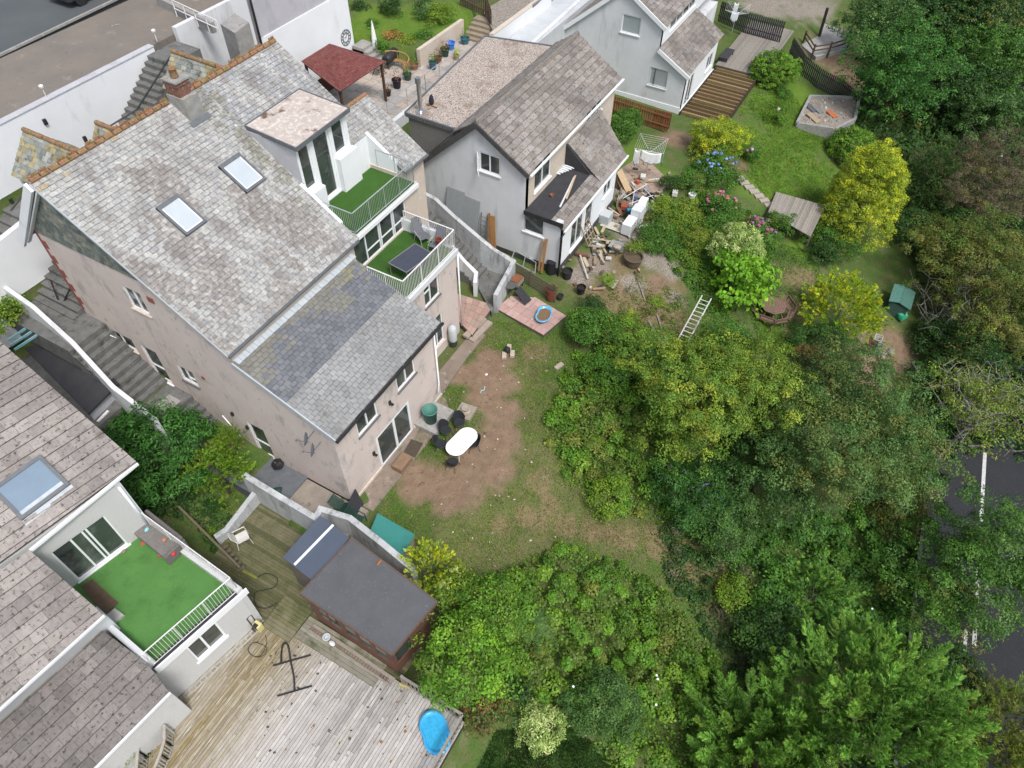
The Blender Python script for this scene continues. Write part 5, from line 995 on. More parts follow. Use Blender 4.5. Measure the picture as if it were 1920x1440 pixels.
# fences at the top
def picket(name, label, pts, h_, w=.1, gap=.03, mat='wood_any', col=(.2, .1, .06), tops=0.0, th=.02):
    t = thing(name, label, 'fence', tuple(pts[0])); m = MB(); r = MB()
    for a, b in zip(pts, pts[1:]):
        a, b = Vector(a), Vector(b); L = (b-a).length; n = int(L/(w+gap)); d = (b-a).normalized()
        for i in range(n):
            p = a.lerp(b, (i+.5)/n); c = tuple(v*random.uniform(.75, 1.2) for v in col); hh = h_+random.uniform(-.02, .02)+tops*(i % 2)
            m.obox(p+Vector((0, 0, hh/2)), d, d.cross(Vector((0, 0, 1))), (0, 0, 1), w/2, th/2, hh/2, c)
        for z in (.3, .78): r.bar(a+Vector((0, 0, h_*z))+d.cross(Vector((0, 0, 1)))*.04, b+Vector((0, 0, h_*z))+d.cross(Vector((0, 0, 1)))*.04, .04, .08, col=col)
    m.build('boards', mat, t); r.build('rails', mat, t); return t
picket('picket_fence', 'weathered brown picket fence above the sleeper steps', [PZ(862, 8, 5.4), PZ(912, 33, 5.2), PZ(922, 65, 4.6)], 1.5, .11, .05, col=(.15, .10, .08))
f0 = PZ(1140, 212, .1); f1 = PZ(1252, 248, .1)
picket('timber_fence', 'rust brown picket fence under the far white house', [f0, f1], 1.35, .12, .04, col=(.26, .11, .05))
b0 = PZ(1222, 240, .1); single(MB().bar((b0.x+.25, b0.y+.05, .75), (b0.x+.35, b0.y-1.1, .75), .05, 1.1, col=(.13, .03, .02)), 'red_door_panel', 'wood_any', 'red painted panel behind the rust brown fence', 'panel')
picket('black_fence', 'curving black picket fence descending beside the round hydrangea', [Vector((*PT(x, y).xy, float(hgt(*PT(x, y).xy)))) for x, y in ((1478, 104), (1500, 140), (1530, 165), (1570, 185), (1602, 212))], 1.45, .11, .05, mat='black_felt')
picket('black_fence', 'straight black trellis topped fence at the back of the far deck', [PZ(1345, 40, .3), PZ(1395, 62, .3), PZ(1462, 80, .3)], 1.6, .12, .04, mat='black_felt')
# far terrace with white wall and gate pillars
struct(MB().prism([(v.x, v.y) for v in (PZ(956, 72, 4.4), PZ(1003, 84, 4.4), PZ(1130, -20, 4.4), PZ(1060, -20, 4.4))], 1, 4.4).build('side_yard', mk('pale_yard', (.50, .52, .54), (.43, .45, .47), 1.5, bump=.2)))
wallrun('garden_wall', 'bright_white_render', 'long white wall with brown coping beside the pale side yard', 'wall', [(925, 66, 5.3), (1035, -15, 5.3)], .3, 3, 'cream_render', 1)
wallrun('garden_wall', 'white_render', 'low white kerb wall between side yard and far white house', 'wall', [(1000, 82, 4.55), (1100, -10, 4.55)], .25, 3)
for i, (a, b) in enumerate(((1010, 24), (1000, 32))): p = PZ(a, b, 4.4); single(MB().obox((p.x, p.y, 4.9), (1, .0, 0), (0, 1, .3), (0, -.3, 1), .45, .06, .5, (.22, .22, .23)), 'paving_stack', 'wood_any', ('larger', 'smaller')[i]+' grey slab leaning against the white yard wall', 'slab')
struct(MB().prism([(v.x, v.y) for v in (PZ(905, 20, 5.2), PZ(925, 58, 5.2), PZ(1020, -8, 5.2), PZ(960, -12, 5.2))], 3, 5.2).build('gravel_area', 'rubble'))
# deck of far house
dk = thing('deck', 'grey boarded deck at the end of the far white house', 'deck', (57, 11, 0)); m = MB(); ys = 8.8
while ys < 12.4: m.box(54.1, 63, ys, ys+.135, .2, .3+random.uniform(0, .006), random.choice(((.26, .24, .21), (.22, .20, .18), (.29, .27, .24)))); ys += .145
m.build('boards', 'wood_any', dk); MB().box(54.0, 54.09, 8.8, 12.4, -.5, .3, (.1, .08, .06)).build('fascia', 'wood_any', dk)
jo = thing('unboarded_deck', 'unboarded deck frame of old joists beside the far white house', 'deck frame', (50, 10.8, -.2)); 
for i in range(15): x = 46.5+i*.53; MB().box(x, x+.07+.14*random.random(), 9.15, 12.25, -.02, .2-random.random()*.03, random.choice(((.24, .16, .08), (.28, .2, .1), (.19, .13, .07)))).build('joist', 'wood_any', jo)
for yy in (9.05, 12.26): MB().box(46.3, 54.0, yy, yy+.07, -.3, .22, (.06, .045, .03)).build('bearer', 'wood_any', jo)
struct(MB().box(46.3, 54, 9.1, 12.3, -.5, -.28).build('deck_ground', 'soil'))
p = PZ(1361, 108, .3); lo = thing('sun_lounger', 'black sun lounger on the far grey deck', 'lounger', (p.x, p.y, .3)); m = MB(); m.box(p.x-.9, p.x+.9, p.y-.35, p.y+.35, .58, .64); m.build('cushion', 'black_felt', lo)
for sx in (-.75, .75):
    for sy in (-.28, .28): MB().box(p.x+sx-.03, p.x+sx+.03, p.y+sy-.03, p.y+sy+.03, .3, .58).build('leg', 'black_plastic', lo)
def airer(px_, py_, z, label, hz=1.75, R=1.25, clothes=()):
    p = PZ(px_, py_, z); t = thing('rotary_airer', label, 'clothes airer', (p.x, p.y, z)); MB().tube([(p.x, p.y, z), (p.x, p.y, z+hz)], .03, 7).build('pole', 'galv', t)
    arms = []
    for i in range(4):
        a = math.pi/4+i*math.pi/2+.2; e = Vector((p.x+R*math.cos(a), p.y+R*math.sin(a), z+hz+.25)); arms.append(e); MB().tube([(p.x, p.y, z+hz-.35), e], .018, 5).build('arm', 'galv', t)
    m = MB()
    for k in range(1, 9):
        for i in range(4): f = k/8; c0 = Vector((p.x, p.y, z+hz-.35)); m.tube([c0.lerp(arms[i], f), c0.lerp(arms[(i+1) % 4], f)], .006, 3, cap=False)
    m.build('line', 'white_metal', t); return p, arms
def cloth(a, b, drop, label, col, name='towel'):
    a, b = Vector(a), Vector(b); m = MB(); n = 10; vs = []; fs = []
    nrm = (b-a).cross(Vector((0, 0, 1))).normalized()
    for i in range(n+1):
        for j in range(7): 
            q = a.lerp(b, i/n); dr = drop*(1-.12*abs(i/n-.5)*2)*j/6; vs.append(q+nrm*.05*math.sin(i*2.2+j*.4)*j/6-Vector((0, 0, dr+.12*math.sin(math.pi*i/n))))
    for i in range(n):
        for j in range(6): k = i*7+j; fs.append((k, k+1, k+8, k+7))
    m.add(vs, fs, col); o = m.build(name, 'plain', None, smooth=True); so = o.modifiers.new('thick', 'SOLIDIFY'); so.thickness = .012; return tag(o, label, 'laundry')
p, ar = airer(1212, 322, .1, 'rotary clothes airer with white washing beside the brown paving'); 
e = sorted(ar, key=lambda v: v.x)
cl = sorted(ar, key=lambda v: v.y)
mid = (e[0]+cl[0])/2
cloth(cl[0].lerp(cl[1], .1) if False else e[0].lerp(cl[0], .25), e[0].lerp(cl[0], .95), .8, 'wide white sheet hanging from the nearer rotary airer', (.8, .8, .8)); cloth(e[0].lerp(e[1], .02), e[0].lerp(e[1], .22), 1.1, 'long white towel at the left arm of the rotary airer', (.72, .73, .72)); cloth(cl[0].lerp(cl[1], .05), cl[0].lerp(cl[1], .25), .9, 'blue striped towel at the right arm of the rotary airer', (.25, .3, .38))
p, ar = airer(1372, 62, .3, 'distant rotary airer on the grey deck with white cloths'); e = sorted(ar, key=lambda v: v.x); cloth(e[0].lerp(e[1], .3), e[0].lerp(e[1], .6), .7, 'white patterned cloth on the distant rotary airer', (.7, .75, .8)); cloth(e[2].lerp(e[3], .3), e[2].lerp(e[3], .5), .9, 'narrow white cloth at the far side of the distant airer', (.75, .77, .8))
# fire pit corner
q = [PZ(x, y, -.6) for x, y in ((1492, 78), (1530, 108), (1592, 92), (1588, 60), (1545, 45))]; single(MB().prism([(v.x, v.y) for v in q], -2.5, -.55), 'concrete_pad', 'concrete', 'pale concrete pad with a black pole in the corner garden', 'pad')
p = PZ(1536, 68, -.55); single(MB().tube([p, p+Vector((.1, .1, 2.2))], .12, 10), 'black_pole', 'black_plastic', 'thick black pole standing on the pale concrete pad', 'pole')
rf = thing('rail_fence', 'dark timber two rail fence around the concrete pad', 'fence', tuple(PZ(1520, 105, -.8))); pp = [PZ(x, y, -.6) for x, y in ((1505, 82), (1521, 108), (1552, 103), (1588, 92), (1590, 70))]
for a in pp: MB().box(a.x-.07, a.x+.07, a.y-.07, a.y+.07, -1.2, .45, (.1, .07, .055)).build('post', 'wood_any', rf)
m = MB()
for a, b in zip(pp, pp[1:]):
    for z in (.05, .38): m.bar(a+Vector((0, 0, z+.6-.1)), b+Vector((0, 0, z+.6-.1)), .05, .11, col=(.12, .085, .065))
m.build('rails', 'wood_any', rf)
q = [PT(x, y) for x, y in ((1492, 238), (1518, 185), (1602, 205), (1592, 250), (1558, 262))]; zq = max(v.z for v in q); zb = min(v.z for v in q)
pt_ = thing('raised_bed', 'blockwork enclosure full of rubble at the edge of the upper lawn', 'raised bed', tuple(q[0])); m = MB()
for a, b in zip(q, q[1:]+q[:1]): m.bar((a.x, a.y, (zb+zq)/2-.1), (b.x, b.y, (zb+zq)/2-.1), .2, zq-zb+.75)
m.build('blockwork', 'chimney_render', pt_); MB().prism([(v.x, v.y) for v in q], zb-.5, zq+.06).build('rubble_fill', 'rubble', pt_)
R8 = random.Random(8); m = MB()
for i in range(70):
    u_, v_ = R8.random(), R8.random(); a_ = q[1].lerp(q[2], u_).lerp(q[0].lerp(q[3], u_), v_); s8 = R8.uniform(.04, .16); m.blob((a_.x, a_.y, zq+.07), s8, s8*.8, s8*.6, 6, 4, .4, R8.choice(((.4, .38, .35), (.28, .26, .23), (.5, .48, .45), (.32, .2, .14))))
o8 = single(m, 'rubble', 'wood_any', 'loose stones and broken slabs filling the block enclosure', 'rubble'); o8['kind'] = 'stuff'
for i, (x, y, c, L_, lb) in enumerate(((1520, 203, (.12, .12, .13), 1.0, 'dark sheet on the rubble in the block enclosure'), (1533, 206, (.2, .2, .2), .9, 'grey board on the rubble beside the dark sheet'), (1560, 215, (.45, .15, .06), .8, 'orange board on the rubble'), (1525, 222, (.38, .3, .2), 1.2, 'pale plank heap across the rubble'))):
    p = PZ(x, y, zq+.1); m = MB(); m.bar((p.x-L_*.3, p.y-L_*.4, p.z), (p.x+L_*.3, p.y+L_*.4, p.z+.1), .45, .05, col=c); single(m, 'board', 'wood_any', lb, 'board')
# ---------------------------------------------------------------- LOWER LEFT: DECK, SHEDS
dz = -.5
dk = thing('deck', 'large bleached timber deck at the bottom left', 'deck', (2, 8, dz)); m = MB(); ys = 4.45
while ys < 14.3:
    x = -4-random.random()*2; xe = 5.25 if ys < 12.75 else 4.28
    while x < xe:
        L_ = random.choice((2.4, 3.0, 3.6, 4.2)); x1 = min(xe, x+L_); g_ = random.uniform(.9, 1.1); n = float(vnoise(x, ys, 1.2, 51)); 
        c = (.50*g_, .475*g_, .455*g_)
        if ys > 9.6: k = min(1, (ys-9.6)/2.2)*(.5+.6*n); c = tuple(a*(1-k)+b*k for a, b in zip(c, (.27, .22, .12)))
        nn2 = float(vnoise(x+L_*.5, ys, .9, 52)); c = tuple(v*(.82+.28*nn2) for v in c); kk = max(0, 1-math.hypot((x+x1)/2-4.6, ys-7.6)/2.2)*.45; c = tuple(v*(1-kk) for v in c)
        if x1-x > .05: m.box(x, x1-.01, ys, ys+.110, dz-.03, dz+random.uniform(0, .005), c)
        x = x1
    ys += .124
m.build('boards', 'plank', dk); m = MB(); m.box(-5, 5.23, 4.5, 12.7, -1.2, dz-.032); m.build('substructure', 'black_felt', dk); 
for yy, c in ((12.45, (.5, .5, .5)),): 
    m = MB(); q0, q1 = gf.p(0, dz+.01, .25), gf.p(LR, dz+.01, .25); m.bar(q0, q1, .06, .02, col=(.4, .4, .38)); q0, q1 = gf.p(0, dz+.01, .08), gf.p(LR, dz+.01, .08); m.bar(q0, q1, .06, .02, col=(.4, .4, .38))
    for i in range(16): a = gf.p(LR*i/16, dz+.01, .08); b = gf.p(LR*i/16, dz+.01, .26); m.bar(a, b, .05, .018, col=(.4, .4, .38))
    single(m, 'ladder', 'wood_any', 'long ladder lying flat on the deck along the white wall', 'ladder')
dm = thing('deck', 'dark mossy timber deck between the white chair and the summerhouse', 'deck', (6.5, 13, -.55)); m = MB(); xs = 4.3
while xs < 8.62: y1 = 17.0-(8.6-xs)*.15; m.box(xs, xs+.117, 7.2 if xs > 5.27 else 12.95, y1, -.6, -.55+.02*0+random.uniform(0, .005), random.choice(((.12, .115, .06), (.15, .14, .08), (.10, .10, .055), (.17, .155, .10)))); xs += .124
m.build('boards', 'plank_green', dm)
st = thing('deck_step', 'raised grey deck walkway in front of the summerhouse', 'step', (5.2, 9.4, -.5)); m = MB()
for i in range(6): m.box(4.62+i*.15, 4.76+i*.15, 7.9, 11.5, dz+.01, dz+.14, random.choice(((.27, .25, .21), (.24, .22, .19), (.30, .28, .24))))
m.build('boards', 'plank_green', st)
st2 = thing('deck_step', 'square raised mossy deck platform left of the summerhouse', 'step', (4.9, 12.2, -.5)); m = MB()
for i in range(9): m.box(4.35+i*.15, 4.49+i*.15, 11.55, 12.85, dz+.01, dz+.13, random.choice(((.17, .16, .09), (.2, .18, .12))))
m.build('boards', 'plank_green', st2)
# summerhouse
SZ = 1.9; q = [PZ(562, 1113, SZ), PZ(735, 1228, SZ), PZ(820, 1128, SZ+.05), PZ(660, 1008, SZ+.05)]
sh = thing('summerhouse', 'brown timber summerhouse with a flat dark grey felt roof', 'shed', (6.7, 9, -.5)); m = MB(); m.slab(q, .05); ro = m.build('roof', mk('shed_felt', (.105, .108, .115), (.085, .088, .094), 1.2, [((.15, .155, .17), 12, .6, .7)], bump=.2, bscale=70), sh); m = MB()
for a, b in zip(q, q[1:]+q[:1]): m.bar(a-Vector((0, 0, .05)), b-Vector((0, 0, .05)), .05, .13, col=(.14, .09, .07))
m.build('fascia', 'wood_any', ro); qc = sum(q, Vector())/4; w4 = [v.lerp(qc, .09) for v in q]
BR = (.15, .075, .055)
def shedwall(a, b, gaps):
    m = MB(); L_ = (b-a).length
    for i in range(18):
        z = -.42+i*.128; 
        if i < 6 or i > 15: segs = [(0, 1)]
        else: segs = gaps
        for s0, s1 in segs: p0 = a.lerp(b, s0); p1 = a.lerp(b, s1); m.bar((p0.x, p0.y, z), (p1.x, p1.y, z), .05, .12, col=tuple(v*random.uniform(.85, 1.15) for v in BR))
    o = m.build('wall', 'wood_any', sh); g_ = MB(); mm = (a+b)/2; g_.bar((a.x*.98+mm.x*.02, a.y*.98+mm.y*.02, .95), (b.x*.98+mm.x*.02, b.y*.98+mm.y*.02, .95), .02, 1.2); g_.build('glazing', 'glass', sh)
shedwall(w4[0], w4[1], [(0, .1), (.2, .22), (.36, .42), (.56, .6), (.74, .79), (.93, 1)]); shedwall(w4[1], w4[2], [(0, .06), (.4, 1)]); shedwall(w4[2], w4[3], [(0, 1)]); shedwall(w4[3], w4[0], [(0, 1)])
m = MB(); a, b = w4[0]-Vector((.25, .0, 0)), w4[1]-Vector((.25, 0, 0)); 
for z in (dz+.18,): m.bar((a.x-.05, a.y, z), (b.x-.05, b.y-.1, z), .12, .03, col=(.3, .26, .22)); m.bar((a.x-.28, a.y, z), (b.x-.28, b.y-.1, z), .06, .03, col=(.3, .26, .22))
for i in range(30): p = a.lerp(b, i/30); m.box(p.x-.28, p.x-.02, p.y-.02, p.y+.04, dz+.13, dz+.17, (.2, .15, .12))
m.build('step', 'wood_any', sh)
p = PZ(711, 1055, SZ+.06); single(MB().blob((p.x, p.y, SZ+.08), .13, .05, .03, 8, 4, .4, (.4, .13, .04)), 'dead_leaf', 'plain', 'curled orange leaf on the grey felt roof', 'leaf')
# narrow lean-to store with white strip
q = [PZ(530, 1045, 1.75), PZ(590, 1092, 1.75), PZ(655, 1008, 1.9), PZ(600, 966, 1.9)]; ss = thing('storage_shed', 'narrow grey blue roofed store with one white strip along its roof', 'shed', (7, 12, -.5))
so = MB().slab(q, .06).build('roof', mk('store_roof', (.085, .105, .14), (.07, .088, .12), 1, rough=.5, bump=.1), ss); qc = sum(q, Vector())/4; n_ = Vector((0, 0, .012)); MB().bar(PZ(552, 1059, 1.79), PZ(625, 984, 1.91), .10, .02, col=(.75, .78, .8)).build('strip', 'plain', so)
w4b = [v.lerp(qc, .08) for v in q]; m = MB(); m.prism([(v.x, v.y) for v in w4b], -.55, [v.z-.07 for v in w4b], (.17, .15, .13)); m.build('wall', 'wood_any', ss)
# deck balustrade
def balus(name, label, pts, h_, col=(.30, .28, .25), mat='wood_any', gap=.16, cat='balustrade'):
    t = thing(name, label, cat, tuple(pts[0])); m = MB(); 
    for a, b in zip(pts, pts[1:]):
        a, b = Vector(a), Vector(b); n = max(1, int((b-a).length/gap)); r = MB(); r.bar(a+Vector((0, 0, h_)), b+Vector((0, 0, h_)), .09, .04, col=col); r.build('rail', mat, t); r = MB(); r.bar(a+Vector((0, 0, .1)), b+Vector((0, 0, .1)), .05, .05, col=col); r.build('rail', mat, t)
        for i in range(n+1): p = a.lerp(b, i/n); m.bar(p+Vector((0, 0, .08)), p+Vector((0, 0, h_-.02)), .04, .04, col=col)
    m.build('spindles', mat, t)
    for p in (pts[0], pts[-1]): MB().box(p[0]-.05, p[0]+.05, p[1]-.05, p[1]+.05, p[2]-.6, p[2]+h_+.05, col).build('post', mat, t)
    return t
e0 = PZ(775, 1300, dz); e1 = PZ(862, 1372, dz); e2 = PZ(815, 1460, dz)
balus('balustrade', 'grey timber balustrade at the right corner of the bleached deck', [(5.25, 7.0, dz), (5.25, 4.5, dz), (2.0, 4.5, dz)], .85)
c0 = [PZ(x, y, dz) for x, y in ((325, 1375), (325, 1400), (318, 1425), (308, 1450), (300, 1475))]; c1_ = [PZ(x, y, dz) for x, y in ((305, 1370), (285, 1395), (278, 1420), (276, 1450), (275, 1475))]
balus('balustrade', 'curved pale slatted balustrade at the lower left of the deck', [tuple(v) for v in c1_], .9, (.42, .40, .35), gap=.1)
balus('balustrade', 'inner pale curved slatted rail on the lower left of the deck', [tuple(v) for v in c0], .85, (.42, .40, .35), gap=.1)
# shell paddling pool / sandpit : scalloped shell outline
def shell(name, label, c, z, R, inner, col, rot, cat, water=None):
    t = thing(name, label, cat, (0, 0, 0)); fn = lambda a: 1+.09*math.cos(2*a)-.16*math.exp(-((a-math.pi*.5)**2)/.2)-.07*math.exp(-((a-math.pi*1.5)**2)/.2)
    n = 44; m = MB(); vs = []; fs = []; prof = [(.82, 0), (.98, .2), (1.06, .22), (1.06, .19), (1.0, .17)] if False else [(.80, 0.0), (.96, .2), (1.05, .2), (1.05, .22), (.95, .225), (.88, .215), (.78, .04), (.02, .035)]
    m.lathe((0, 0, 0), [(r*R, zz) for r, zz in prof], n, 1.15, .95, col, fn); m.build('shell_basin', 'shiny', t, smooth=True)
    if inner: m = MB(); m.lathe((0, 0, 0), [(.80*R, .05), (.85*R, .13), (.02, .14)], n, 1.15, .95, inner, fn); m.build('filling', 'wood_any', t)
    t.location = (c.x, c.y, z); t.rotation_euler = (0, 0, rot); return t
shell('paddling_pool', 'bright blue shell shaped paddling pool in the corner of the bleached deck', PZ(816, 1376, dz), dz+.008, .57, (.04, .40, .70), (.05, .36, .68), .9, 'paddling pool')
shell('sandpit', 'pale blue shell shaped sandpit filled with brown sand on the small paving', PZ(1019, 595, -.05), .0, .48, (.20, .13, .07), (.12, .40, .62), .2, 'sandpit')
# white plastic chair, pressure washer, hoses, kids scooter-like toy, black hose frame
def plastic_chair(col=(.62, .62, .58), mat='plain', slats=False, armc=None):
    t = thing('chair', 'x', 'chair'); m = MB()
    if slats:
        for i in range(7): m.box(-.24+i*.07, -.185+i*.07, -.22, .24, .38, .4, col)
    else: m.box(-.22, .22, -.22, .24, .37, .41, col)
    m.build('seat', mat, t); m = MB(); n = 9
    if slats:
        for i in range(7): a = -.21+i*.07; m.bar((a, .24, .4), (a*1.02, .42, .95-.02*abs(i-3)), .05, .015, up=(0, 1, 0), col=col)
        m.bar((-.24, .43, .95), (.24, .43, .95), .03, .05, col=col)
    else: m.slab([(-.22, .24, .4), (.22, .24, .4), (.2, .4, .85), (.1, .42, .9), (-.1, .42, .9), (-.2, .4, .85)], .025, col)
    m.build('backrest', mat, t)
    for s_ in (-1, 1): m = MB(); m.tube([(s_*.26, -.24, 0), (s_*.27, -.2, .6), (s_*.27, .3, .62)], .022, 5, col); m.tube([(s_*.25, .36, 0), (s_*.25, .28, .5)], .022, 5, col); m.build('armrest', mat, t)
    return t
wc = plastic_chair(); wc['label'] = 'grubby white plastic chair alone on the dark mossy deck'; p = PZ(460, 1015, -.53); wc.location = (p.x, p.y, -.53); wc.rotation_euler = (0, 0, 1.1)
gch = plastic_chair((.02, .06, .045), slats=True); gch['label'] = 'lower dark green slatted chair of the pair by the boundary wall'; gch['group'] = 'green slatted chairs by the boundary wall'; p = PZ(672, 972, -.15); gch.location = (p.x-.15, p.y-.1, -.33); gch.rotation_euler = (0, 0, .1)
g2_ = copy_tree(gch); g2_['label'] = 'upper dark green slatted chair leaning back behind the other'; g2_.location = (p.x+.05, p.y+.45, -.2); g2_.rotation_euler = (-.5, 0, .1)
def hose(label, pts, r=.015, z=dz+.03, col=(.03, .03, .03), name='hose'):
    P = [PZ(x, y, z) for x, y in pts]; return single(MB().tube(P, r, 5, col), name, 'plain', label, 'hose')
def curve(pts, k=6):
    P = [Vector((a, b, 0)) for a, b in pts]; out = []
    for i in range(len(P)-1):
        p0 = P[max(i-1, 0)]; p1 = P[i]; p2 = P[i+1]; p3 = P[min(i+2, len(P)-1)]
        for j in range(k): t = j/k; v = .5*((2*p1)+(p2-p0)*t+(2*p0-5*p1+4*p2-p3)*t*t+(3*p1-p0-3*p2+p3)*t**3); out.append((v.x, v.y))
    return out+[(P[-1].x, P[-1].y)]
hose('coiled black cable loops on the deck below the pressure washer', curve([(497, 1190), (500, 1205), (490, 1228), (475, 1230), (465, 1218), (475, 1205), (490, 1208), (500, 1215), (495, 1228), (480, 1232), (466, 1222), (470, 1208), (485, 1203)]), .012)
hose('thin black hose curling over the mossy deck', curve([(478, 1085), (500, 1075), (520, 1085), (515, 1100), (500, 1105), (478, 1112), (480, 1135), (500, 1140), (520, 1130)]), .018, -.5)
hose('arched black pipe standing over the black bars on the deck', curve([(527, 1242), (528, 1220), (532, 1207), (540, 1210), (545, 1240), (551, 1270), (552, 1295)]), .035, dz+.1, name='pipe')
for a, b, lb in (((512, 1248), (583, 1228), 'upper black bar lying on the bleached deck'), ((520, 1305), (585, 1286), 'lower black bar lying on the bleached deck')): single(MB().bar(PZ(*a, dz+.04), PZ(*b, dz+.04), .05, .05, col=(.03, .03, .035)), 'bar', 'plain', lb, 'bar', 'black bars on the deck')
p = PZ(488, 1180, dz); t = thing('pressure_washer', 'yellow and black pressure washer by the corner of the white wall', 'pressure washer', (p.x, p.y, dz)); MB().box(p.x-.13, p.x+.13, p.y-.16, p.y+.14, dz+.1, dz+.55, (.60, .55, .25)).build('body', 'plain', t, bevel=.03); MB().box(p.x-.135, p.x+.0, p.y-.1, p.y+.08, dz+.25, dz+.56, (.03, .03, .03)).build('panel', 'plain', t); m = MB(); m.tube([(p.x-.1, p.y+.2, dz+.1), (p.x-.1, p.y+.25, dz+.9), (p.x+.1, p.y+.25, dz+.9), (p.x+.1, p.y+.2, dz+.1)], .02, 5, (.03, .03, .03)); m.build('handle', 'plain', t)
for s_ in (-.16, .16): MB().tube([(p.x+s_-.02, p.y+.15, dz+.1), (p.x+s_+.02, p.y+.15, dz+.1)], .1, 10, (.03, .03, .03)).build('wheel', 'plain', t)
p = PZ(617, 1200, dz+.15); t = thing('toy_potty', 'small white and grey toy seat on the deck walkway', 'toy', (p.x, p.y, p.z)); MB().lathe((p.x, p.y+.08, p.z), [(.10, 0), (.13, .18), (.15, .2), (.11, .2), (.09, .08)], 12, col=(.5, .55, .56)).build('seat', 'plain', t); MB().blob((p.x-.05, p.y-.2, p.z+.07), .09, .13, .07, 8, 5, .2, (.65, .68, .68)).build('base', 'plain', t)
single(MB().bar(PZ(748, 1282, dz+.1), PZ(770, 1290, dz+.1), .09, .03, col=(.5, .42, .12)), 'plank', 'wood_any', 'short mustard yellow plank at the end of the deck balustrade', 'plank')
single(MB().bar(PZ(455, 1070, -.5), PZ(482, 1085, -.5), .1, .05, col=(.22, .22, .05)), 'plank', 'wood_any', 'mossy green plank on the dark deck under the balcony', 'plank')
m = MB(); P = [PZ(x, y, .1) for x, y in ((272, 888), (330, 945), (400, 1015), (450, 1065))]
for a, b in zip(P, P[1:]): m.bar(a, b, .09, .14, col=(.16, .14, .09))
single(m, 'sleeper_edge', 'wood_any', 'long mossy timber rail between the evergreen shrub and neighbour house', 'timber edging')
t = thing('garden_steps', 'short slatted timber steps beside the balcony corner', 'steps', tuple(PZ(435, 1050, -.5)))
for i in range(6): a = PZ(415+i*6, 1030+i*8, -.1); b = PZ(428+i*6, 1022+i*8, -.1); MB().bar(a, b, .12, .04, col=(.13, .11, .08)).build('tread', 'wood_any', t)
# sofa and toys on the neighbour balcony
sc = PZ(305, 1010, FLZ+.3); dsf = (PZ(345, 1045, FLZ)-PZ(270, 985, FLZ)).normalized(); sn = Vector((dsf.y, -dsf.x, 0)); 
sn = sn if sn.dot(Vector((-1, 0, 0))) > 0 else -sn
c = PZ(303, 1015, FLZ); c.z = FLZ; t = thing('outdoor_sofa', 'grey fabric outdoor sofa on the bright green turf', 'sofa', tuple(c)); GR = (.16, .15, .145)
def sofa(nm, off, hx, hy, z0, z1, col=GR): m = MB(); m.obox(c+dsf*off[0]+sn*off[1]+Vector((0, 0, (z0+z1)/2)), dsf, sn, (0, 0, 1), hx, hy, (z1-z0)/2, col); return m.build(nm, 'wood_any', t, bevel=.03)
sofa('seat', (0, .05), .95, .36, .05, .38, (.20, .19, .18)); sofa('backrest', (0, -.38), 1.0, .07, .05, .75); sofa('armrest', (-1.0, 0), .06, .45, .05, .6); sofa('armrest', (1.0, 0), .06, .45, .05, .6)
for i, (x, y, z, col, lb) in enumerate(((275, 993, .45, (.3, .6, .65), 'pale turquoise toy on the left end of the grey sofa'), (325, 1038, .45, (.6, .03, .04), 'red toy ball at the right end of the grey sofa'), (308, 1012, .42, (.5, .2, .1), 'small orange toy in the middle of the grey sofa'), (268, 1018, .05, (.5, .1, .08), 'red toy stick on the turf in front of the sofa'), (300, 1042, .05, (.45, .08, .1), 'small red toy ring on the green turf'), (232, 1034, .05, (.25, .2, .15), 'brown toy by the sliding door threshold'))):
    p = PZ(x, y, FLZ+z); single(MB().blob((p.x, p.y, p.z), .1, .07, .06, 8, 5, .35, col), 'toy', 'plain', lb, 'toy')
m = MB(); p = PZ(195, 1100, FLZ); q = [PZ(x, y, FLZ+.03) for x, y in ((152, 1100), (172, 1085), (222, 1130), (196, 1155))]; single(MB().prism([(v.x, v.y) for v in q], FLZ+.005, FLZ+.03, (.13, .09, .06)), 'bare_board', 'wood_any', 'dirty brown board beside the bright turf below the sliding door', 'board')
q = [PZ(x, y, FLZ+.12) for x, y in ((196, 1155), (215, 1140), (232, 1152), (204, 1176))]; single(MB().prism([(v.x, v.y) for v in q], FLZ+.002, FLZ+.12, (.4, .4, .38)), 'step_block', 'wood_any', 'small grey slatted block at the roof edge of the turfed balcony', 'step')
# ---------------------------------------------------------------- MAIN HOUSE GARDEN ITEMS
def chair_bal(label, loc, rot, col):
    t = thing('reclining_chair', label, 'chair'); MB().slab([(-.25, -.25, .42), (.25, -.25, .42), (.25, .28, .38), (-.25, .28, .38)], .02, col).build('seat', 'plain', t); MB().slab([(-.24, .28, .38), (.24, .28, .38), (.22, .62, 1.05), (-.22, .62, 1.05)], .02, col).build('backrest', 'plain', t)
    for s_ in (-1, 1): m = MB(); m.tube([(s_*.28, -.3, 0), (s_*.28, -.22, .42), (s_*.28, .3, .62)], .014, 5, (.4, .4, .4)); m.tube([(s_*.28, .4, 0), (s_*.28, .2, .5), (s_*.28, -.25, .62)], .014, 5, (.4, .4, .4)); m.build('frame', 'plain', t)
    t.location = loc; t.rotation_euler = (0, 0, rot); return t
p = PZ(662, 335, 7.02); chair_bal('grey sling chair on the upper turfed balcony by the dormer', (p.x, p.y, 7.02), -.5, (.36, .34, .32))
p = PZ(795, 455, 5.15); chair_bal('dark grey chair at the back of the lower balcony', (p.x, p.y, 5.15), -.4, (.14, .145, .16)); p = PZ(815, 470, 5.15); chair_bal('second grey chair pressed against the lower balcony railing', (p.x, p.y-.1, 5.15), -1.5, (.15, .155, .17))
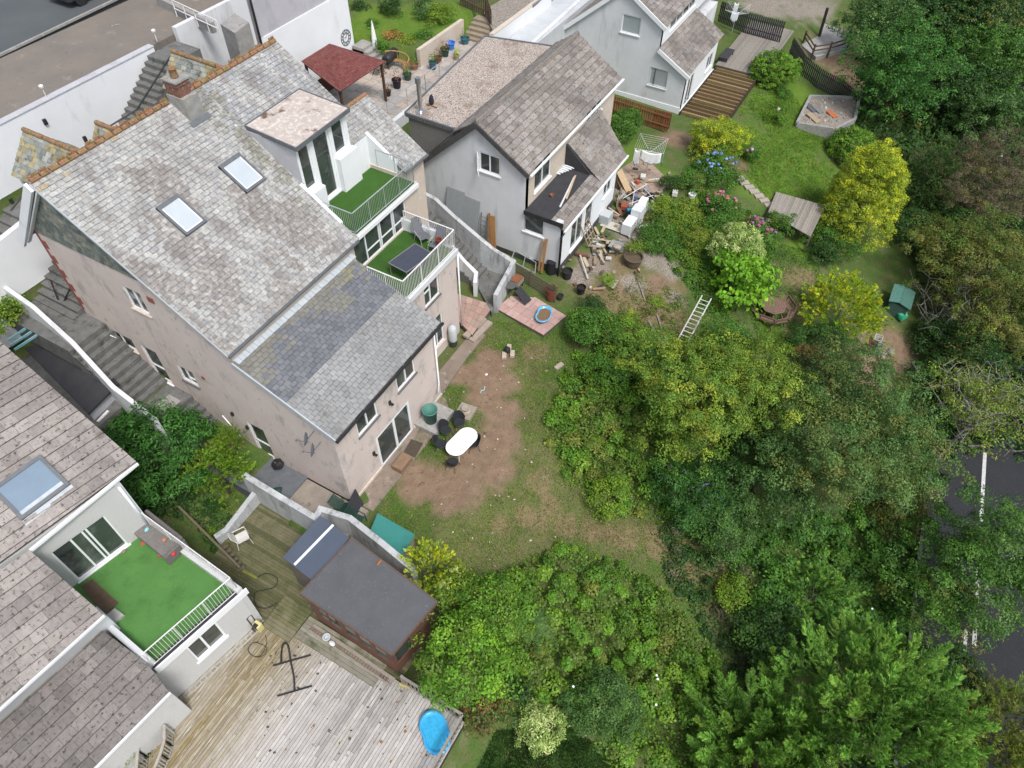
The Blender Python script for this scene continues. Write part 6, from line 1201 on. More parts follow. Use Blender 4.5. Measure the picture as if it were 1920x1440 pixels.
q = [PZ(x, y, 5.85) for x, y in ((728, 493), (762, 511), (812, 476), (778, 457))]; qc = sum(q, Vector())/4; t = thing('glass_table', 'long dark glass topped table on the lower balcony', 'table', (qc.x, qc.y, 5.15)); MB().slab(q, .02).build('tabletop', mk('table_glass', (.06, .065, .085), (.05, .055, .075), 3, rough=.15, spec=.7), t); m = MB()
for a, b in zip(q, q[1:]+q[:1]): m.bar(a, b, .035, .035, col=(.2, .2, .22))
m.build('rim', 'plain', t)
for v in q: v = v.lerp(qc, .05); MB().tube([(v.x, v.y, 5.15), (v.x, v.y, 5.83)], .02, 5, (.2, .2, .22)).build('leg', 'plain', t)
p = PZ(822, 450, 5.9); single(MB().lathe((p.x, p.y, 5.76), [(.12, 0), (.16, .2), (.13, .2), (.1, .05)], 10, col=(.2, .05, .03)), 'pot', 'plain', 'dark red pot on the corner parapet of the lower balcony', 'pot')
# oval table with six mesh chairs
GZ = float(hgt(14.5, 10.3)); a, b = PZ(845, 848, GZ+.73), PZ(886, 807, GZ+.73); tc_ = (a+b)/2; tv = (b-a).normalized(); tcx = tc_.x; tcy = tc_.y
t = thing('oval_table', 'white oval garden table on the bare soil', 'table', (0, 0, 0)); m = MB(); N_ = 40
prof = [(math.copysign(.38, math.cos(2*math.pi*k/N_))+.46*math.cos(2*math.pi*k/N_), .46*math.sin(2*math.pi*k/N_)) for k in range(N_)]
m.prism(prof, .70, .735, (.88, .88, .88)); m.build('tabletop', 'shiny', t, bevel=.01)
for sx in (-.5, .5):
    for sy in (-.25, .25): MB().tube([(sx*1.1, sy*1.1, 0), (sx, sy, .7)], .022, 6, (.6, .6, .6)).build('leg', 'shiny', t)
t.location = (tcx, tcy, GZ); t.rotation_euler = (0, 0, math.atan2(tv.y, tv.x)); 
def mesh_chair():
    t = thing('mesh_chair', 'x', 'chair'); D = (.025, .027, .03); MB().lathe((0, 0, .40), [(.24, 0), (.26, .02), (.24, .035), (.02, .02)], 14, col=D).build('seat', 'plain', t); m = MB(); n = 10; vs = []; fs = []
    for i in range(n+1):
        a = math.pi*(.12+.76*i/n); h_ = .18+.28*math.sin(math.pi*i/n)
        vs += [(.27*math.cos(a), .24*math.sin(a), .43), (.32*math.cos(a), .33*math.sin(a), .43+h_)]
    fs = [(2*i, 2*i+2, 2*i+3, 2*i+1) for i in range(n)]; m.add(vs, fs, D); m.tube([vs[2*i+1] for i in range(n+1)], .014, 5, D); m.build('backrest', 'plain', t)
    for sx in (-1, 1):
        for sy in (-1, 1): MB().tube([(sx*.24, sy*.26, 0), (sx*.18, sy*.16, .4)], .012, 5, D).build('leg', 'plain', t)
    return t
mc = mesh_chair()
CHL = [(861, 793, .5, 'nearest to the stone slab'), (836, 808, 1.2, 'between slab chair and house side chair'), (826, 833, 1.9, 'on the house side of the white table'), (848, 866, 3.0, 'at the lower end of the white table'), (887, 858, -2.1, 'tucked under the lawn side of the table'), (842, 800, 1.0, 'squeezed behind two others by the house')]
for i, (x, y, r, lb) in enumerate(CHL[:5]):
    o = mc if i == 0 else copy_tree(mc); p = PZ(x, y, GZ+.45)
    if i == 4: p = Vector((tcx, tcy, 0))+Vector((.35, -.38, 0))
    o.location = (p.x, p.y, float(hgt(p.x, p.y))); v = Vector((p.x-tcx, p.y-tcy)); o.rotation_euler = (0, 0, math.atan2(v.y, v.x)-math.pi/2); o['label'] = 'black round mesh chair '+lb; o['group'] = 'black mesh chairs round the oval table'
def on(x, y, up=0.0): return PT(x, y, up)
p = on(873, 775); t = thing('slab_plinth', 'square stone slab with a round urn base beside the mesh chairs', 'plinth', tuple(p)); MB().obox(p+Vector((0, 0, .08)), (1, .1, 0), (-.1, 1, 0), (0, 0, 1), .42, .4, .1, (.33, .29, .24)).build('slab', 'wood_any', t); MB().lathe((p.x, p.y, p.z+.18), [(.26, 0), (.27, .05), (.2, .1), (.16, .12), (.18, .22), (.08, .2)], 16, col=(.36, .32, .26)).build('urn_base', 'wood_any', t)
m = MB(); p0 = on(725, 905); m.prism([(10.3, 12.1), (16.2, 12.05), (16.9, 12.75), (16.9, 13.04), (10.3, 13.04)], -.7, -.28); struct(m.build('garden_path', mk('path_brown', (.25, .20, .165), (.19, .15, .12), 2, [((.33, .28, .23), 3, .58, .7), ((.1, .1, .06), 4, .6, .7)], bump=.4)))
struct(MB().prism([(16.8, 13.0), (19.5, 13.2), (21.3, 13.2), (21.3, 13.9), (17, 13.9)], -.6, -.16).build('back_path', 'path_brown'))
single(MB().obox((12.8, 12.0+.35, -.12), (1, 0, 0), (0, 1, 0), (0, 0, 1), .42, .26, .17, (.26, .17, .11)), 'timber_step', 'wood_any', 'brown timber step box outside the patio door', 'step', bevel=.015)
single(MB().obox((13.75, 12.45, -.265), (1, .15, 0), (-.15, 1, 0), (0, 0, 1), .42, .3, .012, (.09, .07, .055)), 'doormat', 'wood_any', 'worn brown doormat outside the patio door', 'mat')
m = MB(); m.box(14.75, 16.3, 11.9, 13.03, -.6, .02); single(m, 'raised_platform', 'concrete', 'mossy concrete platform under the green water butt', 'platform')
p = PZ(808, 788, .02); t = thing('water_butt', 'open dark green water butt by the corner of the house', 'water butt', (p.x, p.y, .02)); MB().lathe((p.x, p.y, .02), [(.27, 0), (.33, .75), (.36, .76), (.36, .80), (.32, .80), (.31, .7)], 20, col=(.07, .20, .16)).build('barrel', 'plain', t, smooth=True); MB().lathe((p.x, p.y, .0), [(.3, .6), (.3, .62), (.01, .62)], 20, col=(.01, .03, .025)).build('water', 'shiny', t)
p = PZ(850, 645, -.1); t = thing('gas_cylinder', 'tall pale grey cylinder with a dark base against the house', 'tank', (p.x, p.y, -.1)); MB().lathe((p.x, p.y, -.1), [(.2, .3), (.22, .35), (.22, 1.05), (.17, 1.25), (.06, 1.32), (.05, 1.34)], 18, col=(.52, .56, .56)).build('body', 'plain', t, smooth=True); MB().lathe((p.x, p.y, -.1), [(.2, 0), (.2, .32), (.1, .33)], 16, col=(.04, .045, .05)).build('base', 'plain', t)
m = MB(); p = PZ(748, 832, -.1)
# leaning board + mat, bins
a, b = PZ(612, 955, 0), PZ(672, 925, .0); m = MB(); m.slab([Vector((9.0, 12.25, -.2)), Vector((10.35, 12.6, -.2)), Vector((10.45, 12.95, .55)), Vector((9.1, 12.6, .55))], .05, (.045, .045, .05)); single(m, 'leaning_board', 'wood_any', 'dark board leaning at the corner of the pink house', 'board')
p = PZ(523, 875, -.05); single(MB().blob((p.x, p.y, .15), .27, .25, .22, 10, 7, .25, (.02, .02, .022)), 'rubbish_bag', 'shiny', 'black rubbish bag outside the lower side door', 'bag')
p = PZ(520, 925, -.1); single(MB().blob((p.x, p.y, .02), .3, .18, .1, 10, 5, .35, (.03, .07, .06)), 'folded_tarpaulin', 'plain', 'crumpled dark green tarpaulin in the sandy yard', 'tarpaulin')
# green topped storage box
q = [PZ(708, 962, .7), PZ(778, 1002, .75), PZ(752, 1046, .75), PZ(688, 1010, .65)]; t = thing('storage_box', 'wooden storage box with a teal green lid by the boundary wall', 'storage box', tuple(q[3]-Vector((0, 0, 1)))); qc = sum(q, Vector())/4
MB().slab(q, .04).build('lid', mk('teal', (.045, .22, .19), (.035, .18, .16), 1.5, [((.09, .28, .24), 4, .6, .75, (1, 6, 1))], rough=.5), t); MB().prism([(v.lerp(qc, .07).x, v.lerp(qc, .07).y) for v in q], -.4, [v.z-.05 for v in q], (.38, .32, .25)).build('box', 'wood_any', t)
# loose bits on soil: brick fire pit
p = on(951, 661); t = thing('brick_hearth', 'little brick hearth holding a black pot on the lawn', 'fire pit', tuple(p))
for dx, dy in ((-.3, 0), (.28, .05), (0, -.3)): MB().obox(p+Vector((dx, dy, .06)), (1, .5, 0), (-.5, 1, 0), (0, 0, 1), .2, .11, .07, (.50, .42, .35)).build('brick', 'wood_any', t)
MB().lathe((p.x, p.y, p.z+.08), [(.12, 0), (.17, .1), (.13, .2), (.15, .22), (.06, .3)], 12, col=(.02, .02, .02)).build('pot', 'plain', t)
p = on(1048, 688); single(MB().obox(p+Vector((0, 0, .05)), (1, -.3, 0), (.3, 1, 0), (0, 0, 1), .25, .12, .06, (.42, .36, .3)), 'stone_block', 'wood_any', 'pale stone block at the lawn edge by the brambles', 'stone')
p = on(905, 733); single(MB().tube([p+Vector((-.2, 0, .04)), p+Vector((-.05, .05, .05)), p+Vector((.05, -.05, .04)), p+Vector((.25, .03, .04))], .03, 5, (.35, .5, .5)), 'toy', 'plain', 'small pale blue plastic strip lying on the bare soil', 'litter')
single(MB().blob(tuple(on(912, 703)+Vector((0, 0, .04))), .08, .07, .04, 7, 4, .3, (.75, .75, .75)), 'litter', 'plain', 'scrap of white litter on the bare soil', 'litter')
for i, (x, y) in enumerate(((903, 875), (885, 882), (975, 955), (950, 800), (948, 885))): pass
# patios and steps on the right of the house
def slabs(label, quad, z, nu, nv, cols, name='paving', th=.06):
    P = [PZ(x, y, z) for x, y in quad]; t = MB()
    for i in range(nu):
        for j in range(nv):
            f = lambda u, v: (P[0]*(1-u)*(1-v)+P[1]*u*(1-v)+P[2]*u*v+P[3]*(1-u)*v)
            a = .012; c = [f((i+a*nu/4)/nu, (j+a*nv/4)/nv), f((i+1-a*nu/4)/nu, (j+a*nv/4)/nv), f((i+1-a*nu/4)/nu, (j+1-a*nv/4)/nv), f((i+a*nu/4)/nu, (j+1-a*nv/4)/nv)]
            t.slab([v+Vector((0, 0, random.uniform(0, .006))) for v in c], th, random.choice(cols))
    c = [v-Vector((0, 0, .03)) for v in P]; t.slab(c, .3, (.12, .10, .09)); return single(t, name, 'pink_slab', label, 'paving')
PK = ((.42, .27, .22), (.38, .25, .21), (.45, .31, .26), (.36, .27, .22))
slabs('pink paved patio at the foot of the outside stairs', [(850, 548), (926, 572), (885, 628), (858, 600)], .12, 6, 5, PK)
slabs('small pink paved square beneath the blue sandpit', [(930, 578), (975, 540), (1062, 592), (1019, 628)], -.05, 4, 5, ((.46, .30, .27), (.42, .28, .26), (.5, .35, .31)))
t = thing('patio_steps', 'two pale stone steps down to the lawn from the patio', 'steps', tuple(PZ(898, 625, 0)))
for (a, b, z) in (((872, 632), (908, 597), .02), ((884, 640), (919, 604), -.12)): MB().bar(PZ(*a, z), PZ(*b, z), .32, .14, col=(.38, .32, .27)).build('step', 'wood_any', t)
so = wallrun('stair_wall', 'mossy_wall', 'outer curving stained wall of the outside stairs', 'wall', [(783, 358, 3.3), (815, 375, 3.05), (850, 408, 2.6), (900, 450, 2.05), (925, 470, 1.6), (958, 491, 1.15), (925, 552, 1.1)], .22, 3.0, None, 1)
wallrun('stair_wall', 'white_render', 'short white wall on the inner side of the outside stairs', 'wall', [(846, 462, 2.2), (868, 490, 1.4), (889, 512, 1.0), (887, 530, .9)], .2, 1.8, None, 1)
t = thing('outside_stairs', 'stained concrete stairs rising between the pink house and the white gabled house', 'stairs', (24.3, 17, 0))
for i in range(15): y0 = 15.2+i*.3; MB().box(23.95, 25.6, y0, y0+.3, -.2, .15+i*.18).build('step', 'step_concrete', t)
struct(MB().prism([(22.6, 13.6), (25.4, 14.2), (25.6, 15.2), (23.9, 15.2)], -.4, .14).build('stair_landing', 'step_concrete'))
# horizontal board fence
t = thing('board_fence', 'mossy horizontal board fence beside the leaning timber', 'fence', tuple(PZ(950, 485, .2))); a, b = PZ(950, 484, 1.0), PZ(1042, 540, .95); m = MB()
for i in range(5): dz_ = Vector((0, 0, -.05-i*.2)); m.bar(a+dz_, b+dz_, .03, .15, col=(.17, .16, .10))
m.build('boards', 'wood_any', t)
for f in (0, .5, 1): q = a.lerp(b, f); MB().box(q.x-.04, q.x+.04, q.y-.04, q.y+.04, -.3, 1.1, (.15, .13, .09)).build('post', 'wood_any', t)
p = PZ(957, 552, .0); t = thing('bistro_table', 'round dark bistro table on curly legs', 'table', (p.x, p.y, 0)); MB().lathe((p.x, p.y, .64), [(.29, 0), (.3, .02), (.02, .03)], 18, col=(.10, .10, .10)).build('tabletop', 'plain', t)
for k in range(4): a = k*math.pi/2+.4; MB().tube([(p.x+.3*math.cos(a), p.y+.3*math.sin(a), 0), (p.x+.08*math.cos(a), p.y+.08*math.sin(a), .35), (p.x+.18*math.cos(a), p.y+.18*math.sin(a), .64)], .012, 5, (.06, .06, .06)).build('leg', 'plain', t)
p = PZ(970, 532, .3); t = thing('barbecue', 'rusty topped old barbecue beside the bistro table', 'barbecue', (p.x, p.y, 0)); MB().box(p.x-.3, p.x+.3, p.y-.2, p.y+.25, .6, .68, (.25, .10, .05)).build('grill', 'wood_any', t); MB().box(p.x-.32, p.x+.32, p.y-.22, p.y+.27, .35, .6, (.3, .29, .27)).build('firebox', 'wood_any', t)
for sx in (-.28, .28):
    for sy in (-.18, .22): MB().box(p.x+sx-.02, p.x+sx+.02, p.y+sy-.02, p.y+sy+.02, -.05, .36, (.05, .05, .05)).build('leg', 'plain', t)
p = PZ(978, 560, .1); single(MB().slab([p+Vector((-.3, -.4, 0)), p+Vector((.2, -.5, 0)), p+Vector((.4, .3, .45)), p+Vector((-.1, .35, .45))], .04, (.04, .04, .045)), 'black_sheet', 'wood_any', 'black sheet propped under the rusty barbecue', 'sheet')
def tub(x, y, z, r, h_, col, label, name='plant_tub', fill=(.03, .025, .02), lip=True):
    p = PZ(x, y, z); t = thing(name, label, 'tub', (p.x, p.y, z)); MB().lathe((p.x, p.y, z), [(r*.8, 0), (r, h_), (r*1.06, h_), (r*1.06, h_-.04), (r*.93, h_), (r*.9, h_*.6)], 18, col=col).build('container', 'wood_any', t); MB().lathe((p.x, p.y, z), [(r*.9, h_*.62), (r*.9, h_*.66), (.01, h_*.66)], 14, col=fill).build('soil', 'wood_any', t); return t
tub(1033, 560, 0, .30, .75, (.20, .055, .035), 'tall rust red round tub behind the sandpit'); tub(1063, 520, .0, .28, .5, (.035, .035, .038), 'black plastic tub at the corner of the white house'); tub(1089, 548, .0, .24, .4, (.02, .02, .022), 'smaller black bucket further down the rough ground')
tub(1186, 495, -.1, .52, .55, (.13, .10, .075), 'half barrel planter standing on the rubble', 'half_barrel', (.12, .09, .06)); tub(1050, 560, .0, .17, .25, (.05, .05, .05), 'small dark pot beside the rust red tub')
# leaning things at the white gable
def lean(label, a, b, z0, z1, w_, col, name='timber_board', th=.04, cat='board', group=None):
    return single(MB().bar(PX(a[0], a[1], 26.75) if z0 is None else PZ(*a, z0), PZ(*b, z1) if z0 is not None else PX(b[0], b[1], 26.98), w_, th, up=(1, 0, 0), col=col), name, 'wood_any', label, cat, group)
OR = (.36, .19, .07)
for i, (a, b, w_, c, lb) in enumerate((((926, 473), (923, 405), .3, OR, 'wide orange timber leaning on the white gable beside the ladder'), ((916, 468), (917, 400), .12, (.3, .17, .08), 'narrow dark timber behind the wide orange timber'), ((1015, 512), (1025, 448), .12, OR, 'right hand orange timber leaning by the gable corner'), ((1010, 508), (1017, 452), .1, (.33, .2, .1), 'left hand orange timber leaning by the gable corner'))):
    A_, B_ = PX(*a, 26.6), PX(*b, 27.03); single(MB().bar(A_, B_, .05, w_, up=(0, 1, 0), col=c), 'leaning_timber', 'wood_any', lb, 'timber', 'timbers leaning on the white gable')
def ladder(label, a, b, wdir, w_=.4, rungs=12, col=(.2, .2, .21), mat='plain', name='ladder', r=.025, extra=None):
    t = thing(name, label, 'ladder', tuple(a)); a, b = Vector(a), Vector(b); o = Vector(wdir).normalized()*w_/2
    for s_ in (-1, 1): MB().tube([a+o*s_, b+o*s_], r, 5, col).build('stile', mat, t)
    for i in range(1, rungs): q = a.lerp(b, i/rungs); MB().tube([q-o, q+o], r*.7, 5, col).build('rung', mat, t)
    return t
ladder('black ladder leaning on the white gable', PX(905, 462, 26.5), PX(909, 400, 27.03), (0, 1, 0), .4, 8, (.1, .1, .11))
for i, (x0, y0, x1, y1, lb) in enumerate(((850, 408, 855, 355, 'taller grey sheet leaning at the left of the white gable'), (878, 432, 884, 372, 'lower grey sheet leaning on the white gable'))):
    A_, B_ = PX(x0, y0, 26.7), PX(x1, y1, 27.05); single(MB().bar(A_, B_, .04, 1.1, up=(0, 1, 0), col=(.28, .3, .31)), 'leaning_sheet', 'plain', lb, 'sheet')
t = thing('metal_frame', 'old grey metal bed frame lying behind the board fence', 'frame', tuple(PZ(990, 490, .2))); m = MB(); fr_ = [PZ(x, y, .5) for x, y in ((965, 470), (1005, 492), (1003, 512), (958, 488))]
for a, b in zip(fr_, fr_[1:]+fr_[:1]): m.tube([a, b], .025, 5, (.33, .34, .34)); m.tube([a, a-Vector((0, 0, .6))], .02, 5, (.33, .34, .34))
m.tube([fr_[0].lerp(fr_[1], .5), fr_[3].lerp(fr_[2], .5)], .02, 5, (.33, .34, .34)); m.build('frame', 'plain', t)
p = PZ(999, 482, .45); single(MB().lathe((p.x, p.y, .4), [(.2, 0), (.22, .06), (.08, .07), (.02, .03)], 14, col=(.3, .36, .34)), 'round_lid', 'plain', 'round pale green lid by the metal frame', 'lid')
p = PZ(1033, 510, 0); t = thing('compost_bin', 'black lidded bin against the corner plinth', 'bin', (p.x, p.y, 0)); MB().lathe((p.x, p.y, 0), [(.3, 0), (.24, .7), (.26, .72)], 14, col=(.02, .02, .022)).build('body', 'plain', t); MB().lathe((p.x, p.y, .72), [(.27, 0), (.25, .06), (.02, .1)], 14, col=(.02, .02, .022)).build('lid', 'plain', t)
# builder's clutter on the side terrace
def blk(x, y, z, hx, hy, hz, col, label, rot=0.0, name='polystyrene_block', cat='block', group='white packaging blocks', mat='plain', tilt=0.0):
    p = PZ(x, y, z); c_, s_ = math.cos(rot), math.sin(rot); t = MB().obox(p+Vector((0, 0, hz)), (c_, s_, tilt), (-s_, c_, 0), (-tilt*c_, -tilt*s_, 1), hx, hy, hz, col); return single(t, name, mat, label, cat, group, bevel=.01)
WH = (.68, .70, .71)
blk(1178, 432, 0, .5, .28, .35, WH, 'longest white block in the heap beside the wheelbarrow'); blk(1192, 418, .0, .35, .3, .55, (.62, .64, .65), 'upright white block behind the longest one'); blk(1203, 395, .2, .3, .3, .25, WH, 'white block stacked in the middle of the heap'); blk(1206, 380, .45, .28, .22, .12, (.75, .76, .76), 'top white block with a dark opening')
blk(1135, 415, 0, .35, .3, .3, (.45, .48, .5), 'pale grey wrapped stack beside the trellis', name='wrapped_stack', group=None); blk(1126, 398, .35, .3, .25, .12, (.5, .4, .25), 'open cardboard box on the wrapped stack', name='cardboard_box', group=None, cat='box', mat='wood_any')
blk(1152, 425, .0, .35, .8, .012, (.5, .48, .42), 'cream sheet lying flat between stack and white blocks', name='cream_sheet', group=None, cat='sheet')
for i, (x0, y0, x1, y1, w_, c, lb) in enumerate(((1180, 360, 1172, 315, .5, (.50, .38, .24), 'front pale board of the leaning boards by the paving'), (1170, 358, 1166, 325, .3, (.35, .24, .14), 'middle brown board of the leaning boards'), (1163, 352, 1162, 330, .25, (.28, .18, .1), 'rear dark board of the leaning boards'))):
    A_ = PZ(x0, y0, .05); B_ = A_+Vector((.1+.1*i, .9, 1.15-.12*i)); single(MB().bar(A_, B_, .04, w_, up=(1, 0, 0) if False else (1, -.3, 0), col=c), 'leaning_board', 'wood_any', lb, 'board', 'boards leaning by the brown paving')
blk(1157, 385, 0, .22, .03, .3, (.42, .3, .24), 'small pinkish board propped by the wall', .2, 'small_board', 'board', None, 'wood_any'); blk(1162, 372, 0, .15, .03, .35, (.3, .26, .2), 'narrow grey plank upright by the wall', .2, 'small_board', 'board', None, 'wood_any')
p = PZ(1178, 398, .3); single(MB().blob(tuple(p), .3, .25, .3, 10, 6, .3, (.02, .02, .025)), 'rubbish_bag', 'shiny', 'black bag with blue cloth beside the white blocks', 'bag'); p = PZ(1180, 393, .62); single(MB().blob(tuple(p), .17, .14, .1, 8, 5, .3, (.03, .25, .4)), 'blue_cloth', 'plain', 'bright blue cloth on the black bag', 'cloth')
t = thing('lattice_panel', 'old timber lattice frame leaning on the white lean-to wall', 'trellis', tuple(PZ(1110, 465, .1))); A_ = PZ(1110, 470, .1); U_ = Vector((.0, .75, 1.5)); V_ = Vector((.95, 0, 0)); m = MB()
A_ = PZ(1103, 462, .15); 
for i in range(4): m.bar(A_+V_*i/3, A_+V_*i/3+U_, .05, .05, col=(.34, .27, .2))
for j in range(5): m.bar(A_+U_*j/4, A_+U_*j/4+V_, .05, .05, col=(.36, .29, .22))
m.build('lattice', 'wood_any', t)
p = PZ(1156, 465, .3); t = thing('wheelbarrow', 'small dark wheelbarrow with a grey tray of rubble', 'wheelbarrow', (p.x, p.y, 0)); m = MB(); m.add([p+Vector(v) for v in ((-.22, -.25, 0), (.22, -.25, 0), (.22, .25, 0), (-.22, .25, 0), (-.34, -.42, .22), (.34, -.42, .22), (.34, .4, .22), (-.34, .4, .22))], [(3, 2, 1, 0), (0, 1, 5, 4), (1, 2, 6, 5), (2, 3, 7, 6), (3, 0, 4, 7)], (.3, .31, .3)); m.build('tray', 'plain', t); MB().blob(tuple(p+Vector((0, 0, .1))), .2, .26, .1, 8, 5, .4, (.42, .36, .3)).build('load', 'wood_any', t)
for s_ in (-1, 1): MB().tube([p+Vector((s_*.05, .5, -.1)), p+Vector((s_*.25, -.3, -.02)), p+Vector((s_*.27, -.8, .12))], .018, 5, (.05, .05, .05)).build('handle', 'plain', t)
MB().tube([p+Vector((-.04, .5, -.1)), p+Vector((.04, .5, -.1))], .17, 12, (.03, .03, .03)).build('wheel', 'plain', t)
slabs('worn brown paving behind the far washing line', [(1160, 318), (1205, 290), (1262, 345), (1200, 372)], .08, 5, 5, ((.36, .27, .21), (.32, .25, .2), (.4, .3, .23)))
t = thing('folding_chair', 'white folded metal chair on the builders heap', 'chair', tuple(PZ(1200, 360, .4))); m = MB()
for a, b in (((1168, 372), (1213, 345)), ((1180, 382), (1225, 366)), ((1205, 350), (1228, 375)), ((1190, 355), (1185, 385))): m.tube([PZ(*a, .6), PZ(*b, .6)], .025, 5, (.6, .6, .6))
m.build('tubes', 'plain', t)
CL = [(1195, 345, (.5, .1, .06), 'red plastic tub in the clutter by the boards'), (1205, 335, (.6, .6, .55), 'off white bucket behind the red tub'), (1219, 372, (.03, .03, .035), 'black crate at the right of the clutter heap'), (1212, 360, (.25, .25, .28), 'grey tool case under the white frame'), (1222, 398, (.7, .7, .7), 'white bucket lid right of the white blocks'), (1170, 390, (.3, .08, .05), 'small red brick by the propped board'), (1245, 348, (.04, .03, .03), 'dark bag among plants below the washing'), (1265, 365, (.65, .65, .62), 'white tray lying in the planting'), (1297, 370, (.8, .8, .8), 'square white box lying in the flower bed'), (1192, 372, (.15, .2, .3), 'blue grey toolbox in the middle of the clutter')]
for i, (x, y, c, lb) in enumerate(CL):
    p = PZ(x, y, .05 if x < 1240 else -.1); m = MB(); r_ = .16+.04*(i % 3)
    if i % 2: m.obox(p+Vector((0, 0, .12)), (1, .3, 0), (-.3, 1, 0), (0, 0, 1), r_, r_*.8, .13, c)
    else: m.lathe(tuple(p), [(r_*.8, 0), (r_, .26), (r_*.85, .26), (r_*.7, .05)], 12, col=c)
    single(m, ('tub', 'box')[i % 2], 'plain', lb, ('tub', 'box')[i % 2])
R9 = random.Random(4); m = MB()
for i in range(120):
    x, y = R9.choice(((1185, 400), (1150, 440), (1200, 350), (1130, 480), (1230, 380), (1115, 500))); p = PT(x+R9.gauss(0, 26), y+R9.gauss(0, 26), .05); a = R9.uniform(0, 3.1); l = R9.choice((.07, .1, .16, .35)); m.obox(p+Vector((0, 0, .06+R9.random()*.1)), (math.cos(a), math.sin(a), R9.uniform(-.3, .3)), (-math.sin(a), math.cos(a), 0), (0, 0, 1), l, R9.uniform(.04, .1), R9.uniform(.02, .07), R9.choice(((.55, .55, .53), (.4, .38, .35), (.35, .25, .16), (.3, .28, .25), (.5, .42, .3), (.2, .1, .07), (.08, .08, .08))))
o = single(m, 'rubble', 'wood_any', 'broken rubble and timber offcuts strewn beside the white gabled house', 'rubble'); o['kind'] = 'stuff'
for i, (x, y, l, a, c, lb) in enumerate(((1160, 345, .9, .9, (.45, .36, .25), 'long pale batten lying on the clutter near the boards'), (1225, 410, .8, .3, (.25, .2, .15), 'dark batten lying beside the white blocks'), (1145, 392, .7, 1.3, (.5, .45, .38), 'cream batten behind the wrapped stack'), (1215, 340, .7, 2.2, (.4, .28, .16), 'orange brown batten by the washing line'), (1130, 450, .8, 2.0, (.42, .36, .28), 'bleached batten in front of the lattice frame'), (1095, 500, .9, .7, (.5, .46, .4), 'pale plank beside the black plastic tub'))):
    p = PT(x, y, .25); d = Vector((math.cos(a), math.sin(a), .1)); single(MB().bar(p-d*l, p+d*l, .09, .035, col=c), 'batten', 'wood_any', lb, 'batten', 'loose battens in the builders clutter')
# long white ladder, log edging, stepping stones, deck, picnic table, green chest, crates
a, b = PT(1281, 638, 1.7), PT(1325, 557, 1.2); ladder('long white ladder lying across the overgrown garden', a, b, (b-a).cross(Vector((0, 0, 1))), .5, 11, (.62, .6, .57), r=.035)
for i, (p0, p1, lb) in enumerate((((1198, 530), (1210, 565), 'upper grey log edging pole in the dug ground'), ((1215, 600), (1228, 622), 'lower left grey edging pole'), ((1232, 590), (1240, 615), 'lower right grey edging pole'))): single(MB().tube([PT(*p0, .06), PT(*p1, .06)], .05, 6, (.3, .27, .24)), 'edging_pole', 'wood_any', lb, 'pole', 'edging poles in the dug ground')
for i in range(7):
    x, y = 1386+i*9.2, 336+i*8.2; p = PT(x, y); z_ = float(hgt(p.x, p.y)); st_ = MB().obox((p.x, p.y, z_+.06), (.5, -.6, 0), (.6, .5, 0), (0, 0, 1), .3, .2, .05, (.40, .36, .31))
    single(st_, 'stepping_stone', 'wood_any', 'pale stepping stone, %s from the top of the curved lawn path' % ('first', 'second', 'third', 'fourth', 'fifth', 'sixth', 'seventh')[i], 'stone', 'stepping stones down the lawn edge')
p = PT(1452, 392); single(MB().obox((p.x, p.y, p.z+.1), (.6, -.6, 0), (.6, .6, 0), (0, 0, 1), .45, .32, .06, (.42, .37, .31)), 'stepping_stone', 'wood_any', 'largest pale slab at the foot of the stepping stones', 'stone')
q = [PZ(1455, 360, -.9), PZ(1548, 386, -.9), PZ(1520, 444, -.9), PZ(1440, 398, -.9)]; t = thing('garden_platform', 'grey weathered slatted platform below the upper lawn', 'platform', tuple(q[0])); n = 22; m = MB()
for i in range(n): a = q[0].lerp(q[1], (i+.5)/n); b = q[3].lerp(q[2], (i+.5)/n); m.bar(a, b, (q[1]-q[0]).length/n*.9, .04, col=random.choice(((.30, .27, .24), (.25, .23, .2), (.34, .31, .27))))
m.build('boards', 'wood_any', t); m = MB()
for v in q: m.box(v.x-.05, v.x+.05, v.y-.05, v.y+.05, -3, -.93, (.15, .12, .1))
m.build('posts', 'wood_any', t)
p = PT(1443, 590); pz = p.z; t = thing('picnic_table', 'eight sided brown picnic table with built in benches under the leafy tree', 'picnic table', (p.x, p.y, pz)); BN = (.22, .14, .11)
def octo(r, z0, z1, c_, m): m.prism([(p.x+r*math.cos(math.pi*(k+.5)/4), p.y+r*math.sin(math.pi*(k+.5)/4)) for k in range(8)], z0, z1, c_)
m = MB(); octo(.72, pz+.70, pz+.74, BN, m)
for k in range(1, 5): 
    r = .15*k
    for i in range(8): a0, a1 = math.pi*(i+.5)/4, math.pi*(i+1.5)/4; m.bar((p.x+r*math.cos(a0), p.y+r*math.sin(a0), pz+.745), (p.x+r*math.cos(a1), p.y+r*math.sin(a1), pz+.745), .012, .006, col=(.07, .045, .035))
m.build('tabletop', 'wood_any', t)
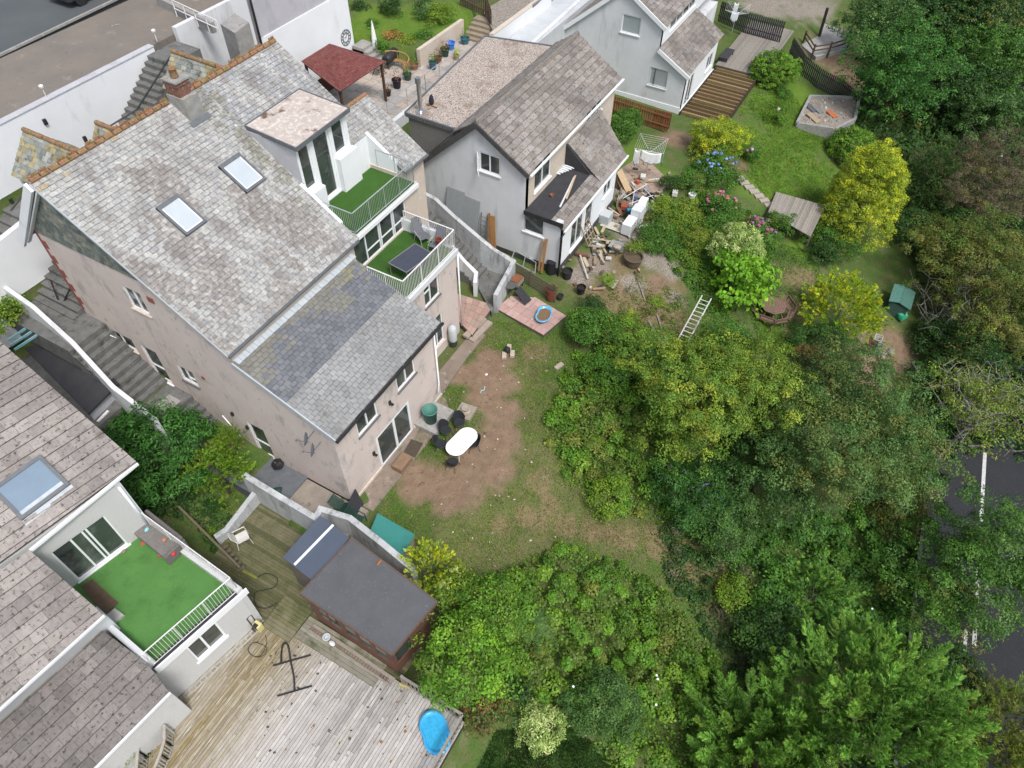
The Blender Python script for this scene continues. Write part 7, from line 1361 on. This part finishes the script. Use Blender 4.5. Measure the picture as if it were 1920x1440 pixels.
for k in (0, 2, 3, 4, 5, 6):
    a0, a1 = math.pi*(k+.55)/4, math.pi*(k+1.45)/4; m = MB()
    for r in (1.0, 1.13): m.bar((p.x+r*math.cos(a0), p.y+r*math.sin(a0), pz+.44), (p.x+r*math.cos(a1), p.y+r*math.sin(a1), pz+.44), .11, .035, col=BN)
    b_ = m.build('bench', 'wood_any', t); m = MB(); r = 1.25; m.bar((p.x+r*math.cos(a0), p.y+r*math.sin(a0), pz+.78), (p.x+r*math.cos(a1), p.y+r*math.sin(a1), pz+.78), .03, .12, col=BN)
    for a_ in (a0, a1): m.bar((p.x+r*math.cos(a_), p.y+r*math.sin(a_), pz+.4), (p.x+r*math.cos(a_), p.y+r*math.sin(a_), pz+.8), .04, .05, col=BN)
    m.build('backrest', 'wood_any', b_)
for k in range(8): a_ = math.pi*(k+.5)/4; MB().bar((p.x+1.1*math.cos(a_), p.y+1.1*math.sin(a_), pz-.1), (p.x+.45*math.cos(a_), p.y+.45*math.sin(a_), pz+.68), .05, .07, col=BN).build('leg', 'wood_any', t)
p = PT(1678, 580); q0 = p.z; t = thing('storage_chest', 'faded green wooden chest shed among the trees', 'storage box', (p.x, p.y, q0)); GG = (.07, .17, .14); m = MB(); m.box(p.x-.8, p.x+.8, p.y-.55, p.y+.55, q0-.4, q0+1.0, (.06, .12, .10)); m.build('box', 'wood_any', t, bevel=.02); MB().slab([(p.x-.88, p.y-.65, q0+1.0), (p.x+.88, p.y-.65, q0+1.0), (p.x+.88, p.y+.05, q0+1.22), (p.x-.88, p.y+.05, q0+1.22)], .04, GG).build('lid', 'wood_any', t); MB().slab([(p.x-.88, p.y+.07, q0+1.25), (p.x+.88, p.y+.07, q0+1.25), (p.x+.88, p.y+.65, q0+1.12), (p.x-.88, p.y+.65, q0+1.12)], .04, (.10, .24, .2)).build('lid', 'wood_any', t)
p = PT(1685, 598); single(MB().blob(tuple(p+Vector((0, 0, .4))), .4, .35, .3, 9, 6, .4, (.04, .35, .2)), 'crumpled_sheet', 'plain', 'crumpled bright green plastic in front of the green chest', 'sheet')
for i, (x, y, c, lb) in enumerate(((1641, 645, (.6, .6, .58), 'white crate standing in the bare patch'), (1632, 655, (.22, .08, .06), 'brown red crate beside the white crate'), (1640, 660, (.1, .25, .2), 'green crate in front of the white crate'))):
    p = PT(x, y); t = thing('crate', lb, 'crate', tuple(p), 'crates in the bare patch'); m = MB()
    for k in range(4):
        for s_ in (-1, 1): m.box(p.x-.25, p.x+.25, p.y+s_*.2-.01, p.y+s_*.2+.01, p.z+.05+k*.14, p.z+.13+k*.14, c); m.box(p.x+s_*.25-.01, p.x+s_*.25+.01, p.y-.2, p.y+.2, p.z+.05+k*.14, p.z+.13+k*.14, c)
    m.build('slats', 'plain', t)
for i, (x, y, h0, h1) in enumerate(((1611, 640, 0, 1.0), (1628, 678, 0, 1.0))): p = PT(x, y); single(MB().tube([p, p+Vector((0, 0, 1.3))], .04, 6, (.5, .5, .47)), 'white_post', 'plain', ('taller white post beside the yellow conifer shrub', 'white post beside the crates')[i], 'post')
for i, (x, y) in enumerate(((1655, 668), (1668, 662), (1650, 675))): p = PT(x, y); single(MB().blob(tuple(p+Vector((0, 0, .12))), .3, .22, .18, 8, 6, .3, (.3, .27, .23)), 'rock', 'wood_any', ('left', 'right', 'front')[i]+' pale rock of the three in the bare patch', 'rock', 'rocks in the bare patch')
# ---------------------------------------------------------------- VEGETATION
for i, a in enumerate(POTS): pot(*a[:7], plant=a[7], group='pots along the raised terrace')
P = plant
# bushes near the neighbour
P('laurel_shrub', 'large dark green laurel-like shrub between the side steps and neighbour roof', 'shrub', 308, 850, 92, 1.3, 'laurel', (1.1, 1.1, .9), .17, .32, 1.6, .4, tr=.08, maxn=26000)
P('laurel_shrub', 'smaller dark shrub by the garage door at the roof edge', 'shrub', 232, 800, 38, 1.2, 'laurel', leaf=.15, asp=.35)
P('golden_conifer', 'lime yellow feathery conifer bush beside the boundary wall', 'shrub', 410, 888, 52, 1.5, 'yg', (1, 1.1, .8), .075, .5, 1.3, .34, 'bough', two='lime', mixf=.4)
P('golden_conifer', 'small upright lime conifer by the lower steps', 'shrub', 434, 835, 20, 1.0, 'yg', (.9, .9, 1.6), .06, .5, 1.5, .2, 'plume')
P('shrub', 'low dark shrub below the mossy timber rail', 'shrub', 310, 930, 42, .3, 'dg', leaf=.12)
fern_thing(385, 950, 34, 'dg', 'spiky dark fern beneath the lime yellow conifer', .1)
P('shrub', 'yellow green bush at the left edge beyond the blue rails', 'shrub', 8, 588, 36, .6, 'yg', two='dg', mixf=.5, leaf=.12, z=4.0)
fern_thing(462, 1068, 24, 'yg', 'small fern at the balcony corner', .2); P('shrub', 'small bright green shrub in the gap beside the lower roof', 'shrub', 228, 1410, 24, .6, 'yg', leaf=.07, z=-.5)
P('shrub', 'dark green leafy plants under the lower roof edge', 'shrub', 258, 1415, 20, .1, 'dg', leaf=.1, z=-.6)
patch('undergrowth', 'dark ground plants between the mossy timber rail and neighbour house', 'undergrowth', [(255, 900), (300, 860), (420, 930), (470, 1000), (420, 1020), (360, 990), (300, 960)], .5, 'dg', .11, .5, 1.6, .2, seed=21, two='yg', mixf=.12)
patch('undergrowth', 'green plants at the edge of the mossy deck near the balcony corner', 'undergrowth', [(430, 1040), (480, 1050), (500, 1085), (470, 1110)], .4, 'g', .09, .5, 1.2, .2, seed=22, two='yg', mixf=.4)
# bottom centre
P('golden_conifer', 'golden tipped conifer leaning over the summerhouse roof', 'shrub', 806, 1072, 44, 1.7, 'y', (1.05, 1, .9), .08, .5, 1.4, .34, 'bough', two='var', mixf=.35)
P('shrub', 'mid green shrub behind the golden tipped conifer', 'shrub', 850, 1105, 48, 1.2, 'gold', leaf=.10, two='g', mixf=.5)
P('small_tree', 'bright yellow green tree beside the summerhouse', 'tree', 866, 1235, 86, 2.3, 'bram', (1, 1.05, 1), .12, .55, 1.7, .42, two='lime', mixf=.45, tr=.12)
P('small_tree', 'leafy green tree above the bright yellow green one', 'tree', 915, 1140, 62, 1.8, 'bram', leaf=.11, two='g', mixf=.3)
P('red_shrub', 'red tipped shrub under the yellow green tree', 'shrub', 905, 1325, 42, .8, 'r', leaf=.10, two='g', mixf=.45)
P('variegated_shrub', 'rounded cream variegated bush at the bottom lawn', 'shrub', 1012, 1363, 44, .7, 'var', (1.05, 1, .8), .10, .4, 2, .22, rag=.12, mixf=0)
P('shrub', 'blue green narrow leaved shrub by the bottom lawn', 'shrub', 1135, 1325, 66, .9, 'bg', (.9, 1.1, .9), .11, .35, 1.7, .3, two='g', mixf=.2)
P('shrub', 'dark shrub in the shade between the red shrub and variegated bush', 'shrub', 955, 1300, 34, .6, 'dg', leaf=.11)
fern_thing(1000, 1170, 52, 'bg', 'grey green cordyline with long strap leaves among the brambles', .9, 22, 'cordyline', 'plant')
# big conifer bottom right
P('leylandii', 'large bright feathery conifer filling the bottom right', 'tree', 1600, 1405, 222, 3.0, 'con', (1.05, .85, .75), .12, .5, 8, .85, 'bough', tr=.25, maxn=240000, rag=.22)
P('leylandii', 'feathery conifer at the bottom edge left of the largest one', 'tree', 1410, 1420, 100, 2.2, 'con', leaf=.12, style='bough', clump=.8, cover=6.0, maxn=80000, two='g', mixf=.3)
P('conifer', 'olive green drooping conifer in the bottom right corner', 'tree', 1875, 1400, 95, 2.5, 'ol', leaf=.12, style='plume', clump=.5, cover=1.8, two='yg', mixf=.4, maxn=30000)
P('shrub', 'dark shrubs with pale flower spikes beside the road behind the conifer', 'shrub', 1765, 1290, 78, 1.5, 'dg', leaf=.11, two='br', mixf=.12, cover=2.4)
patch('undergrowth', 'dark bushy verge along the near side of the road', 'undergrowth', [(1690, 700), (1790, 640), (1812, 760), (1775, 850), (1752, 930), (1715, 900)], 2.4, 'dg', .14, .6, 2.2, .8, two='g', mixf=.3, seed=31, maxn=30000)
patch('undergrowth', 'dark undergrowth beneath the large feathery conifer', 'undergrowth', [(1540, 1260), (1745, 1190), (1790, 1330), (1790, 1470), (1480, 1470)], 1.6, 'dg', .14, .6, 1.8, .6, seed=33, maxn=25000)
# brambles : uncountable cover
patch('bramble', 'dense bright green bramble covering the lower garden', 'bramble', [(1060, 1015), (1130, 1030), (1230, 1075), (1290, 1130), (1330, 1200), (1370, 1270), (1400, 1340), (1420, 1460), (1180, 1460), (1100, 1370), (1030, 1330), (950, 1330), (900, 1230), (870, 1130), (885, 1085), (950, 1058), (1000, 1030)], 1.3, 'bram', .108, .75, 2.4, .5, two='ol', mixf=.1, seed=11, maxn=110000)
patch('bramble', 'green bramble bank spilling onto the lawn edge', 'bramble', [(1050, 690), (1090, 650), (1180, 700), (1260, 760), (1290, 840), (1300, 930), (1250, 980), (1180, 960), (1110, 930), (1060, 880), (1030, 830), (1020, 780)], 1.1, 'bram', .108, .75, 2.2, .4, two='ol', mixf=.2, seed=12, maxn=70000)
patch('undergrowth', 'green undergrowth with white bindweed flowers beside the road', 'undergrowth', [(1400, 1010), (1500, 960), (1640, 930), (1730, 960), (1720, 1080), (1700, 1240), (1560, 1260), (1460, 1210), (1390, 1130)], 1.6, 'g', .13, .7, 2.3, .6, two='laurel', mixf=.4, seed=13, maxn=60000)
patch('undergrowth', 'rough low plants at the foot of the bramble bank', 'undergrowth', [(1240, 960), (1400, 900), (1420, 1010), (1400, 1110), (1440, 1230), (1400, 1300), (1300, 1150), (1230, 1060)], .6, 'dg', .11, .6, 1.6, .2, two='br', mixf=.25, seed=14, maxn=40000)
patch('woodland_undergrowth', 'dark undergrowth beneath the trees at the top right', 'undergrowth', [(1600, 0), (1990, -60), (2050, 400), (2000, 860), (1780, 860), (1765, 720), (1745, 580), (1725, 510), (1700, 420), (1690, 300), (1600, 240), (1640, 120)], 2.2, 'dg', .22, .7, 1.7, .6, seed=15, maxn=80000, two='ol', mixf=.1)
patch('undergrowth', 'mixed weeds and flowers in the middle garden', 'undergrowth', [(1230, 380), (1330, 350), (1420, 400), (1460, 450), (1440, 500), (1380, 560), (1330, 600), (1300, 540), (1250, 480), (1220, 440)], .7, 'g', .10, .6, 1.5, .2, two='yg', mixf=.35, seed=16, maxn=40000)
patch('undergrowth', 'thin weeds over the dug ground beside the half barrel', 'undergrowth', [(1100, 560), (1200, 510), (1300, 560), (1300, 640), (1260, 650), (1180, 620)], .3, 'ol', .09, .5, .42, .1, two='g', mixf=.5, seed=17, maxn=12000)
# hedge and bank behind the lawn
for i, (x, y, r, k, lb) in enumerate(((1086, 602, 27, 'g', 'bright shrub beside the rust red tub'), (1110, 620, 46, 'g', 'rounded bright shrub at the start of the bank'), (1170, 640, 52, 'bram', 'dense bright bush in the middle of the bank'), (1140, 700, 44, 'g', 'green bush below the bank by the lawn'), (1230, 690, 52, 'laurel', 'dark green bush at the right of the bank'), (1355, 655, 60, 'g', 'wide dark green tree below the white ladder'))):
    P('shrub' if i < 5 else 'small_tree', lb, 'shrub' if i < 5 else 'tree', x, y, r, .9+(i == 5)*1.0, k, leaf=.11, cover=1.8, two='yg', mixf=.15, tr=.05)
P('shrub', 'small dark bush by the black bucket', 'shrub', 1110, 572, 20, .4, 'dg', leaf=.08); fern_thing(1142, 525, 26, 'yg', 'yellow green grass clump in the dug ground', .3, 16, 'grass_clump', 'grass clump'); fern_thing(1185, 590, 26, 'gold', 'golden fern beside the edging poles', .2); fern_thing(1232, 565, 30, 'yg', 'yellow fern in the middle of the dug ground', .2)
# middle garden shrubs
P('golden_shrub', 'golden yellow shrub behind the blue hydrangea', 'shrub', 1345, 268, 50, 1.0, 'y', (1, 1, .9), .09, .55, 1.8, .26, two='gold', mixf=.5)
h = P('hydrangea', 'blue flowering hydrangea beside the stepping stones', 'shrub', 1343, 320, 42, .6, 'g', leaf=.11); c = PT(1343, 318, .65); s_ = mpp(c)*38; flowers(h, c, (s_, s_, s_*.85), 26, .11, [(.12, .22, .55), (.18, .3, .62), (.25, .35, .6)], 3)
h = P('hydrangea', 'pink flowering hydrangea above the variegated bush', 'shrub', 1345, 395, 34, .5, 'g', leaf=.1); c = PT(1350, 388, .6); s_ = mpp(c)*32; flowers(h, c, (s_, s_, s_*.8), 22, .11, [(.5, .12, .2), (.42, .15, .25), (.5, .2, .2)], 4)
h = P('hydrangea', 'dark pink hydrangea beside the yellow green tree', 'shrub', 1418, 442, 34, .5, 'g', leaf=.1); c = PT(1420, 436, .6); s_ = mpp(c)*34; flowers(h, c, (s_, s_, s_*.8), 26, .10, [(.35, .1, .2), (.3, .12, .3), (.4, .1, .15)], 5)
h = P('hydrangea', 'round mounded hydrangea with few blue flowers by the black fence', 'shrub', 1447, 135, 42, .8, 'bram', (1, 1, .9), .10, .6, 2.8, .2, rag=.03, two='lime', mixf=.25); c = PT(1445, 130, .75); s_ = mpp(c)*33; flowers(h, c, (s_, s_, s_), 6, .09, [(.2, .3, .6)], 6)
P('shrub', 'brighter green bush touching the round mounded hydrangea', 'shrub', 1484, 130, 22, .5, 'lime', leaf=.09, two='g', mixf=.5); P('shrub', 'small dense bush below the mounded hydrangea', 'shrub', 1470, 178, 14, .3, 'g', leaf=.08)
h = P('shrub', 'small bush with one white bloom in the upper lawn', 'shrub', 1459, 213, 22, .5, 'bram', leaf=.08); c = PT(1458, 212, .7); flowers(h, c, (.1, .1, .3), 1, .12, [(.6, .5, .45)], 7)
h = P('shrub', 'bush with pink bloom at the left edge of the upper lawn', 'shrub', 1404, 287, 20, .4, 'g', leaf=.09); c = PT(1408, 288, .7); flowers(h, c, (.3, .3, .3), 3, .12, [(.5, .15, .4), (.5, .4, .45)], 8)
h = P('shrub', 'smooth round green bush behind the golden conifer', 'shrub', 1597, 278, 44, .9, 'bram', (1, 1, .85), .10, .6, 2.6, .2, rag=.04, two='lime', mixf=.2); 
P('golden_cypress', 'tall golden yellow cypress beside the upper lawn', 'tree', 1615, 380, 84, 2.2, 'y', (1.0, 1.0, 1.5), .095, .5, 3.0, .24, 'leaf', two='gold', mixf=.45, tr=.14, rag=.13, cone=.38, maxn=60000, part='crown')
P('variegated_shrub', 'pale variegated bush behind the broad leaved tree', 'shrub', 1382, 466, 50, 1.6, 'var', (1, 1, .85), .11, .45, 2.2, .25, rag=.08, two='yg', mixf=.1)
P('broadleaf_tree', 'bright green tree with big heart shaped leaves above the picnic table', 'tree', 1393, 528, 60, 1.5, 'lime', (1, 1, .9), .24, .85, 2.0, .4, rag=.2, droop=.8, mixf=0, tr=.07)
P('hedge_shrub', 'dark green hedge in front of the rust brown fence', 'hedge', 1170, 238, 32, .7, 'g', (1.4, .9, .9), .10, .6, 1.9, .3, rag=.12, z=.1)
for i, (x, y, r, k, lb) in enumerate(((1240, 395, 30, 'yg', 'yellow green bush right of the white blocks'), (1285, 400, 28, 'gold', 'olive gold bush left of the pink hydrangea'), (1295, 340, 26, 'g', 'green bush below the washing line'), (1228, 445, 34, 'g', 'leafy bush beside the half barrel'), (1300, 450, 32, 'gold', 'golden tinted shrub in the middle garden'), (1335, 430, 26, 'g', 'small green shrub beside the golden tinted one'), (1255, 345, 18, 'dg', 'little dark bush near the clothes airer'), (1560, 455, 44, 'g', 'loose green shrub under the golden cypress'), (1465, 420, 26, 'g', 'green plant growing over the slatted platform'), (1490, 345, 1, 'g', ''), (1540, 470, 30, 'dg', 'dark shrub beside the loose green shrub'), (1190, 465, 14, 'yg', 'yellow green plant sprouting by the half barrel'))):
    if lb: P('shrub', lb, 'shrub', x, y, r, .5, k, leaf=.09, two='ol', mixf=.15, tr=.03)
fern_thing(1335, 480, 28, 'gold', 'spreading golden fern left of the variegated bush', .3); fern_thing(1290, 425, 26, 'yg', 'pale fern in the middle garden bed', .3)
# top lawn
for i, (x, y, r, k, z, lb) in enumerate(((735, 15, 22, 'dg', 5.3, 'dark dome shaped bush on the top lawn'), (795, 20, 22, 'bg', 5.3, 'silvery green bush on the top lawn'), (830, 30, 24, 'yg', 5.3, 'tall yellow green bush on the top lawn by the picket fence'), (742, 68, 17, 'o', 4.9, 'orange heather mound at the lower edge of the top lawn'), (700, 50, 14, 'g', 4.8, 'thin green bush beside the closed parasol'), (765, 80, 14, 'gold', 4.8, 'low flowering plants at the edge of the terrace'), (678, 20, 15, 'dg', 5, 'shadowy bush against the white building'), (795, 65, 13, 'g', 5, 'low green plants on the rockery'), (718, 88, 15, 'g', 4.5, 'green plants behind the covered barbecue'), (660, 5, 14, 'g', 5, 'bush at the corner of the white building'))):
    P('shrub', lb, 'shrub', x, y, r, .4, k, leaf=.10, z=z, tr=.03)
# right hand trees
BT = [('broadleaf_tree', 'large glossy green tree beside the black picket fence', 1680, 150, 88, 3.0, 'laurel', dict(leaf=.16, two='g', mixf=.35, clump=.5, ratio=(.85, .85, 1.05))),
 ('broadleaf_tree', 'darker round tree behind the concrete pad', 1650, 55, 62, 2.6, 'bg', dict(leaf=.17, two='dg', mixf=.5)),
 ('broadleaf_tree', 'dark tree at the top right behind the others', 1760, 40, 80, 3.2, 'dg', dict(leaf=.2)),
 ('broadleaf_tree', 'olive topped tree at the top edge on the right', 1840, 20, 80, 4.5, 'dg', dict(leaf=.19, two='ol', mixf=.35)),
 ('broadleaf_tree', 'soft mid green tree on the right edge near the top', 1880, 130, 82, 4.2, 'g', dict(leaf=.17, two='bg', mixf=.4)),
 ('broadleaf_tree', 'dark green tree in deep shade right of the glossy tree', 1790, 190, 78, 2.2, 'dg', dict(leaf=.18)),
 ('broadleaf_tree', 'greyish green wispy tree at the right edge', 1860, 230, 70, 3.2, 'bg', dict(leaf=.15, two='dg', mixf=.5, rag=.5)),
 ('conifer', 'dark drooping conifer beside the golden cypress', 1728, 345, 44, 1.8, 'dg', dict(leaf=.11, style='plume', ratio=(.9, .9, 1.5), two='bg', mixf=.2)),
 ('brown_tree', 'half bare brownish tree on the right edge', 1845, 350, 96, 3.0, 'br', dict(leaf=.10, asp=.4, two='ol', mixf=.35, cover=.9, rag=.4)),
 ('broadleaf_tree', 'olive green spreading tree right of the green chest', 1830, 500, 100, 3.4, 'ol', dict(leaf=.12, asp=.45, two='g', mixf=.3, rag=.45)),
 ('broadleaf_tree', 'olive tree with yellowing shoots at the right edge', 1885, 600, 84, 3.4, 'ol', dict(leaf=.12, asp=.45, two='gold', mixf=.25, rag=.45)),
 ('broadleaf_tree', 'dull green bush between the green chest and the spreading tree', 1795, 445, 50, 1.8, 'dg', dict(leaf=.13, two='g', mixf=.3)),
 ('broadleaf_tree', 'small pale tree under the golden cypress on the right', 1705, 425, 36, 1.0, 'dg', dict(leaf=.12, two='bg', mixf=.4)),
 ('golden_conifer', 'yellow feathery conifer beside the picnic table', 1577, 585, 62, 1.6, 'y', dict(leaf=.09, style='bough', two='lime', mixf=.35, clump=.45, cover=2.2)),
 ('hedge_shrub', 'dark green clipped shrub below the yellow conifer', 1545, 655, 54, 1.0, 'dg', dict(leaf=.09, two='g', mixf=.4)),
 ('shrub', 'dark shrubs in front of the green chest', 1755, 640, 42, .9, 'dg', dict(leaf=.11)),
 ('broadleaf_tree', 'yellow green tree with gold branch tips in the centre right', 1320, 745, 120, 2.6, 'gold', dict(leaf=.105, asp=.6, two='g', mixf=.30, ratio=(1, .95, .85), rag=.45, clump=.36, cover=1.7)),
 ('broadleaf_tree', 'golden crested tree touching the white ladder tree', 1420, 715, 72, 2.4, 'gold', dict(leaf=.105, two='yg', mixf=.3, rag=.4)),
 ('photinia', 'red tinged bush between the golden and grey green trees', 1530, 715, 58, 2.2, 'r', dict(leaf=.11, two='dg', mixf=.6)),
 ('broadleaf_tree', 'very large grey green tree at the centre right', 1580, 820, 145, 3.4, 'bg', dict(leaf=.12, asp=.5, two='ol', mixf=.45, ratio=(1, 1, .95), rag=.35, cover=1.7, clump=.42, maxn=60000)),
 ('broadleaf_tree', 'dark green tree under the very large grey green one', 1420, 900, 88, 1.8, 'dg', dict(leaf=.12, two='bg', mixf=.5)),
 ('buddleia', 'dark buddleia with purple flower spikes', 1290, 930, 62, 1.2, 'laurel', dict(leaf=.13, asp=.3, two='dg', mixf=.4)),
 ('shrub', 'grey green shrub with catkins below the centre trees', 1360, 985, 54, 1.2, 'bg', dict(leaf=.12, asp=.4, two='g', mixf=.3)),
 ('shrub', 'bright yellow green shrub by the dry grass track', 1145, 935, 34, .5, 'yg', dict(leaf=.10, two='bram', mixf=.5)),
 ('shrub', 'acid green shrub at the lower right of the undergrowth', 1372, 1110, 28, .5, 'yg', dict(leaf=.10)),
 ('shrub', 'dark leafy shrub beside the road kerb', 1690, 955, 56, 1.2, 'ol', dict(leaf=.12, two='dg', mixf=.5)),
 ('broadleaf_tree', 'wispy green roadside tree overhanging the road', 1850, 1070, 112, 3.8, 'g', dict(leaf=.13, asp=.4, two='bg', mixf=.45, rag=.5, cover=1.6, clump=.4)),
 ('broadleaf_tree', 'roadside tree with tangled twigs left of the overhanging one', 1755, 1120, 66, 2.6, 'g', dict(leaf=.12, asp=.45, two='ol', mixf=.35, rag=.45, cover=1.3)),
 ('broadleaf_tree', 'shadowed dark tree beneath the pale branching tree', 1815, 690, 62, 2.6, 'dg', dict(leaf=.13, two='ol', mixf=.3)),
 ('fern_tree', 'bright fern like shrub in the roadside undergrowth', 1525, 1120, 50, 1.2, 'con', dict(leaf=.12, style='bough', two='laurel', mixf=.3, clump=.5)),
 ('broadleaf_tree', 'dark green tree behind the big bottom right conifer', 1450, 1190, 56, 1.2, 'dg', dict(leaf=.12, two='g', mixf=.2))]
for nm, lb, x, y, r, hc, key, kw in BT:
    kw = dict(kw); r *= 1.14; hc *= 1.12; P(nm, lb, 'shrub' if nm in ('shrub', 'buddleia', 'photinia', 'hedge_shrub') else 'tree', x, y, r, hc, key, **kw)
o = bpy.data.objects
bd = [q for q in o if q.name.startswith('buddleia')][0]; c = PT(1295, 925, 1.3); s_ = mpp(c)*60; R_ = random.Random(5); m = MB()
for i in range(20): a = R_.uniform(0, 6.28); f = R_.uniform(.2, 1); q = c+Vector((math.cos(a)*s_*f, math.sin(a)*s_*f, s_*.75*math.sqrt(1-f*f*.8))); m.tube([q, q+Vector((R_.uniform(-.15, .15), R_.uniform(-.15, .15), .12))], [.04, .015], 5, (.12, .09, .20))
m.build('flower_spikes', 'plain', bd)
# the orange yellow branching tree over the road, and the bare tree
t = P('branching_tree', 'sparse yellow leaved tree with pale bare branches over the road', 'tree', 1835, 765, 90, 5.0, 'gold', leaf=.11, cover=.55, rag=.55, two='ol', mixf=.4, tr=.12, mat='grey_bark', clump=.3); c = PT(1835, 770, 5.0); s_ = mpp(c); twigs(t, c, (s_*125, s_*120, s_*60), 26, 9, th=.035)
c = PT(1790, 590, 2.2); s_ = mpp(c); t = thing('bare_tree', 'leafless grey tree tangled between the olive trees', 'tree', (c.x, c.y, float(hgt(c.x, c.y)))); twigs(t, c, (s_*85, s_*95, s_*80), 40, 10, th=.022)
for q in bpy.data.objects:
    if q.name.startswith('brown_tree') and q.parent is None: c = PT(1840, 350, 3.2); s_ = mpp(c); twigs(q, c, (s_*105, s_*105, s_*85), 34, 12, th=.025, mat='bark')
R7 = random.Random(12); m = MB()
for i in range(260):
    if R7.random() < .6: p = PT(R7.uniform(800, 1050), R7.uniform(650, 1080), .03); c = R7.choice(((.5, .42, .3), (.6, .58, .5), (.25, .16, .08), (.3, .26, .2)))
    else: p = PZ(R7.uniform(480, 820), R7.uniform(1160, 1430), -.475); c = R7.choice(((.07, .06, .05), (.12, .09, .06), (.3, .16, .06), (.1, .1, .08)))
    if p.y < 4.6 and p.x < 5.3 or (p.x < 5.2 and p.z > -.4): continue
    a = R7.uniform(0, 6.3); l = R7.uniform(.015, .05); m.obox(p, (math.cos(a), math.sin(a), .1), (-math.sin(a), math.cos(a), .1), (0, 0, 1), l, l*R7.uniform(.3, .9), .006, c)
o7 = single(m, 'fallen_leaves', 'wood_any', 'scattered fallen leaves, twigs and specks on the lawn and the bleached deck', 'leaves'); o7['kind'] = 'stuff'
# white bindweed flowers
m = MB()
for i, (x, y) in enumerate(((1713, 1010), (1724, 1018), (1668, 1030), (1731, 1103), (1635, 1142), (1520, 1058), (1671, 982), (1075, 1288), (1231, 1267), (1233, 1274), (1230, 1322), (1583, 1197))):
    p = PT(x, y, 1.3); single(MB().lathe(tuple(p), [(.01, 0), (.045, .04), (.01, .03)], 8, col=(.85, .85, .88)), 'bindweed_flower', 'plain', 'white bindweed trumpet flower among the green leaves', 'flower', 'white bindweed flowers')
# ---------------------------------------------------------------- grass blades and straw
R = np.random.default_rng(77)
def grass(name, label, pts, n, h_, key, mask=None, flat=.25, w=.016):
    Wp = [PT(x, y) for x, y in pts]; poly = [(p.x, p.y) for p in Wp]; xs = [p[0] for p in poly]; ys = [p[1] for p in poly]; x = R.uniform(min(xs), max(xs), n*2); y = R.uniform(min(ys), max(ys), n*2); k = inpoly(x, y, poly); x, y = x[k][:n], y[k][:n]
    if mask is not None:
        ix = np.clip(np.searchsorted(gx, x), 0, nx-1); iy = np.clip(np.searchsorted(gy, y), 0, ny-1); v = mask[iy, ix]; k = R.random(len(x)) < v; x, y = x[k], y[k]
    n_ = len(x); z = hgt(x, y)+.0; T = R.normal(size=(n_, 3))*np.array([.7, .7, .1])+np.array([0, 0, 1-flat]); Nn = unit(n_, R)+np.array([0, 0, .3]); L = h_*R.uniform(.5, 1.4, n_)
    cl = ((np.floor(x/.35).astype(int)*73856093) ^ (np.floor(y/.35).astype(int)*19349663)) % 997
    tag(leaves_obj(name, np.stack([x, y, z], 1), T, Nn, L, w*R.uniform(.7, 1.5, n_), palette(key, cl, R), fold=.02), label, 'grass', kind='stuff')
yard = [(840, 690), (930, 600), (1060, 620), (1100, 700), (1060, 850), (1150, 950), (1320, 1010), (1400, 1150), (1250, 1130), (1080, 1040), (900, 1120), (780, 1060), (700, 960), (760, 860)]
gmask = np.clip(1-soil*1.2-dry*.6, 0, 1)
grass('grass', 'patchy green grass around the bare soil', yard, 60000, .09, 'yg', gmask*.9, w=.02); grass('grass', 'greener tufts in the rough lawn', yard, 26000, .10, 'g', gmask*vnoise(X, Y, .7, 61), w=.022)
grass('dry_grass', 'flattened straw coloured grass over the track', yard, 36000, .14, 'dry', np.clip(dry+.08, 0, 1)*(1-soil*.85), flat=.9, w=.014)
grass('grass', 'bright mown grass of the upper lawn', [(1390, 170), (1480, 170), (1570, 270), (1560, 380), (1440, 380), (1370, 300)], 36000, .10, 'bram', lush, w=.028)
grass('grass', 'mown grass of the bottom lawn, blades coloured dark for its shade', [(930, 1370), (1060, 1360), (1180, 1440), (1180, 1470), (880, 1470)], 26000, .10, 'dg', None, w=.03)  # dark palette puts the lawn's shade into the blade colour
grass('grass', 'worn grass around the picnic table', [(1430, 450), (1540, 480), (1520, 640), (1430, 660), (1400, 580)], 16000, .10, 'g', np.clip(1-dry*.8, 0, 1), w=.024)
